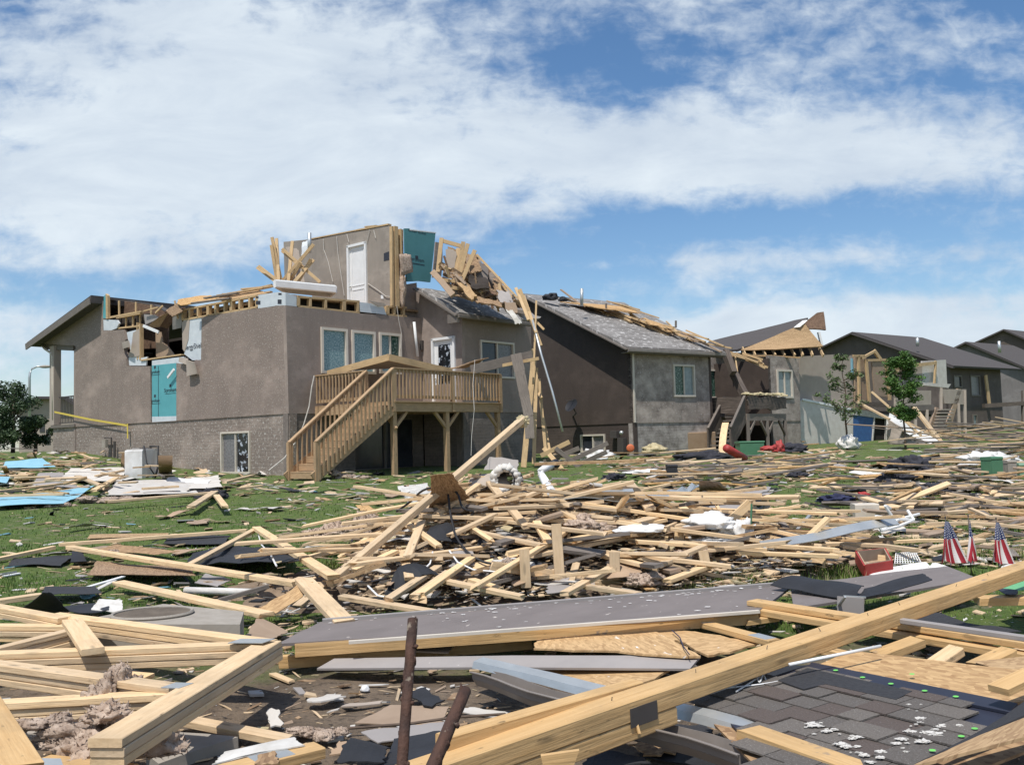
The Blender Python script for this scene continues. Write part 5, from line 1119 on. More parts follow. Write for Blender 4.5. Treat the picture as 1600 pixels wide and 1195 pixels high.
polyp('under_sheathing', [(1085, 1100), (1270, 1036), (1660, 1090), (1660, 1150), (1430, 1240), (1200, 1215)], -.008, 'osbdirty')
_, ux, uy, nv = polyp('underlay', [(1100, 1090), (1270, 1036), (1430, 1069), (1585, 1101), (1560, 1130), (1400, 1215), (1230, 1215)], .007, 'navy')
# individual shingle tabs in courses
b = [MB(), MB(), MB()]
def inpoly(x, y, poly):
    c = False; j = len(poly)-1
    for i in range(len(poly)):
        if ((poly[i][1] > y) != (poly[j][1] > y)) and (x < (poly[j][0]-poly[i][0])*(y-poly[i][1])/(poly[j][1]-poly[i][1])+poly[i][0]): c = not c
        j = i
    return c
def topx(p):
    r_ = p-EYE; k = r_.dot(_f); return 800+F*r_.dot(CR)/k, 597.5-F*r_.dot(CU)/k
shp = [(1092, 1092), (1180, 1066), (1262, 1044), (1420, 1078), (1548, 1112), (1530, 1135), (1430, 1220), (1180, 1220), (1170, 1130)]
org_ = OP(1330, 1120)
for r_ in range(-14, 15):
    xo = ru(0, .2); c_ = -3.0
    while c_ < 3.0:
        wd = ru(.10, .26); P = org_+ux*(c_+wd/2+xo)+uy*(r_*.14); x, y = topx(P)
        if inpoly(x, y, shp):
            k = random.choice((0, 0, 1, 2)); lift = .010+(.006 if rr() < .5 else 0)
            a0 = org_+ux*(c_+xo)+uy*(r_*.14+.1); 
            lo_ = lift+.004+.006; A = org_+ux*(c_+xo+.003)+uy*(r_*.14-.072)+nv*lo_; B2 = A+ux*(wd-.006); C3 = B2+uy*.15-nv*.006; D2 = A+uy*.15-nv*.006; u0 = ru(0, 20)
            b[k].face([A, B2, C3, D2], [(u0, 0), (u0+wd, 0), (u0+wd, .14), (u0, .14)]); b[k].face([A-nv*.008, B2-nv*.008, B2, A], [(u0, 0), (u0+wd, 0), (u0+wd, .01), (u0, .01)]); b[k].face([B2-nv*.008, C3-nv*.008, C3, B2]); b[k].face([A-nv*.008, A, D2, D2-nv*.008])
        c_ += wd
mat('shingA', (.135, .118, .105), (.09, .08, .07), rough=.95, scale=90, bump=.6, spots=(.26, .25, .24), thr=.6, sscale=120)
mat('shingB', (.12, .093, .08), (.08, .063, .055), rough=.95, scale=90, bump=.6, spots=(.22, .2, .19), thr=.62, sscale=120)
mat('shingC', (.17, .15, .13), (.115, .10, .088), rough=.95, scale=90, bump=.6, spots=(.3, .28, .26), thr=.6, sscale=120)
for k, m_ in enumerate(('shingA', 'shingB', 'shingC')): part('shingles', b[k], m_, RS)
polyp('underlay_band', [(1268, 1034), (1430, 1066), (1590, 1098), (1578, 1112), (1420, 1079), (1258, 1046)], .022, 'navy')
for q in ((1305.7, 1047), (1347.8, 1058), (1392, 1068), (1444.8, 1079), (1493.5, 1088), (1425, 1053), (1457, 1172), (1502, 1150), (1523, 1138)):
    P = OP(*q, .028); bb = MB(); rg = [P+ux*math.cos(t)*.013+uy*math.sin(t)*.013+nv*.002 for t in [2*math.pi*j/14 for j in range(14)]]; bb.face(rg if (rg[1]-rg[0]).cross(rg[2]-rg[0]).dot(nv) > 0 else rg[::-1]); part('nail_cap', bb, 'limegreen', RS)
bb = MB()
for _ in range(55):
    px_, py_ = random.choice(((1320, 1150), (1345, 1165), (1300, 1140), (1420, 1150), (1440, 1130), (1480, 1135), (1370, 1185), (1430, 1165), (1440, 1108), (1265, 1135), (1350, 1175), (1460, 1150)))
    P = OP(px_+random.gauss(0, 15), py_+random.gauss(0, 6), .024); s_ = ru(.003, .008) if rr() < .5 else ru(.010, .022); bb.lump(P, (s_*1.2, s_*.8, .002+s_*.1), .9, 3, 3)
part('white_flakes', bb, 'whitedirty', RS)
polyp('dark_course', [(1215, 1062), (1262, 1043), (1425, 1079), (1400, 1092), (1290, 1068), (1255, 1076)], .026, 'tarfelt')
part('felt_edge', MB().patch([OP(1430, 1195, .05), OP(1540, 1140, .06), OP(1640, 1068, .12), OP(1650, 1095, .1)], 8, 3, .02, .01), 'tarfelt', RS)
b1 = MB().patch([OP(1415, 1200, .05), OP(1530, 1148, .09), OP(1660, 1095, .14), OP(1660, 1135, .14)], 8, 4, .01, .012, rag=.03); part('bent_sheathing', b1, 'osb', RS)
part('broken_lath', MB().bar(hh(1560, 1078, .45), hh(1640, 1040, .5), .10, .03), 'beam', RS)
bd((1164, 1133), .30, (1400, 1215), .30, .12, .07, 'beam', 'thick pale timber with a splintered end and nails in front of the shingles', rag=.05)
bd((1173, 936), .30, (1620, 1003), .33, .12, .04, 'beam', 'doubled pale board passing under the foreground beam at right', n=1)
bd((1173, 948), .26, (1620, 1022), .27, .10, .045, 'beam', 'lower pale board just below the doubled board at right')
bd((1404, 965), .42, (1640, 998), .42, .05, .03, 'greypanel', 'pinkish grey metal edging lying along the doubled board at right')
bd((1160, 968), .2, (1216, 960), .22, .09, .04, 'beam', 'short board end left of the foreground beam near the dark gap')
bd((1090, 968), .20, (1210, 999), .22, .10, .04, 'beam', 'short sloping board with metal plate above the plywood sheet', plate=(.05, .85))
bd((1275, 1008), .2, (1328, 1020), .2, .09, .04, 'beam', 'pale board corner beneath the foreground beam near the white pipe')
bd((1367, 1020), .30, (1435, 995), .34, .11, .05, 'beam', 'first of three stubby boards jutting from under the torn roof section')
bd((1451, 1038), .25, (1498, 1006), .32, .10, .05, PI, 'middle of three stubby boards jutting from under the torn roof section')
bd((1519, 1038), .28, (1578, 1011), .34, .11, .05, 'beam', 'last of three stubby boards jutting from under the torn roof section')
bd((1540, 1040), .36, (1640, 1030), .36, .2, .03, 'osb', 'plywood corner with a blue scuff at the right edge')
bd((1523, 932), .3, (1640, 930), .3, .14, .06, 'beam', 'pale board end at the right edge under the green board')
tag(MB().tube([hh(1233, 1038, .38), hh(1376, 1009, .42)], .009, 8).obj('white_pipe', 'white', smooth=True), 'thin white plastic pipe lying above the plywood of the torn roof', 'pipe')
sheet([(1500, 1000), (1330, 968), (1400, 940), (1600, 985)], .2, 'black felt sheet in the gap behind the foreground beam at right', 'tarfelt', 'felt_sheet', 'felt', .05)
fs = [(1205, 912), (1280, 903), (1300, 926), (1345, 941)]
sheet([(1200, 914), (1262, 902), (1352, 916), (1340, 938)], .31, 'black roofing felt curling over the taupe panel at right', 'tar', 'felt_sheet', 'felt', .03, hs=[.27, .32, .33, .28], sag=.05)
sheet([(1335, 938), (1350, 916), (1443, 896), (1458, 906)], .33, 'ridge of black felt rising to a rolled end under the foreground beam', 'tar', 'felt_sheet', 'felt', .03, hs=[.28, .33, .40, .38])
vb = thing('metal_vent_box', hh(1330, 945, .2), 'open grey metal vent box beside the foreground beam', 'vent box')
A = hh(1308, 945, .3); b = MB(); b.bar(A, hh(1350, 948, .3), .012, .13); part('front', b, 'greypanel', vb); b = MB().patch([hh(1306, 947, .28), hh(1319, 931, .4), hh(1322, 931, .4), hh(1312, 947, .28)], 2, 2, 0, .01); part('side', b, 'galv', vb)
part('rim', MB().bar(hh(1318, 931, .37), hh(1353, 933, .37), .012, .012), 'galv', vb); part('inside', MB().patch([hh(1312, 945, .30), hh(1320, 932, .36), hh(1352, 934, .36), hh(1350, 947, .30)], 3, 3, 0, .004), 'trim', vb)
sheet([(1560, 917), (1640, 895), (1660, 915), (1580, 925)], .3, 'green board corner at the right edge above the foreground beam', 'greenboard', 'green_board', 'board', .01)
sheet([(1558, 918), (1592, 920), (1590, 928), (1568, 927)], .33, 'navy blue plastic piece by the green board at the right edge', 'navy', 'plastic_piece', 'plastic', .01, 3, 2)
for k_, pts in enumerate((((1110, 1083, .3), (1160, 1066, .38), (1215, 1040, .33), (1190, 1055, .36), (1150, 1080, .3)), ((1130, 1075, .3), (1195, 1068, .33), (1225, 1062, .3)), ((1180, 1050, .4), (1187, 1072, .34), (1192, 1048, .4), (1198, 1066, .3)))):
    Q = [hh(q[0], q[1], .30+.3*(q[2]-.3)) for q in pts]; Q = [Q[i].lerp(Q[i+1], s_/5) for i in range(len(Q)-1) for s_ in range(5)]+[Q[-1]]
    for _ in range(5): Q = [Q[0]]+[(Q[i-1]+Q[i]+Q[i+1])/3 for i in range(1, len(Q)-1)]+[Q[-1]]
    tag(MB().tube(Q, .004, 5).obj('tangled_string', 'white'), ('tangled white cord between the beam and shingles, longest strand', 'straight white cord strand lying nearest the shingles', 'looped white cord strand knotted beside the beam')[k_], 'cord')
sheet([(1180, 1065), (1205, 1035), (1262, 1030), (1262, 1040)], .2, 'black felt scrap under the white cords', 'tar', 'felt_scrap', 'felt', .05)
sheet([(995, 1180), (1010, 1140), (1080, 1150), (1150, 1200)], .05, 'dark tar paper in the lower gap right of the foreground beam', 'tar', 'tar_paper', 'tar paper', .05)
sheet([(900, 1200), (920, 1165), (1010, 1178), (1020, 1205)], .12, 'dented dark blue grey metal at the bottom edge beneath the gutter', 'tarfelt', 'metal_scrap', 'metal scrap', .06)
# ---------------------------------------------------------------- debris, part two: repeated boards and scraps
random.seed(5)
PROTO = {}
def board_mesh(m, L_, w, t, rag):
    key = (m, L_, w, t, rag)
    if key not in PROTO:
        lst = []
        for _ in range(4):
            b = MB().bar(V((-L_/2, 0, 0)), V((L_/2, 0, 0)), w*random.choice((.6, .85, 1, 1.1)), t, ch=.003, n=3, sag=ru(-.03, .03)*L_, rag=rag*random.choice((.5, 1.5, 3.5)))
            me = bpy.data.meshes.new('board'); me.from_pydata([tuple(p) for p in b.v], [], b.f); me.materials.append(MATS[m]); ul = me.uv_layers.new(name='UVMap'); ul.data.foreach_set('uv', [c for f_ in b.uv for uv in f_ for c in uv]); me.update(); lst.append(me)
        PROTO[key] = lst
    return random.choice(PROTO[key])
NB = 0
def place_board(p, az_, tilt, m, L_, w, t, label, group, roll=0.0, rag=.06, name='loose_board', cat='board'):
    global NB
    o = bpy.data.objects.new(name, board_mesh(m, L_, w, t, rag)); COL.objects.link(o); NB += 1
    o.matrix_world = Matrix.Translation(p) @ Matrix.Rotation(az_, 4, 'Z') @ Matrix.Rotation(-tilt, 4, 'Y') @ Matrix.Rotation(roll, 4, 'X')
    tag(o, label, cat, group); return o
HL = 'pale splintered board jumbled among many in the central heap of lumber'; HG = 'boards jumbled in the central heap'
def heapn(x, y):
    e = .15; return (heap(x+e, y)-heap(x-e, y))/(2*e), (heap(x, y+e)-heap(x, y-e))/(2*e)
cnt = 0
while cnt < 84:
    x = random.gauss(.3, 1.7); y = random.gauss(11.2, 1.25); h_ = heap(x, y)
    if h_ < .07: continue
    a = random.gauss(0.05, .4) if rr() < .5 else ru(-1.5, 1.5); L_ = random.choice((1.0, 1.6, 2.0, 2.4, 2.9)) if h_ > .2 else random.choice((.8, 1.3, 1.8))
    gx, gy = heapn(x, y); sl_p = math.atan(gx*math.cos(a)+gy*math.sin(a))*.75+random.gauss(0, .13); L_ = min(L_, 1.5) if abs(sl_p) > .4 else L_
    if rr() < .07: sl_p = ru(.4, .8); L_ = 1.1
    z = zt(x, y)+h_*ru(.6, .98)+.03
    hl = V((math.cos(a)*math.cos(sl_p), math.sin(a)*math.cos(sl_p), math.sin(sl_p)))*L_/2
    if min(topx(V((x, y, z))+hl)[1], topx(V((x, y, z))-hl)[1]) < 738: continue
    place_board(V((x, y, z)), a, sl_p, 'greywood' if rr() < .08 else 'pine', L_, .09, .036, HL, HG, roll=random.choice((0, 0, 0, 1.57))+random.gauss(0, .15)); cnt += 1
cnt = 0
while cnt < 34:
    x = random.gauss(.4, 1.3); y = random.gauss(11.2, .9); h_ = heap(x, y)
    if h_ < .2: continue
    a = random.gauss(0.02, .28) if rr() < .6 else random.choice((-1, 1))*ru(.5, 1.2); L_ = random.choice((2.4, 2.9, 3.3)); gx, gy = heapn(x, y)
    tl = (gx*math.cos(a)+gy*math.sin(a))*.35+random.gauss(0, .12); z = zt(x, y)+h_*ru(.9, 1.12)+.08; hl = V((math.cos(a)*math.cos(tl), math.sin(a)*math.cos(tl), math.sin(tl)))*L_/2
    ends = [V((x, y, z))+hl, V((x, y, z))-hl]
    if min(topx(q)[1] for q in ends) < 742 or max(topx(q)[1] for q in ends) > 945: continue
    place_board(V((x, y, z)), a, tl, 'pine', L_, .085, .036, HL, HG, roll=random.gauss(0, .1)); cnt += 1
# boards of the heap that can be told apart, placed where they lie
EX = [((655, 803), (965, 813), 'long pale board crossing the whole upper face of the central heap'), ((962, 812), (1190, 842), 'long board continuing rightwards from the top of the central heap'),
 ((912, 784), (1100, 812), 'board sloping down to the right behind the white cushion'), ((790, 862), (1040, 809), 'board rising right towards the white cushion from below'), ((830, 866), (1078, 815), 'lower of the two boards rising under the white cushion'),
 ((992, 843), (1200, 856), 'long straight board under the white insulation bags'), ((1150, 860), (1310, 866), 'long board running off right below the galvanised strip'), ((1195, 849), (1310, 856), 'thin board just above the one that runs off right'),
 ((1005, 866), (1145, 882), 'board low on the right face of the heap'), ((922, 860), (1032, 886), 'board sloping down right in the lower middle of the heap'), ((1025, 882), (1100, 850), 'board with a grey metal plate tilting up at the right face of the heap'),
 ((880, 925), (954, 884), 'board rising right at the lower middle edge of the heap'), ((764, 750), (824, 822), 'wide pale board tilted steeply at the top of the heap beside the black duct'), ((838, 812), (857, 844), 'short steep board in the middle of the heap'),
 ((736, 826), (852, 850), 'reddish dirty plank over the dark hollow of the heap'), ((655, 926), (738, 868), 'board rising right at the lower left foot of the heap'), ((690, 903), (820, 930), 'board lying along the front foot of the heap'),
 ((795, 785), (848, 762), 'short board poking up right behind the heap top'), ((820, 777), (965, 794), 'long board lying behind the heap top'), ((680, 802), (748, 754), 'board climbing to the heap top from the left'), ((734, 902), (785, 918), 'board half buried at the heap front'),
 ((619, 817), (640, 902), 'steep board on the left flank of the heap'), ((674, 777), (636, 868), 'steep board leaning left across the long pole'), ((630, 811), (688, 852), 'crossed board beneath the long leaning pole'), ((551, 889), (620, 857), 'low board on the left foot of the heap'),
 ((605, 934), (685, 882), 'board rising right from the grass at the heap left'), ((645, 930), (702, 890), 'second board rising right from the grass at the heap left'), ((900, 910), (1000, 925), 'muddy board at the very front of the heap'), ((1040, 905), (1110, 880), 'stub of board beside the grass tuft'),
 ((700, 835), (775, 800), 'pale board stuck diagonally left of the dark hollow'), ((1110, 800), (1178, 790), 'isolated board end near the white bags'), ((870, 790), (935, 830), 'board slanting down in the middle of the heap')]
for a, c, lb in EX: bd(a, ru(.12, .2), c, ru(.12, .2), .09, .04, 'pine', lb, ch=.004)
for (a, c, lb, k) in (((819, 858), (822, 918), 'short upright board standing at the front centre of the heap', .03), ((869, 818), (875, 908), 'tall upright board standing right of the front centre of the heap', .05), ((960, 862), (961, 906), 'stubby upright board at the lower right of the heap', .03), ((1061, 822), (1061, 844), 'small board end standing near the white bags', .02), ((1098, 860), (1104, 890), 'small block standing at the right end of the heap', .02), ((1172, 785), (1132, 822), 'board leaning up right beside the white bags', 0)):
    B_ = hh(*c, .02); A = at(a[0], a[1], B_.y+k); add('loose_board', MB().bar(A, B_, .10, .04, up=(0, 1, 0), ch=.004), 'pine', lb, 'board')
PA = at(817, 655, 11.6); PB = hh(515, 912, .06); add('leaning_pole', MB().bar(PA, PB, .09, .07, ch=.005, n=3), 'pine', 'long pole like stud leaning up from the left lawn over the heap toward the deck', 'board')
add('insulation_tuft', MB().lump(PA-V((0, 0, .02)), (.09, .07, .07), .6, 3, flat=False), 'insulyellow', 'yellowish tuft at the raised end of the long leaning pole', 'insulation')
# left lawn frame pieces
bd((92, 848), .12, (388, 826), .16, .10, .05, 'pine', 'long pale stud lying level across the left lawn, farthest one'); bd((-10, 872), .08, (86, 852), .1, .09, .05, 'pine', 'stud ending at the left edge of the lawn')
bd((108, 852), .14, (466, 908), .16, .11, .05, 'pine', 'long pale stud slanting down right over the left lawn'); bd((296, 880), .14, (400, 824), .2, .09, .05, 'pine', 'stud joining the two long studs on the left lawn into an A')
bd((400, 822), .22, (522, 898), .22, .12, .05, 'pine', 'stud coming down right from the tip of the A on the lawn'); bd((474, 902), .30, (540, 970), .26, .16, .05, 'pine', 'wide pale board pointing at the viewer left of the long taupe panel')
bd((530, 928), .12, (690, 955), .12, .10, .04, 'pine', 'thin board lying on the grass at the front left of the heap'); bd((0, 870), .02, (2, 872), .02, .05, .03, 'pine', 'tiny stub at the left picture edge')
bd((340, 935), .1, (420, 912), .14, .04, .04, 'greywood', 'brown split lath beside the raised plywood at left'); 
sheet([(396, 952), (478, 905), (503, 915), (428, 962)], .2, 'raised ragged plywood piece left of the wide pale board', 'osb', 'plywood_piece', 'plywood', .03, rag=.05, hs=[.1, .3, .28, .1])
sheet([(135, 898), (150, 875), (290, 885), (310, 898)], .08, 'plywood sheet flat on the left lawn beneath the long slanting stud', 'osbdirty', 'plywood_sheet', 'plywood', .02, rag=.05)
sheet([(150, 858), (180, 850), (288, 862), (240, 868)], .1, 'smaller brown plywood sheet behind the long slanting stud', 'osbdirty', 'plywood_sheet', 'plywood', .02, rag=.05)
sheet([(135, 842), (140, 834), (265, 832), (262, 838)], .05, 'low strip of broken wood beyond the farthest stud on the left lawn', 'osb', 'wood_strip', 'board', .02)
sheet([(292, 878), (300, 858), (452, 856), (470, 876)], .06, 'wide black tar paper patch on the left lawn under the A of studs', 'tar', 'tar_paper', 'tar paper', .08)
sheet([(255, 850), (265, 838), (362, 836), (352, 850)], .05, 'dark shingle scrap beyond the A of studs', 'tarfelt', 'shingle_scrap', 'shingle', .05)
sheet([(8, 882), (20, 870), (120, 868), (95, 884)], .04, 'grey shingle strip lying on the far left lawn', 'tarfelt', 'shingle_scrap', 'shingle', .05)
sheet([(108, 873), (112, 862), (130, 862), (142, 874)], .12, 'curled black felt at the start of the long slanting stud', 'tar', 'felt_scrap', 'felt', .08, 5, 4)
sheet([(20, 965), (66, 925), (80, 920), (110, 955)], .15, 'peaked black tar paper behind the truss at the far left', 'tar', 'tar_paper', 'tar paper', .1, hs=[.1, .36, .36, .1])
sheet([(60, 930), (70, 918), (150, 914), (160, 926)], .1, 'flat black tar paper strip above the concrete lid', 'tarfelt', 'tar_paper', 'tar paper', .04)
sheet([(75, 958), (90, 945), (175, 938), (172, 955)], .08, 'crinkled black scrap beside the white trim by the concrete lid', 'tar', 'tar_scrap', 'tar paper', .1)
bd((119, 921), .06, (194, 899), .1, .05, .02, 'white', 'white painted trim splinter lying above the concrete lid'); bd((135, 928), .05, (180, 905), .08, .06, .01, 'whitedirty', 'torn white trim piece beside the painted splinter')
bd((4, 899), .03, (32, 894), .03, .05, .02, 'white', 'short white strip on the far left grass'); tag(MB().tube([hh(290, 922, .05), hh(398, 925, .05)], .035, 10).obj('white_drain_pipe', 'whitedirty', smooth=True), 'white plastic drain pipe lying on the grass above the nail studded plank', 'pipe')
sheet([(140, 950), (155, 935), (192, 937), (193, 956)], .1, 'white board scrap right beside the concrete lid', 'whitedirty', 'board_scrap', 'board scrap', .02); sheet([(303, 910), (320, 895), (365, 903), (340, 915)], .04, 'grey drywall scrap on the grass near the drain pipe', 'greypanel', 'drywall_scrap', 'drywall', .03)
sheet([(570, 935), (600, 915), (640, 880), (690, 905)], .1, 'black plastic sheet puffed up in the left hollow of the heap', 'tar', 'plastic_sheet', 'sheet', .2, 12, 8)
sheet([(735, 868), (750, 840), (850, 850), (840, 885)], .02, 'black hollow lining under the reddish plank in the heap', 'tar', 'plastic_sheet', 'sheet', .12)
sheet([(660, 850), (672, 826), (700, 820), (740, 850)], .05, 'black sheet scrap at the upper left of the heap', 'tar', 'plastic_sheet', 'sheet', .1)
sheet([(668, 800), (672, 742), (706, 738), (738, 775)], .1, 'brown ragged plywood standing behind the long leaning pole', 'osbdirty', 'plywood_piece', 'plywood', .05, hs=[.1, .75, .8, .2], rag=.04)
sheet([(725, 760), (735, 742), (790, 735), (800, 765)], .1, 'foil faced insulation scrap beside the black duct', 'walltan', 'foil_scrap', 'foil', .1)
sheet([(620, 760), (640, 790), (680, 775), (668, 755)], .02, 'white plastic scrap left of the standing plywood', 'whitedirty', 'plastic_scrap', 'plastic', .08)
for (x0, y0, x1, y1, m_, lb) in ((760, 875, 840, 895, 'whitedirty', 'torn white sheet in the lower middle of the heap'), (985, 865, 1040, 860, 'drywall', 'pale drywall piece on the right flank of the heap'), (850, 900, 890, 925, 'greypanel', 'grey siding scrap at the front of the heap'), (940, 880, 1000, 905, 'hardboard', 'tan hardboard piece in the lower right of the heap'), (590, 830, 650, 850, 'drywall', 'grey drywall piece on the left flank of the heap'), (700, 860, 740, 885, 'greypanel', 'grey panel corner left of the short upright board')):
    sheet([(x0, y1), (x0+8, y0), (x1, y0-4), (x1+6, y1-4)], .1, lb, m_, 'sheet_scrap', 'sheet scrap', .08, rag=.04)
# duct, pipe, cable
DU = thing('flexible_duct', hh(786, 755, 0), 'black mouthed round duct wrapped in white insulation on top of the heap', 'duct')
c_ = hh(787, 750, .18); ax = V((.35, 1, .05)).normalized(); part('sleeve', MB().tube([c_, c_+ax*.2, c_+ax*.5+V((-.05, 0, -.05)), c_+ax*.8+V((-.2, 0, -.15))], .125, 18, cap=False), 'rubber', DU, True)
b = MB()
for i in range(16): t = i/16*6.28; b.lump(c_+ax*.06+V((math.cos(t)*.14, 0, math.sin(t)*.14)), (.05, .06, .05), .5, 2, flat=False)
part('insulation_ring', b, 'whitedirty', DU, True)
b = MB().tube([hh(868, 778, .05), hh(862, 770, .15), at(846, 742, 13.6), at(845, 736, 13.6), at(852, 731, 13.7), at(862, 727, 13.9)], .055, 12); DP = thing('bent_drain_pipe', hh(868, 778, 0), 'bent white drain pipe with a black end rising behind the heap', 'pipe'); part('pipe', b, 'white', DP, True); part('black_end', MB().tube([at(862, 727, 13.9), at(869, 724, 14)], .075, 12), 'rubber', DP, True)
for k, pts in enumerate((((618, 800, .3), (640, 785, .5), (660, 765, .75), (690, 758, .8), (715, 768, .75), (722, 795, .5), (745, 800, .35), (720, 815, .3)), ((700, 770, .7), (703, 800, .5), (712, 840, .4), (735, 868, .3), (760, 880, .25), (800, 882, .15)), ((590, 812, .3), (620, 818, .3), (650, 808, .3), (660, 800, .35)))):
    P = [hh(x, y, h_*.5) for x, y, h_ in pts]; Q = []
    for i in range(len(P)-1):
        for s_ in range(4): Q.append(P[i].lerp(P[i+1], s_/4))
    Q = [(Q[max(i-1, 0)]+Q[i]+Q[min(i+1, len(Q)-1)])/3 for i in range(len(Q))]
    tag(MB().tube(Q, .013, 6).obj('black_cable', 'rubber', smooth=True), ('black cable arching over the left top of the heap', 'black cable dropping down through the middle of the heap', 'thin black cable beside the insulation bundle left of the heap')[k], 'cable')
for k, pts in enumerate((((702, 860), (715, 878), (740, 890), (775, 893)), ((676, 862), (672, 880), (660, 892)), ((402, 828), (408, 850), (424, 868), (432, 884)), ((575, 915), (590, 930), (600, 932)))):
    tag(MB().tube([hh(x, y, .16) for x, y in pts], .009, 5).obj('white_wire', 'white'), ('white wire looping across the lower left face of the heap', 'short white wire hanging on the left side of the heap', 'white wire dangling from the tip of the A of studs', 'white wire end by the black plastic in the heap')[k], 'wire')
# big grey panel and metal strips right behind the heap
GP_ = [hh(1042, 812, .12), hh(1115, 770, .25), hh(1205, 764, .28), hh(1130, 809, .10)]
add('grey_wall_sheet', MB().patch(GP_, 12, 6, .06, .02, sag=.03), 'greypanel', 'large grey bent wall panel lying flat beyond the heap', 'wall panel')
sheet([(1165, 798), (1150, 790), (1190, 770), (1208, 768)], .12, 'folded end of the grey wall panel beyond the heap', 'greypanel', 'panel_scrap', 'wall panel', .04)
for k, (a, c, w_) in enumerate((((868, 786), (1045, 778), .3), ((975, 780), (1096, 762), .32), ((880, 774), (990, 766), .18), ((1090, 775), (1112, 783), .15))):
    A = hh(*a, .12); B_ = hh(*c, .2); b = MB(); s_ = V((0, w_/2, 0)); b.patch([A-s_, B_-s_, B_+s_+V((0, 0, .05)), A+s_], 12, 3, .12, .006); add('metal_strip', b, 'galv', ('long bent metal strip on the grass behind the heap, lowest one', 'curled metal strip with shaded hollow next to the grey panel', 'thin far metal strip on the grass behind the heap', 'short metal curl at the corner of the grey panel')[k], 'metal strip')
sheet([(1092, 768), (1092, 748), (1128, 755), (1140, 766)], .1, 'brown broken board box beyond the grey panel', 'osbdirty', 'plywood_piece', 'plywood', .05, hs=[.1, .45, .3, .1])
sheet([(1010, 800), (1036, 785), (1042, 800), (1030, 810)], .1, 'tan plywood triangle at the left corner of the grey panel', 'osb', 'plywood_piece', 'plywood', .02, hs=[.05, .3, .1, .05])
def soft(px, py, h, r, m, label, name, cat, amp=.35, sub=4): 
    p = hh(px, py, h); return add(name, MB().lump(p+V((0, 0, r[2]*.3)), r, amp, sub, 2.2), m, label, cat, None, True)
soft(1108, 824, .1, (.30, .2, .12), 'whitecloth', 'big white stuffing bag lying right of the heap', 'stuffing_bag', 'bag'); soft(1162, 842, .05, (.12, .1, .17), 'whitecloth', 'upright white bag of stuffing beside the black box', 'stuffing_bag', 'bag'); soft(1140, 835, .05, (.18, .1, .1), 'whitecloth', 'middle white bag of stuffing between its two neighbours', 'stuffing_bag', 'bag')
soft(1004, 830, .12, (.30, .14, .06), 'white', 'smooth white cushion caught in the boards', 'cushion', 'cushion', .15); soft(1120, 845, .08, (.2, .1, .03), 'whitecloth', 'crumpled white sheet under the stuffing bags', 'white_sheet', 'sheet', .5)
b = MB().box(hh(1185, 838, 0), .12, .12, .12, .2, ch=.01); add('black_box', b, 'rubber', 'small black box on the grass right of the white bags', 'box')
tag(MB().tube([hh(1172, 846, 0), hh(1177, 846, 0)+V((0, 0, .42))], .012, 6).obj('thin_stake', 'greenbox'), 'thin upright green stake by the white bags', 'stake')
# long galvanised strip and white metal chair frame
A = hh(1190, 852, .15); B_ = hh(1400, 812, .4); b = MB(); s_ = V((0, .09, .03)); b.patch([A-s_, B_-s_, B_+s_, A+s_], 14, 2, .03, .01); add('metal_track', b, 'galv', 'long light metal strip rising right toward the white frame', 'metal strip')
tag(MB().bar(hh(1238, 838, .05), hh(1270, 800, .2), .04, .04).obj('metal_stick', 'galv'), 'single grey metal rod leaning up on the right lawn', 'rod')
CF = thing('white_metal_frame', hh(1400, 830, 0), 'tipped over white tubular chair frame on the right side of the yard', 'chair frame')
Yc = hh(1400, 838, .0).y; pts = {k: at(x, y, Yc+dy) for k, (x, y, dy) in dict(a=(1378, 829, 0), b=(1404, 822, .15), c=(1428, 812, .3), d=(1368, 806, .1), e=(1391, 794, .3), f=(1418, 797, .4), g=(1383, 790, .1), h=(1404, 811, .2), i=(1366, 812, 0), j=(1436, 803, .5)).items()}
for q in ('ab', 'bc', 'ad', 'bg', 'cf', 'dh', 'hc', 'ah', 'ia', 'hj', 'ge'): part('tube', MB().bar(pts[q[0]], pts[q[1]], .035, .035, ch=.008), 'white', CF)
bx = thing('beige_box', hh(1355, 812, 0), 'beige metal box with a dark grille side standing amid the right debris', 'box')
p = hh(1352, 814, 0); part('body', MB().box(p, .36, .28, .27, -.1, ch=.01), 'frame', bx); part('grille', MB().box(p+V((.19, .0, .03)), .012, .22, .2, -.1), 'trimdark', bx)
rd = thing('red_drawer', hh(1365, 880, 0), 'empty red wooden drawer with tan inside lying tilted on the grass', 'drawer')  # a loose drawer without its cabinet
q = [hh(1350, 884, .10), hh(1394, 877, .10), hh(1383, 857, .14), hh(1337, 862, .16)]
for i in range(4):
    a, c = q[i], q[(i+1) % 4]; part('side', MB().bar(a-V((0, 0, .05)), c-V((0, 0, .05)), .015, .12), 'red', rd); 
ctr = sum(q, V((0, 0, 0)))/4
for i in range(4): a, c = q[i], q[(i+1) % 4]; part('inner_side', MB().bar(a+(ctr-a)*.1-V((0, 0, .045)), c+(ctr-c)*.1-V((0, 0, .045)), .012, .115), 'hardboard', rd)
part('bottom', MB().patch([z-V((0, 0, .1)) for z in q], 2, 2, 0, .01), 'hardboard', rd)
wb_ = thing('wire_basket', hh(1420, 875, 0), 'white plastic lattice basket lying beside the red drawer', 'basket')
q = [hh(1398, 880, .02), hh(1440, 880, .02), hh(1430, 862, .10), hh(1400, 864, .10)]
b = MB()
for k in range(11): f_ = k/10; b.bar(q[0].lerp(q[1], f_), q[3].lerp(q[2], f_), .008, .008); b.bar(q[0].lerp(q[1], f_), q[0].lerp(q[1], f_)+V((0, .02, -.07)), .008, .008)
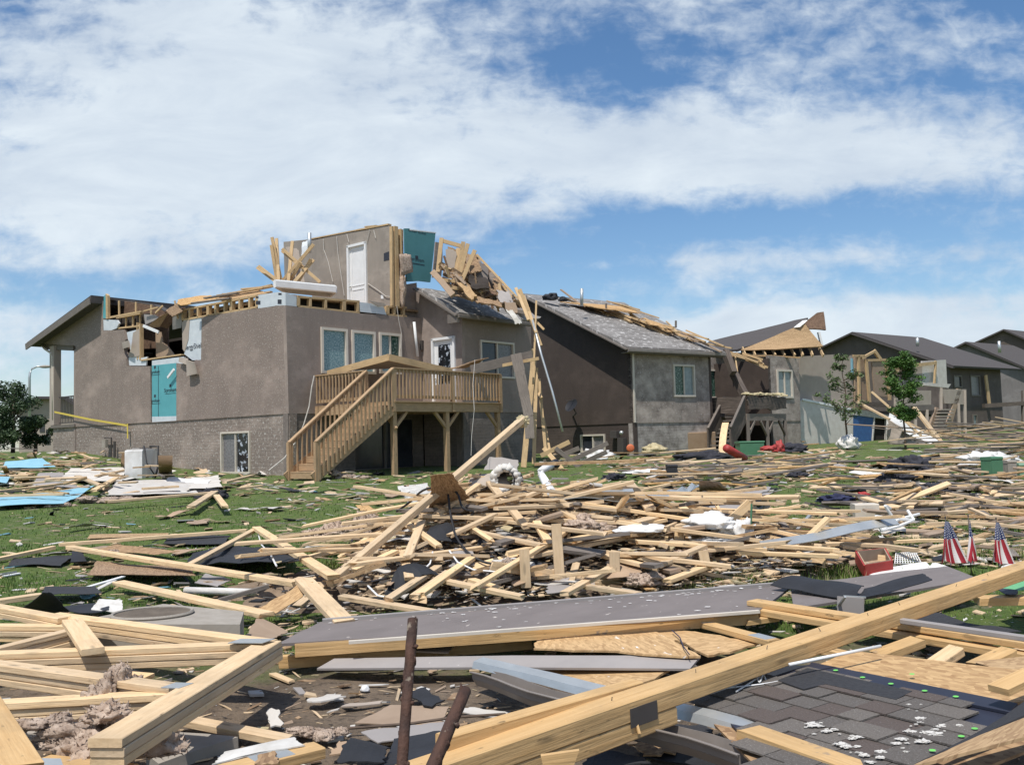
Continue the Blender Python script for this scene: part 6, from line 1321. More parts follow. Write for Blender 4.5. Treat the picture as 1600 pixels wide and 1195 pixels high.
for k in range(6): f_ = k/5; b.bar(q[0].lerp(q[3], f_), q[1].lerp(q[2], f_), .008, .008)
part('lattice', b, 'white', wb_)
sheet([(1348, 897), (1362, 878), (1445, 878), (1478, 896)], .06, 'crumpled white cloth in front of the red drawer', 'whitecloth', 'white_cloth', 'cloth', .12, 16, 8, hs=[.02, .12, .1, .04]); soft(1465, 893, .03, (.12, .08, .06), 'whitecloth', 'small white bundle left of the first flag', 'cloth_bundle', 'cloth')
bb_ = thing('toy_figure', hh(1353, 785, 0), 'small red and blue toy lying among boards on the right', 'toy'); p = hh(1353, 785, 0); part('upper', MB().lump(p+V((-.05, 0, .13)), (.1, .07, .06), .5, 3), 'red', bb_, True); part('lower', MB().lump(p+V((.06, -.03, .05)), (.14, .08, .05), .5, 3), 'blue', bb_, True)
for (x, y, r, lb) in ((1308, 783, (.28, .14, .1), 'dark navy garment lying beside the red and blue toy'), (1400, 752, (.35, .2, .16), 'black clothes heap in the middle of the right debris'), (1425, 732, (.5, .25, .24), 'largest black garment pile before the dense young tree'), (1455, 745, (.3, .2, .14), 'black fabric lump at the right of the largest garment pile'), (1465, 768, (.3, .18, .12), 'dark cloth lump near the flags and boards'), (1245, 745, (.2, .15, .1), 'small dark cloth left of the blue plastic'), (330, 778, (.3, .16, .14), 'black strap bundle on a broken board at left'), (960, 748, (.25, .2, .1), 'dark pipe bundle by the grey bucket')):
    soft(x, y, .03, r, 'navycloth' if 'navy' in lb else 'cloth', lb, 'clothing', 'clothes', .55)
# flags
fm = bpy.data.materials.new('flag'); fm.use_nodes = True; t_ = fm.node_tree; n_ = t_.nodes; l_ = t_.links; bs_ = n_['Principled BSDF']; bs_.inputs['Roughness'].default_value = .7
uvn = n_.new('ShaderNodeTexCoord'); sp_ = n_.new('ShaderNodeSeparateXYZ'); l_.new(uvn.outputs['UV'], sp_.inputs[0])
def fmath(op, a, b_=None, c=None):
    q = n_.new('ShaderNodeMath'); q.operation = op
    for i, x in enumerate((a, b_, c)):
        if x is None: continue
        if isinstance(x, (int, float)): q.inputs[i].default_value = x
        else: l_.new(x, q.inputs[i])
    return q.outputs[0]
def fmix(f_, a, b_):
    q = n_.new('ShaderNodeMix'); q.data_type = 'RGBA'; l_.new(f_, q.inputs[0])
    for i, x in ((6, a), (7, b_)):
        if isinstance(x, tuple): q.inputs[i].default_value = (*x, 1)
        else: l_.new(x, q.inputs[i])
    return q.outputs[2]
st_ = fmath('GREATER_THAN', fmath('FRACT', fmath('MULTIPLY', sp_.outputs[0], 5.5)), .5)
col_ = fmix(st_, (.38, .025, .04), (.72, .68, .66))
su = fmath('SUBTRACT', fmath('FRACT', fmath('MULTIPLY', sp_.outputs[0], 9)), .5); sv = fmath('SUBTRACT', fmath('FRACT', fmath('ADD', fmath('MULTIPLY', sp_.outputs[1], 17), fmath('MULTIPLY', fmath('FLOOR', fmath('MULTIPLY', sp_.outputs[0], 9)), .5))), .5)
star = fmath('LESS_THAN', fmath('ADD', fmath('MULTIPLY', su, su), fmath('MULTIPLY', sv, sv)), .075)
can = fmix(star, (.015, .03, .13), (.72, .70, .70)); l_.new(fmix(fmath('GREATER_THAN', sp_.outputs[1], .58), col_, can), bs_.inputs['Base Color']); MATS['flag'] = fm
def make_flag():
    f = thing('small_flag', (0, 0, 0), 'x', 'flag', 'small flags on sticks planted in the yard')
    part('stick', MB().tube([V((0, 0, -.05)), V((.0, 0, .62))], .005, 8).lump(V((0, 0, .63)), (.008, .008, .014), 0, 2, flat=False), 'trimdark', f, True)
    b = MB(); nu, nv = 22, 18; g = []
    for i in range(nu+1):
        for j in range(nv+1):
            u, v_ = i/nu, j/nv; wd = .035+.20*v_**.8; x = (u-.42)*wd+.03*v_*math.sin(u*9)+.05*v_*v_*(u-.3); y = -.012-.034*v_*math.sin(u*14+v_*3)-.01*math.sin(u*31)*v_; z = .59-.43*v_-.11*(u-.4)*v_*math.sin(u*4)+.015*math.sin(u*12)*v_
            g.append((V((x, y, z)), (u, 1-v_)))
    for i in range(nu):
        for j in range(nv):
            q = (i*(nv+1)+j, (i+1)*(nv+1)+j, (i+1)*(nv+1)+j+1, i*(nv+1)+j+1); b.face([g[k][0] for k in q], [g[k][1] for k in q])
    part('cloth', b, 'flag', f); return f
def copy_tree(o, parent=None):
    c = o.copy(); COL.objects.link(c); c.parent = parent
    for ch in list(o.children): copy_tree(ch, c)
    return c
fl0 = make_flag()
for k, (px_, ytop, ybase, rz, rx, sc_, lb) in enumerate(((1488, 806, 905, .1, .05, 1.0, 'hanging stars and stripes flag nearest the white cloth, leftmost of three'), (1518, 804, 903, 1.0, -.02, 1.02, 'narrow folded stars and stripes flag, middle of the three'), (1562, 808, 906, .3, .0, 1.02, 'stars and stripes flag nearest the right edge, rightmost of three'))):
    o = fl0 if k == 0 else copy_tree(fl0); p = hit(px_, ybase, 0); o.location = p; H = at(px_, ytop, p.y).z-p.z; o.scale = (H/.64,)*3; o.rotation_euler = (0, rx*-1.2, rz); o['label'] = lb
# ---- left pile by the washer
mat('whitewasher', (.74, .74, .73), (.5, .48, .45), rough=.45, scale=2.2, bump=.15, spots=(.35, .30, .24), thr=.68, sscale=5)
WM = thing('washing_machine', hh(222, 747, 0), 'white washing machine tipped among debris against the brown brick wall', 'washing machine')
p = hh(222, 746, 0); p.z = zt(p.x, p.y)-.05; rzw = R(-24); part('body', MB().box(p, .72, .68, .90, rzw, ch=.03), 'whitewasher', WM)
part('lid', MB().box(p+V((0, 0, .895)), .66, .6, .03, rzw, ch=.01), 'whitedirty', WM); part('top_panel', MB().box(p+V((0, 0, .93)), .3, .5, .04, rzw), 'greypanel', WM)
part('hose', MB().tube([p+V((.1, -.1, 1.02)), p+V((.25, -.4, .9)), p+V((.35, -.5, .5)), p+V((.6, -.55, .15)), p+V((.5, -.5, 0))], .022, 6).tube([p+V((.2, .1, 1.0)), p+V((.5, 0, 1.0)), p+V((.62, -.3, .4)), p+V((.55, -.4, 0))], .03, 6), 'rubber', WM, True)
sheet([(248, 742), (247, 712), (270, 712), (269, 738)], 0, 'brown cardboard panel leaning behind the washing machine', 'cardboard', 'cardboard_sheet', 'cardboard', .03, hs=[.0, .8, .8, 0]); sheet([(189, 728), (190, 708), (202, 708), (201, 735)], 0, 'brown board leaning left of the washing machine', 'cardboard', 'board_piece', 'board', .03, hs=[.0, .7, .7, 0])
sheet([(2, 732), (8, 720), (66, 716), (88, 730)], .15, 'light blue foam sheet lying at the far left below the trees', 'blueboard', 'foam_sheet', 'foam board', .05, hs=[.1, .25, .3, .15]); sheet([(-5, 790), (-5, 776), (148, 759), (100, 784)], .12, 'long curved light blue foam sheet at the front of the left pile', 'blueboard', 'foam_sheet', 'foam board', .08, sag=-.05)
sheet([(-5, 752), (-5, 738), (18, 742), (10, 755)], .15, 'light blue foam corner cut by the left edge', 'blueboard', 'foam_sheet', 'foam board', .03)
for (q, lb, m_) in (([(90, 750), (110, 730), (200, 730), (190, 752)], 'pinkish drywall sheet in the middle of the left pile', 'drywall'), ([(165, 775), (175, 752), (300, 748), (320, 770)], 'large pinkish white drywall sheet before the washing machine', 'drywall'), ([(50, 758), (60, 738), (100, 738), (105, 760)], 'grey drywall piece in the left pile', 'greypanel'), ([(290, 765), (300, 745), (345, 742), (350, 762)], 'pale panel right of the washing machine', 'drywall'), ([(255, 752), (262, 745), (330, 748), (325, 756)], 'white plastic sheet at the washing machine foot', 'whitecloth')): sheet(q, .1, lb, m_, 'drywall_sheet', 'drywall', .06, rag=.1)
for k, (a, c, w_, n2) in enumerate((((-5, 742), (50, 741), .3, 2), ((-5, 766), (100, 754), .12, 1), ((-5, 773), (102, 770), .12, 1), ((120, 742), (158, 757), .14, 1), ((146, 765), (182, 745), .14, 1), ((150, 742), (196, 733), .12, 1), ((220, 762), (280, 758), .2, 1), ((165, 782), (330, 768), .16, 1), ((298, 790), (336, 766), .16, 1), ((338, 772), (352, 790), .12, 1), ((75, 722), (140, 716), .16, 1), ((90, 724), (145, 720), .1, 1), ((350, 752), (395, 741), .12, 1), ((370, 762), (410, 757), .1, 1), ((118, 705), (146, 716), .08, 1))):
    bd(a, .2, c, .2, w_, .05, 'pine', 'pale board on the left debris pile, ' + ('wide stack at the left edge', 'long one just over the curved foam sheet', 'lower long one by the curved foam sheet', 'short one crossing toward the washing machine', 'short one leaning on the large drywall', 'one left of the washing machine foot', 'broken one lying on the large drywall', 'long low one along the pile front', 'one under the black strap bundle', 'tiny end right of the black straps', 'flat one next to the far foam sheet', 'thin one by the far foam sheet', 'one near the basement window', 'thin one in front of the basement window', 'white slat at the pile back')[k], n=1)
# ---- mid and right field items
for (x, y, sx_, sy_, sz_, m_, nm, lb, rz) in ((1050, 748, .24, .24, .32, 'tarfelt', 'grey_bucket', 'grey plastic bucket standing in the grass behind the grey panel', 0), (1551, 748, .30, .30, .46, 'greenbox', 'green_utility_box', 'dark green utility box standing among boards near the right edge', .3), (1577, 746, .22, .22, .36, 'concrete', 'grey_utility_post', 'grey domed utility pedestal right of the dark green box', .2), (1602, 745, .4, .3, .28, 'palegreen', 'pale_utility_box', 'pale green utility box cut by the right edge', 0), (1088, 706, 1.5, .7, .85, 'cardboard', 'brown_couch', 'brown boxy couch standing in front of the grey stucco house', .3), (1172, 712, .9, .5, .5, 'greenbox', 'green_bin', 'dark green bin lying before the ragged deck', .1)):
    p = hh(x, y, 0); p.z = zt(p.x, p.y)-.03; t = thing(nm, p, lb, nm.split('_')[-1]); 
    part('body', MB().box(p, sx_, sy_, sz_, rz, ch=.03), m_, t); part('lid' if 'couch' not in nm else 'seat_back', MB().box(p+V((0, 0, sz_-.02)) if 'couch' not in nm else p+V((0, .2, sz_)), sx_*(1.06 if 'couch' not in nm else 1), sy_*(1.06 if 'couch' not in nm else .3), .07 if 'couch' not in nm else .2, rz, ch=.02), m_, t)
for (x, y, a, c, m_, lb, nm) in ((0, 0, (1135, 700), (1163, 716), 'red', 'red padded tube lying against boards before the ragged deck', 'red_tube'),):
    tag(MB().tube([hh(*a, .5), hh(*c, .12)], .12, 12).obj(nm, m_, smooth=True), lb, 'tube')
soft(1217, 706, .1, (.2, .14, .3), 'red', 'bright red jacket bunched up before the ragged deck', 'red_jacket', 'jacket'); soft(1202, 704, .2, (.3, .2, .14), 'red', 'smaller red cloth beside the bright red jacket', 'red_cloth', 'cloth'); soft(1235, 706, .05, (.6, .3, .25), 'cloth', 'dark bag right of the bright red jacket', 'dark_bag', 'bag')
soft(1097, 718, .05, (.9, .3, .2), 'cloth', 'long black bag in front of the brown couch', 'black_bag', 'bag'); soft(1022, 707, .15, (.5, .3, .25), 'insulyellow', 'cream coloured foam slab piece leaning by the house corner', 'foam_piece', 'foam'); soft(930, 718, .05, (.5, .35, .25), 'whitecloth', 'white crumpled sheet by the shaded wall', 'white_sheet', 'sheet', .5); soft(1010, 740, .0, (.5, .2, .08), 'whitecloth', 'lilac white cloth beside the grey bucket', 'pale_cloth', 'cloth', .5)
soft(1545, 725, .1, (.6, .35, .2), 'whitecloth', 'white torn wrap before the dark green utility box', 'white_wrap', 'wrap', .6); soft(1130, 694, .2, (.6, .3, .2), 'whitedirty', 'pile of household clutter by the ragged deck stair', 'clutter_pile', 'clutter', .7); soft(1065, 694, .2, (.5, .3, .25), 'whitedirty', 'clutter heap against the grey stucco house', 'clutter_pile', 'clutter', .7)
tag(MB().lump(AR.P(985, 700, .15), (.16, .05, .16), 0, 3, flat=False).obj('orange_disc', 'orange', smooth=True), 'round orange disc at the foot of the house corner', 'disc')
tag(MB().bar(hh(1128, 712, 0), at(1134, 662, 35), .25, .12, n=6, sag=.15).obj('pale_plank', 'pine'), 'pale bent plank standing upright by the clutter at the stair', 'board')
for pts, m_, nm_, lb in (([(1390, 645), (1466, 688), (1452, 694), (1386, 662)], 'white', 'fallen_siding', 'white sheet of siding sliding off the wrecked house'), ([(1387, 655), (1408, 668), (1401, 699), (1388, 697)], 'walltan', 'plywood_slab', 'pale plywood slab leaning beside the dark doorway'), ([(1400, 668), (1448, 690), (1440, 700), (1398, 700)], 'greypanel', 'fallen_siding', 'grey broken siding at the bottom of the collapse by the dense young tree')):
    add(nm_, MB().patch([at(*q, 41.0-.8*(k in (1, 2))) for k, q in enumerate(pts)], 8, 5, .12, .05), m_, lb, 'siding')
for k, (a, ha, c, hc, w_) in enumerate((((1362, 612), 3.2, (1440, 680), .3, .25), ((1428, 636), 2.2, (1470, 690), .2, .3), ((1385, 640), 1.9, (1480, 694), .2, .2), ((1395, 655), 1.5, (1500, 690), .1, .25), ((1340, 628), 2.4, (1390, 655), 1.3, .2))):
    bd(a, 0, c, 0, .01, .01, 'pine', 'x') if False else add('fallen_timber', MB().bar(at(*a, 41.5), at(*c, 40.5), w_, .08), 'pine', 'pale timber sliding in the collapse, ' + ('longest one from the plywood panel', 'steep one over the white siding', 'lower one under the dense young tree', 'flat low one near the pale stair', 'short one over the door lintel')[k], 'board')
# ---- wreckage on top of the wing roof and the first house
random.seed(9)
WG = 'broken timbers heaped on the wing roof'; WLb = 'splintered timber tangled in the pile on top of the wing roof'
def tb(a, c, Ya, Yc, w_, t_, m_, lb=WLb, g=WG, nm='roof_timber', up=(0, 1, 0)): return add(nm, MB().bar(at(*a, Ya), at(*c, Yc), w_, t_, up=up, ch=.004), m_, lb, 'timber', g)
for q in (((690, 372), (684, 425), 31.2, 31), ((690, 376), (722, 385), 31.2, 31.2), ((724, 378), (716, 430), 31.1, 31), ((731, 381), (717, 435), 30.9, 30.8), ((742, 391), (722, 438), 30.8, 30.7), ((716, 388), (712, 432), 31.2, 31)): tb(*q, .14, .06, 'pine_house')
for q in (((676, 425), (690, 440), 30.7, 30.4), ((690, 440), (708, 462), 30.4, 30)): tb(*q, .2, .12, 'hardboard')
def rs(pts, m_, lb, nm='roof_sheet', amp=.12, th=.05): return add(nm, MB().patch([at(x, y, Y) for x, y, Y in pts], 7, 5, amp, th, rag=.1), m_, lb, 'roof sheet')
rs([(694, 386, 31.1), (714, 390, 31.1), (713, 432, 31), (693, 429, 31)], 'walltan', 'cream inner door panel framed by studs on the wing roof', 'framed_sheet', .01)
rs([(712, 440, 30.4), (728, 440, 30.4), (747, 462, 30), (736, 471, 29.8)], 'osb', 'tan slab of plywood sliding over the wing roof edge side', 'plywood_slab', .04, .1)
rs([(730, 398, 31.5), (745, 395, 31.5), (758, 425, 31.2), (730, 428, 31)], 'osbdirty', 'upright brown roof sheet at the top of the wing wreckage')
rs([(742, 400, 32), (765, 420, 31.8), (762, 440, 31.2), (744, 436, 31.2)], 'greywood', 'dark grey roof sheet right behind the upright brown one')
rs([(728, 425, 30.8), (760, 435, 30.8), (768, 452, 30.3), (735, 455, 30.3)], 'roomdark', 'dark curled roof sheet in the middle of the wing wreckage', amp=.25)
rs([(768, 436, 31.5), (782, 432, 31.5), (795, 462, 31), (775, 470, 30.6)], 'osbdirty', 'brown roof sheet standing toward the right end of the wing roof')
rs([(775, 452, 30.6), (795, 455, 30.6), (805, 478, 30.2), (780, 475, 30.2)], 'greypanel', 'grey roof sheet lying at the right end of the wing roof')
rs([(735, 460, 30.2), (785, 470, 30.2), (790, 480, 29.9), (745, 472, 29.9)], 'osbdirty', 'low brown plywood layer along the wing roof', amp=.1)
rs([(785, 470, 30.2), (808, 475, 30.2), (812, 492, 30), (790, 486, 30)], 'hardboard', 'tan wood piece near the right eave of the wing roof')
rs([(800, 478, 30.4), (825, 482, 30.6), (848, 498, 30.8), (815, 500, 30.2)], 'greypanel', 'torn roof edge drooping past the end of the wing')
rs([(788, 482, 30), (802, 484, 30), (818, 505, 29.9), (806, 508, 29.8)], 'whitedirty', 'shredded white eave piece hanging at the wing end')
for (pts, m_) in ((((700, 425, 31.6), (735, 405, 31.8), (760, 440, 31.6), (715, 462, 31.2)), 'osbdirty'), (((735, 425, 31.7), (770, 438, 31.5), (800, 470, 31.2), (745, 468, 31.2)), 'greywood'), (((770, 455, 31.2), (800, 462, 31), (818, 482, 30.8), (775, 482, 30.8)), 'osbdirty'), (((690, 440, 31.4), (725, 440, 31.4), (740, 465, 30.9), (705, 462, 31)), 'roomdark'), (((745, 445, 31), (775, 455, 30.8), (780, 470, 30.6), (750, 468, 30.6)), 'underroof'), (((752, 418, 31.9), (768, 424, 31.9), (778, 448, 31.6), (758, 446, 31.6)), 'greypanel')):
    rs(pts, m_, 'crumpled roof sheet buried in the wing roof wreckage', amp=.35)['group'] = 'crumpled sheets in the wing roof wreckage'
for (pts, m_) in ((((722, 400, 31.9), (745, 398, 32), (772, 436, 31.7), (735, 440, 31.6)), 'hardboard'), (((765, 430, 31.6), (790, 448, 31.4), (812, 474, 31), (775, 470, 31.1)), 'osbdirty'), (((700, 445, 31.2), (760, 450, 31), (772, 474, 30.6), (712, 468, 30.6)), 'osbdirty'), (((756, 412, 31.9), (770, 424, 31.8), (786, 446, 31.6), (764, 444, 31.6)), 'greywood')):
    rs(pts, m_, 'crumpled roof sheet buried in the wing roof wreckage', amp=.3)['group'] = 'crumpled sheets in the wing roof wreckage'
for (pts, m_) in ((((688, 432, 31.5), (700, 384, 32.2), (738, 396, 32.2), (742, 440, 31.6)), 'osbdirty'), (((738, 396, 32.2), (772, 428, 32), (790, 470, 31.3), (740, 452, 31.5)), 'underroof'), (((770, 428, 32), (822, 482, 31.3), (815, 492, 30.8), (775, 474, 31)), 'osbdirty')):
    rs(pts, m_, 'crumpled roof sheet buried in the wing roof wreckage', amp=.25)['group'] = 'crumpled sheets in the wing roof wreckage'
for i in range(115):
    f_ = rr(); x = 695+f_*130; yt_ = 400+f_*66; y = ru(yt_+14, 450+f_*42); Yk = ru(30.3, 31.6); a = random.gauss(.75, .5); l_2 = ru(6, 20)
    tb((x-l_2*math.cos(a), y-l_2*math.sin(a)), (x+l_2*math.cos(a)*.6, y+l_2*math.sin(a)*.6), Yk, Yk+ru(-.4, .4), ru(.05, .14), .05, random.choice(('pine_house', 'osbdirty', 'osbdirty', 'greywood', 'underroof', 'hardboard')))
for (a, c, lb) in (((745, 398), (820, 478), 'long thin slat along the skyline of the wing wreckage'), ((778, 440), (850, 515), 'long splinter crossing the skyline at the wing end')): tb(a, c, 31.4, 30.6, .08, .05, 'pine_house', lb, None)
# star of studs on the left part
SG = 'studs fanned out on top of the first house'; SL = 'pale broken stud in the fan of lumber standing left of the upstairs wall'
for q in (((425, 371), (441, 447)), ((432, 373), (436, 445)), ((424, 383), (433, 440)), ((402, 418), (432, 441)), ((404, 416), (436, 440)), ((457, 377), (450, 446)), ((490, 382), (432, 450)), ((490, 406), (455, 446)), ((486, 405), (462, 447)), ((441, 389), (500, 441)), ((441, 392), (474, 420)), ((470, 410), (448, 447)), ((400, 452), (426, 446)), ((380, 456), (424, 447))): tb(*q, 31.2+ru(-.4, .4), 31+ru(-.3, .3), .11, .06, 'pine_house', SL, SG, 'fallen_stud')
rs([(445, 382, 31.9), (470, 390, 31.9), (478, 448, 31.5), (455, 448, 31.5)], 'taupelight', 'grey drywall sheet standing behind the fan of studs', 'drywall_sheet', .04)
rs([(470, 378, 32.2), (486, 372, 32.2), (482, 395, 32), (470, 402, 32)], 'housewrap', 'small silver wrap flap at the corner of the upstairs wall', 'wrap_flap', .08)
tag(MB().tube([at(483.5, 364, 32), at(483.5, 395, 32)], .07, 8).obj('vent_pipe', 'galv', smooth=True), 'short grey vent pipe above the far left end of the upstairs wall', 'pipe')
# white bathtub and flattened roof sheets on the wall top
TB = thing('white_bathtub', at(475, 458, 29.6), 'white bathtub shell lying on the torn wall top near the corner', 'bathtub')
tq = [at(430, 456, 29.0), at(524, 466, 30.4), at(516, 452, 31.2), at(444, 448, 30.0)]
zt_ = max(z.z for z in tq)-.02; b = MB(); P = [V((z.x, z.y, zt_)) for z in tq]
b.bar(P[0], P[1], .12, .26, top=True, ch=.03); b.bar(P[1], P[2], .12, .26, top=True, ch=.03); b.bar(P[2], P[3], .12, .26, top=True, ch=.03); b.bar(P[3], P[0], .12, .26, top=True, ch=.03); part('shell', b, 'white', TB)
part('rim', MB().patch([p_+V((0, 0, .02)) for p_ in P], 6, 4, .02, .03), 'whitedirty', TB)
for (pts, m_, lb) in ((((274, 468, 31.5), (330, 460, 31), (352, 466, 30.4), (278, 480, 31)), 'osb', 'tan roof sheet overhanging the hole in the left wall'), (((330, 464, 31), (400, 452, 30), (420, 458, 29), (345, 470, 30)), 'osb', 'tan roof sheet flattened on the left wall top'), (((345, 458, 31.6), (395, 450, 30.6), (410, 456, 29.8), (360, 466, 30.6)), 'greywood', 'grey weathered roof sheet on the left wall top'), (((255, 486, 31.6), (276, 472, 31.4), (290, 484, 31), (268, 496, 31.2)), 'osbdirty', 'brown roof sheet dipping into the hole in the left wall')): rs(pts, m_, lb, amp=.06, th=.04)
for q in (((340, 462), (412, 450)), ((360, 466), (424, 456)), ((300, 474), (360, 466)), ((378, 452), (430, 447)), ((320, 466), (372, 458))): tb(*q, 30.4, 29.4, .12, .05, random.choice(('pine_house', 'greywood')), 'weathered strip of lumber lying flat along the left wall top', 'strips lying along the left wall top', up=(0, 0, 1))
# ---- wreckage hanging off the right end of the first house
HGp = 'tall splintered boards leaning at the right end of the first house'; HLb = 'tall splintered pale board leaning upright at the right corner of the first house'
for q in (((812, 452), (845, 540), .12), ((818, 462), (838, 520), .1), ((806, 450), (826, 500), .1), ((834, 560), (818, 730), .18), ((838, 575), (834, 725), .12), ((842, 592), (852, 700), .1), ((832, 545), (828, 640), .1), ((838, 470), (833, 600), .06), ((846, 640), (862, 722), .1), ((835, 600), (846, 622), .1)): tb(q[0], q[1], 29.6+ru(-.3, .3), 28.8+ru(-.3, .3), q[2], .05, 'pine_house', HLb, HGp, 'leaning_board')
tag(MB().tube([at(832, 500, 29), at(846, 555, 28.6), at(863, 612, 28.3), at(879, 674, 28)], .035, 8).obj('grey_conduit', 'galv', smooth=True), 'long thin grey pipe dangling diagonally before the shaded brown wall', 'pipe')
tb((736, 578), (832, 555), 28.6, 28.2, .3, .06, 'greywood', 'wide weathered plank fallen from the deck to the house corner', None, 'weathered_plank'); tb((770, 574), (842, 560), 28.5, 28.0, .1, .05, 'pine_house', 'thin pale strip along the wide weathered plank', None, 'pale_strip')
b = MB(); pr = [at(806, 553, 28.1), at(812, 580, 28), at(820, 620, 27.9), at(826, 650, 27.8), at(828, 685, 27.7)]
for i in range(4): b.bar(pr[i], pr[i+1], .34-.02*i, .07, up=(0, 1, 0))
add('bent_plank', b, 'greywood', 'bent grey board hanging down beside the end of the deck', 'board')
rs([(752, 735, 28), (765, 712, 28.6), (812, 716, 28.6), (812, 738, 28)], 'greypanel', 'grey sheet leaning against the base wall right of the deck posts', 'grey_sheet', .05)
for q in (((845, 712), (890, 690)), ((850, 722), (905, 700)), ((880, 725), (950, 692)), ((898, 728), (948, 706)), ((850, 700), (880, 735)), ((868, 700), (905, 730))): tb(*q, 28+ru(-.5, .5), 28+ru(-.5, .5), .14, .06, random.choice(('pine_house', 'greywood')), 'broken board piled low against the shaded brown wall', 'boards piled against the shaded brown wall')
tag(MB().tube([at(742, 562, 28), at(739, 600, 27.5), at(741, 640, 27), at(737, 680, 26.8), at(736, 712, 26.6)], .006, 5).obj('ribbon_string', 'whitedirty'), 'pale ribbon like string hanging from the deck railing', 'string')
# ---- boards on the second roof
RG = 'boards strewn over the second roof'
for i in range(44):
    f_ = rr(); x = 905+f_*205; y = 474+f_*62+random.gauss(0, 3.5)+(6 if f_ < .3 else 0); Yk = 41.5-f_*3.0; a = random.gauss(.36, .12); l_2 = ru(12, 42); m_ = random.choice(('pine_house', 'pine_house', 'osb', 'hardboard'))
    tb((x-l_2*math.cos(a), y-l_2*math.sin(a)*.95), (x+l_2*math.cos(a), y+l_2*math.sin(a)*.95), Yk+.7, Yk-.6, ru(.08, .16), .06, m_, 'broken board scattered along the ridge of the second roof', RG, up=(0, 0, 1))
for (a, c, lb) in (((948, 470), (1030, 497), 'long raised board sticking up from the second roof ridge'), ((948, 470), (1000, 484), 'second board rising from the second roof ridge'), ((1041, 502), (1062, 522), 'short board end propped on the second roof')): tb(a, c, 40.5, 40, .09, .05, 'pine_house', lb, None, up=(0, 0, 1))
for (x, y) in ((947, 481), (1056, 508)): tag(MB().tube([at(x, y+4, 40.4), at(x, y-7, 40.4)], .05, 6).obj('roof_post', 'trim'), 'small upright stub on the second roof, ' + ('near the vent pipe' if x < 1000 else 'near its lower right end'), 'stub')
# ---------------------------------------------------------------- scattered fields, litter and grass
random.seed(101)
def in_reg(reg):
    while True:
        x = ru(reg[0], reg[2]); y = ru(reg[1], reg[3]); return x, y
FIELDS = [((860, 712, 1620, 806), 68, (.8, 1.3, 1.9, 2.6), 'pale board scattered flat over the yard on the right', 'boards scattered across the right side of the yard', .3, ('pine', 'pine', 'greywood', 'osb')),
          ((1185, 800, 1620, 872), 16, (.5, .9, 1.3), 'short board lying between the red drawer and the utility boxes', 'boards near the flags', .3, ('pine', 'greywood', 'osb')),
          ((0, 712, 200, 790), 10, (.7, 1.1, 1.6), 'broken board in the debris pile at the left edge', 'boards in the left debris pile', .5, ('pine', 'osb')),
          ((1190, 693, 1330, 706), 7, (1.5, 2.4, 3.2), 'long pale board lying at the foot of the pale foundation', 'boards before the pale foundation', .15, ('pine', 'osb'))]
CL = [(1000, 735), (1110, 745), (1210, 735), (1300, 770), (1380, 765), (1480, 750), (1550, 775), (1430, 795), (1530, 800), (1230, 725), (1100, 775), (950, 715)]
def clus(reg):
    if reg[0] == 860 and rr() < .6:
        c = random.choice(CL); x = c[0]+random.gauss(0, 38); y = c[1]+random.gauss(0, 8)
        if reg[1] < y < reg[3]: return x, y
    return in_reg(reg)
def clear(px, py):   # keep open lawn where the photo shows it
    if 1330 < px < 1460 and 702 < py < 728: return True
    if 860 < px < 1000 and 725 < py < 775: return rr() < .9
    if 1180 < px < 1340 and 752 < py < 815: return rr() < .75
    if 1220 < px < 1300 and 815 < py < 850: return rr() < .6
    return False
for reg, n_, Ls, lb, g, sd_, ms in FIELDS:
    k = 0
    while k < n_:
        x, y = clus(reg)
        if clear(x, y): continue
        p = hh(x, y, 0)
        if p.y > 60: k += 1; continue
        stack = .25*abs(noise.noise(V((p.x*.4, p.y*.4, 0)))) if reg[0] != 1400 else ru(0, .55)
        p.z += .04+stack*rr(); L_ = random.choice(Ls)
        place_board(p, random.gauss(0, sd_) if rr() < .75 else ru(-1.5, 1.5), random.gauss(0, .06) if rr() < .8 else ru(-.35, .35), random.choice(ms), L_, random.choice((.09, .14)), .04, lb, g, roll=random.gauss(0, .12)); k += 1
b = MB(); LMB = ['pine', 'greywood', 'osb', 'hardboard']
for reg, n_, Ls, sd_, hmax in (((1400, 688, 1780, 716), 135, (1.2, 2.0, 3.0, 4.0), .25, .55), ((860, 710, 1860, 760), 125, (.8, 1.4, 2.2), .35, .15), ((860, 755, 1900, 815), 80, (.5, .9, 1.4), .7, .1), ((1180, 800, 1950, 870), 70, (.3, .6), .6, .05), ((-220, 712, 260, 780), 60, (.5, 1.0), .6, .3), ((560, 770, 1200, 925), 45, (.3, .5, .9), 1.2, .12)):
    for k in range(n_):
        x, y = clus(reg)
        if clear(x, y): continue
        p = hh(x, y, 0)
        if p.y > 60 or (reg[0] == 560 and heap(p.x, p.y) < .06): continue
        a = random.gauss(0, sd_) if rr() < .75 else ru(-1.5, 1.5); L_ = random.choice(Ls); d_ = V((math.cos(a), math.sin(a), random.gauss(0, .09)))*L_/2; p.z += .05+ru(0, hmax)*1.5
        b.bar(p-d_, p+d_, random.choice((.06, .09, .12)), .035, tw=random.gauss(0, .2), m=random.choice((0, 0, 1, 1, 2, 3)))
add('small_lumber', b, LMB, 'countless smaller boards and laths lying between the larger ones', 'lumber', kind='stuff')
extra = MB()
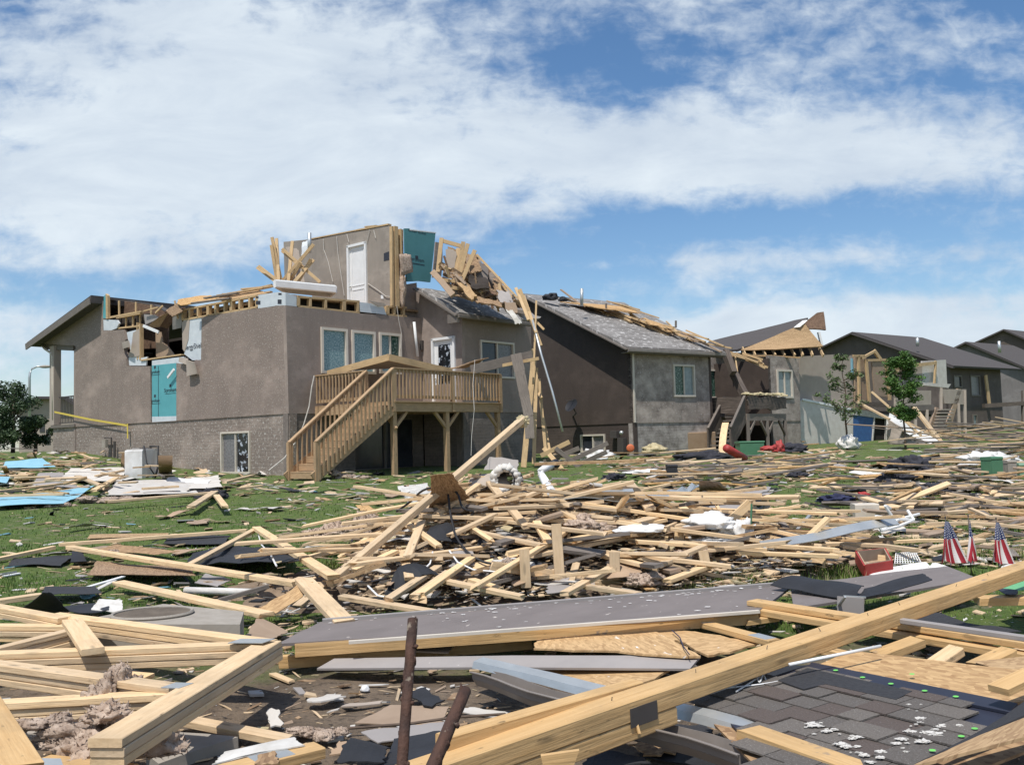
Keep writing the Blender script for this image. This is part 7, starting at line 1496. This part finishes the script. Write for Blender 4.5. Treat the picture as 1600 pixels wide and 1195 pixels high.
for reg, n_, Ls in (((1610, 900, 2000, 1150), 40, (.3, .6, 1.0)), ((-350, 930, -20, 1150), 25, (.4, .8))):
    for k in range(n_):
        x, y = in_reg(reg); p = hh(x, y, 0); a = ru(-1.5, 1.5); L_ = random.choice(Ls); d_ = V((math.cos(a), math.sin(a), random.gauss(0, .05)))*L_/2; p.z += .05; b2 = MB().bar(p-d_, p+d_, .09, .035, ch=.003)
        i0 = len(extra.v); extra.v += b2.v; extra.f += [tuple(q+i0 for q in t) for t in b2.f]; extra.uv += b2.uv; extra.mi += b2.mi
add('outlying_lumber', extra, 'pine', 'boards lying just beyond the edges of the view', 'lumber', kind='stuff')
# flat scraps as things
SCR = [((0, 715, 420, 780), 20, 'flat building scrap in the debris pile at left', 'flat scraps in the left pile', ('drywall', 'hardboard', 'greypanel', 'osb', 'whitedirty')), ((860, 705, 1620, 800), 60, 'flat sheet scrap lying in the yard on the right', 'flat scraps across the right yard', ('drywall', 'hardboard', 'greypanel', 'osb', 'osbdirty', 'whitedirty', 'tar', 'tarfelt', 'osb')),
       ((1180, 800, 1620, 880), 20, 'small sheet scrap in the grass around the red drawer', 'flat scraps near the red drawer', ('drywall', 'hardboard', 'greypanel', 'osb', 'tar')), ((400, 740, 680, 830), 12, 'small scrap on the grass between the deck and the heap', 'scraps between deck and heap', ('drywall', 'hardboard', 'osb', 'tarfelt')),
       ((0, 1040, 680, 1195), 9, 'dirty scrap on the ground in the near left foreground', 'scraps in the near foreground', ('drywall', 'greypanel', 'hardboard', 'osbdirty', 'tar')), ((0, 795, 520, 900), 10, 'thin pale scrap lying on the open left lawn', 'scraps on the left lawn', ('insulyellow', 'drywall', 'hardboard')),
       ((560, 880, 1180, 925), 20, 'torn scrap along the front foot of the central heap', 'scraps at the foot of the heap', ('drywall', 'hardboard', 'greypanel', 'osb', 'tar', 'whitedirty')), ((960, 1140, 1200, 1195), 5, 'dark scrap in the lower gap beside the gutter', 'scraps beside the gutter', ('tar', 'tarfelt', 'osbdirty'))]
for reg, n_, lb, g, ms in SCR:
    for k in range(n_):
        x, y = in_reg(reg)
        if clear(x, y): continue
        p = hh(x, y, 0)
        if p.y > 45: continue
        s_ = ru(.18, .5)*min(1.6, max(.35, p.y/16)); a = ru(0, 3.14); e1 = V((math.cos(a), math.sin(a), ru(-.12, .12)))*s_; e2 = V((-math.sin(a), math.cos(a), ru(-.12, .12)))*s_*ru(.25, .7); p.z += .06
        add('sheet_scrap', MB().patch([p-e1-e2, p+e1*ru(.6, 1)-e2*ru(.5, 1), p+e1+e2, p-e1*ru(.5, 1)+e2], 6, 4, .16*s_, .008, rag=.3*s_, fr=3), random.choice(ms), lb, 'scrap', g)
# uncountable litter: chips, splinters, shreds
LM = ['pine', 'osb', 'drywall', 'drywall', 'hardboard', 'greypanel', 'tar', 'insulyellow', 'osbdirty', 'pine', 'whitedirty', 'osbdirty', 'blueboard']
b = MB()
LR = [((-220, 700, 430, 778), 850), ((430, 738, 860, 800), 300), ((860, 700, 1860, 805), 2900), ((1180, 795, 1950, 885), 1700), ((1600, 885, 2000, 1195), 700), ((-350, 930, 0, 1195), 400), ((0, 790, 520, 930), 240), ((540, 800, 1250, 935), 1900), ((0, 930, 700, 1040), 500), ((0, 1040, 700, 1195), 260), ((700, 930, 1600, 1195), 700)]
for reg, n_ in LR:
    for k in range(int(n_*1.5)):
        x, y = in_reg(reg); 
        if clear(x, y) and rr() < .8: continue
        p = hh(x, y, 0)
        if p.y > 60: continue
        p.z += .012; sc_ = min(1.5, max(.12, p.y/20))*random.choice((.4, .7, 1, 1.3)); m_ = random.randrange(len(LM)-1 if x > 500 or rr() < .6 else len(LM)); a = random.gauss(0, .8); el_ = rr() < .5
        if rr() < .3: m_ = 0
        s1_ = sc_*ru(.03, .16)*(1.8 if el_ else 1); s2_ = s1_*(.12 if el_ else ru(.3, .8)); u1 = V((math.cos(a), math.sin(a), ru(-.25, .25))); u2 = V((-math.sin(a), math.cos(a), ru(-.3, .3))); th = V((0, 0, min(.02, s2_*.4)))
        P = [p-u1*s1_-u2*s2_, p+u1*s1_*ru(.5, 1)-u2*s2_*ru(.5, 1), p+u1*s1_+u2*s2_, p-u1*s1_*ru(.4, 1)+u2*s2_]
        Q = [q+th for q in P]; b.face(Q, m=m_)
        for i in range(4): j = (i+1) % 4; b.face([P[i], P[j], Q[j], Q[i]], m=m_)
add('debris_litter', b, LM, 'countless splinters, chips and shreds littering the lawn and the heap', 'litter', kind='stuff')
# grass blades
random.seed(55)
b = MB()
def blade(p, h_, w_, lean, m=0):
    a = ru(0, 6.28); d_ = V((math.cos(a), math.sin(a), 0)); e = V((-d_.y, d_.x, 0))*w_; q = p+d_*lean*h_*.35+V((0, 0, h_*.6)); t = p+d_*lean*h_+V((0, 0, h_))
    b.face([p-e, p+e, q+e*.6, q-e*.6], m=m); b.face([q-e*.6, q+e*.6, t], m=m)
n_ = 0
while n_ < 52000:
    y = 6.2+abs(random.gauss(0, 1))*7.5; x = ru(-.62, .62)*y
    if y > 30 or heap(x, y) > .12: continue
    if y < 8.2 and noise.noise(V((x*.9, y*.9, 2)))+((y-7.2)*.9) < 0: continue
    k = noise.noise(V((x*.8, y*.8, 7))); 
    if rr() < .35-k*.9: n_ += 1; continue
    h_ = ru(.02, .055)*(1+k); blade(V((x, y, zt(x, y)-.005)), h_, .0022+.00028*y, ru(.2, .9), 0 if rr() < .75 else 1); n_ += 1
for (px_, py_, s_, c_, hh_) in ((1150, 900, .3, 1200, .16), (1135, 905, .35, 900, .13), (1090, 915, .25, 500, .1), (1310, 880, .45, 900, .13), (1430, 850, .6, 900, .12), (1260, 905, .4, 600, .1), (520, 868, .25, 500, .16), (1230, 862, .5, 500, .15), (505, 985, .3, 500, .06), (1360, 842, .7, 700, .12), (1550, 870, .6, 600, .12)):
    c = hh(px_, py_, 0)
    for _ in range(c_):
        x = c.x+random.gauss(0, s_*.5); y = c.y+random.gauss(0, s_*.35); blade(V((x, y, zt(x, y))), hh_*ru(.4, 1.2), .004, ru(.1, .7), 2 if rr() < .3 else 1)
mat('grassA', (.085, .165, .02), (.055, .12, .014), rough=.7, scale=2, bump=0, uv=False); mat('grassB', (.15, .22, .035), (.10, .17, .025), rough=.7, scale=2, bump=0, uv=False); mat('grassC', (.30, .27, .14), (.22, .2, .1), rough=.8, scale=2, bump=0, uv=False)
add('grass', b, ['grassA', 'grassB', 'grassC'], 'short green grass growing between all the debris', 'grass', kind='stuff')
# labels of the repeats: how each lies and the findable thing it lies next to
LMK = {(786, 750): 'beside the black duct', (520, 838): 'by the shaggy insulation mound', (822, 890): 'by the upright board stub', (1004, 830): 'by the white cushion', (1108, 824): 'by the big white bag', (1162, 842): 'by the small white bag', (800, 845): 'by the reddish plank',
 (612, 905): 'by the puffed black sheet', (690, 770): 'by the standing plywood', (850, 760): 'by the bent drain pipe', (950, 895): 'by the lower front insulation', (640, 800): 'by the black cable', (1120, 790): 'by the grey wall sheet', (980, 780): 'by the metal strips', (1050, 740): 'by the grey bucket', (1097, 715): 'by the long black bag', (1217, 706): 'by the red jacket',
 (1308, 783): 'by the navy garment', (1353, 780): 'by the small toy', (1400, 752): 'by the black clothes', (1425, 732): 'by the largest garment pile', (1355, 805): 'by the beige box', (1400, 815): 'by the white chair frame', (1365, 870): 'by the red drawer', (1488, 860): 'by the leftmost flag', (1562, 860): 'by the rightmost flag', (1552, 735): 'by the green utility box',
 (1465, 768): 'by the dark cloth lump', (1250, 745): 'by the small dark cloth', (1324, 700): 'by the thin tree', (1290, 840): 'by the metal track', (930, 718): 'by the white crumpled sheet', (1200, 770): 'by the folded grey sheet', (222, 730): 'by the washing machine', (40, 725): 'by the far foam sheet', (60, 780): 'by the curved foam sheet', (140, 740): 'by the pinkish drywall', (250, 765): 'by the large drywall', (330, 778): 'by the black straps',
 (700, 400): 'by the cream sheet', (660, 400): 'by the turquoise panel', (745, 410): 'by the upright brown sheet', (785, 450): 'by the right brown sheet', (815, 490): 'by the torn eave', (745, 455): 'by the tan slab', (425, 400): 'at the fan left', (455, 400): 'at the fan middle', (490, 410): 'at the fan right', (909, 465): 'by the vent pipe', (960, 480): 'by the raised board', (1030, 510): 'by the roof stub', (1090, 535): 'at the lower roof end',
 (340, 465): 'over the wall hole', (400, 455): 'by the bathtub', (830, 600): 'by the bent plank', (840, 700): 'at the wall foot', (910, 700): 'by the basement window', (820, 500): 'by the wing eave', (560, 800): 'on the grass left of the heap', (120, 860): 'by the long slanting stud', (30, 840): 'at the left edge', (430, 850): 'by the white wire', (300, 840): 'by the A of studs', (180, 1150): 'by the truss end', (400, 1100): 'on the bare dirt', (640, 1120): 'by the tall spike', (60, 1120): 'by the wide plank', (1080, 1160): 'by the gutter', (1090, 900): 'by the grass tuft', (1180, 880): 'by the long taupe panel', (1430, 845): 'by the wire basket'}
WORDS = {'pine': 'pale', 'pine_house': 'pale', 'greywood': 'grey', 'osb': 'tan plywood', 'osbdirty': 'brown plywood', 'hardboard': 'tan', 'drywall': 'off-white', 'greypanel': 'grey', 'whitedirty': 'white', 'tar': 'black', 'tarfelt': 'dark grey', 'insulyellow': 'yellowish', 'underroof': 'reddish brown', 'roomdark': 'dark'}
ORD = ['nearest', 'second nearest', 'third nearest', 'fourth nearest', 'fifth nearest', 'sixth nearest', 'seventh nearest', 'eighth nearest', 'ninth nearest', 'tenth nearest', 'eleventh nearest', 'twelfth nearest']
bpy.context.view_layer.update()
tops = [o for o in COL.objects if o.parent is None and o.get('group') and o.type == 'MESH']; seen = {}
for o in tops: seen.setdefault(o['label'], []).append(o)
new = {}
for lb, os_ in seen.items():
    if len(os_) < 2: continue
    for o in os_:
        P = [topx(o.matrix_world @ V(c)) for c in o.bound_box]; c = (sum(p[0] for p in P)/8, sum(p[1] for p in P)/8)
        vs = [topx(o.matrix_world @ v_.co) for v_ in o.data.vertices]; A_ = min(vs); B_ = max(vs); lo_, hi_ = min(vs, key=lambda q: q[1]), max(vs, key=lambda q: q[1])
        if hi_[1]-lo_[1] > B_[0]-A_[0]: A_, B_ = (lo_, hi_) if lo_[0] < hi_[0] else (hi_, lo_)
        L_ = math.dist(A_, B_); ang = math.degrees(math.atan2(A_[1]-B_[1], max(.1, B_[0]-A_[0])))
        pose = 'level' if abs(ang) < 7 else ('rising right' if 0 < ang < 50 else 'falling right' if -50 < ang < 0 else 'steep'); size = 'long' if L_ > 90 else 'short' if L_ < 38 else 'medium'
        kind_ = {'board': 'board', 'timber': 'timber', 'scrap': 'scrap', 'roof sheet': 'roof sheet'}.get(o['category'], o['category'])
        lm = LMK[min(LMK, key=lambda q: math.dist(q, c))]
        new.setdefault('%s %s %s %s %s' % (size, WORDS.get(o.data.materials[0].name, 'pale'), kind_, pose, lm), []).append(o)
for lb, os_ in new.items():
    os_.sort(key=lambda o: (o.matrix_world.translation-EYE).length)
    for i, o in enumerate(os_): o['label'] = lb if len(os_) == 1 else lb+', %s of %d' % (ORD[min(i, 11)], len(os_))
print('boards', NB, len(tops))
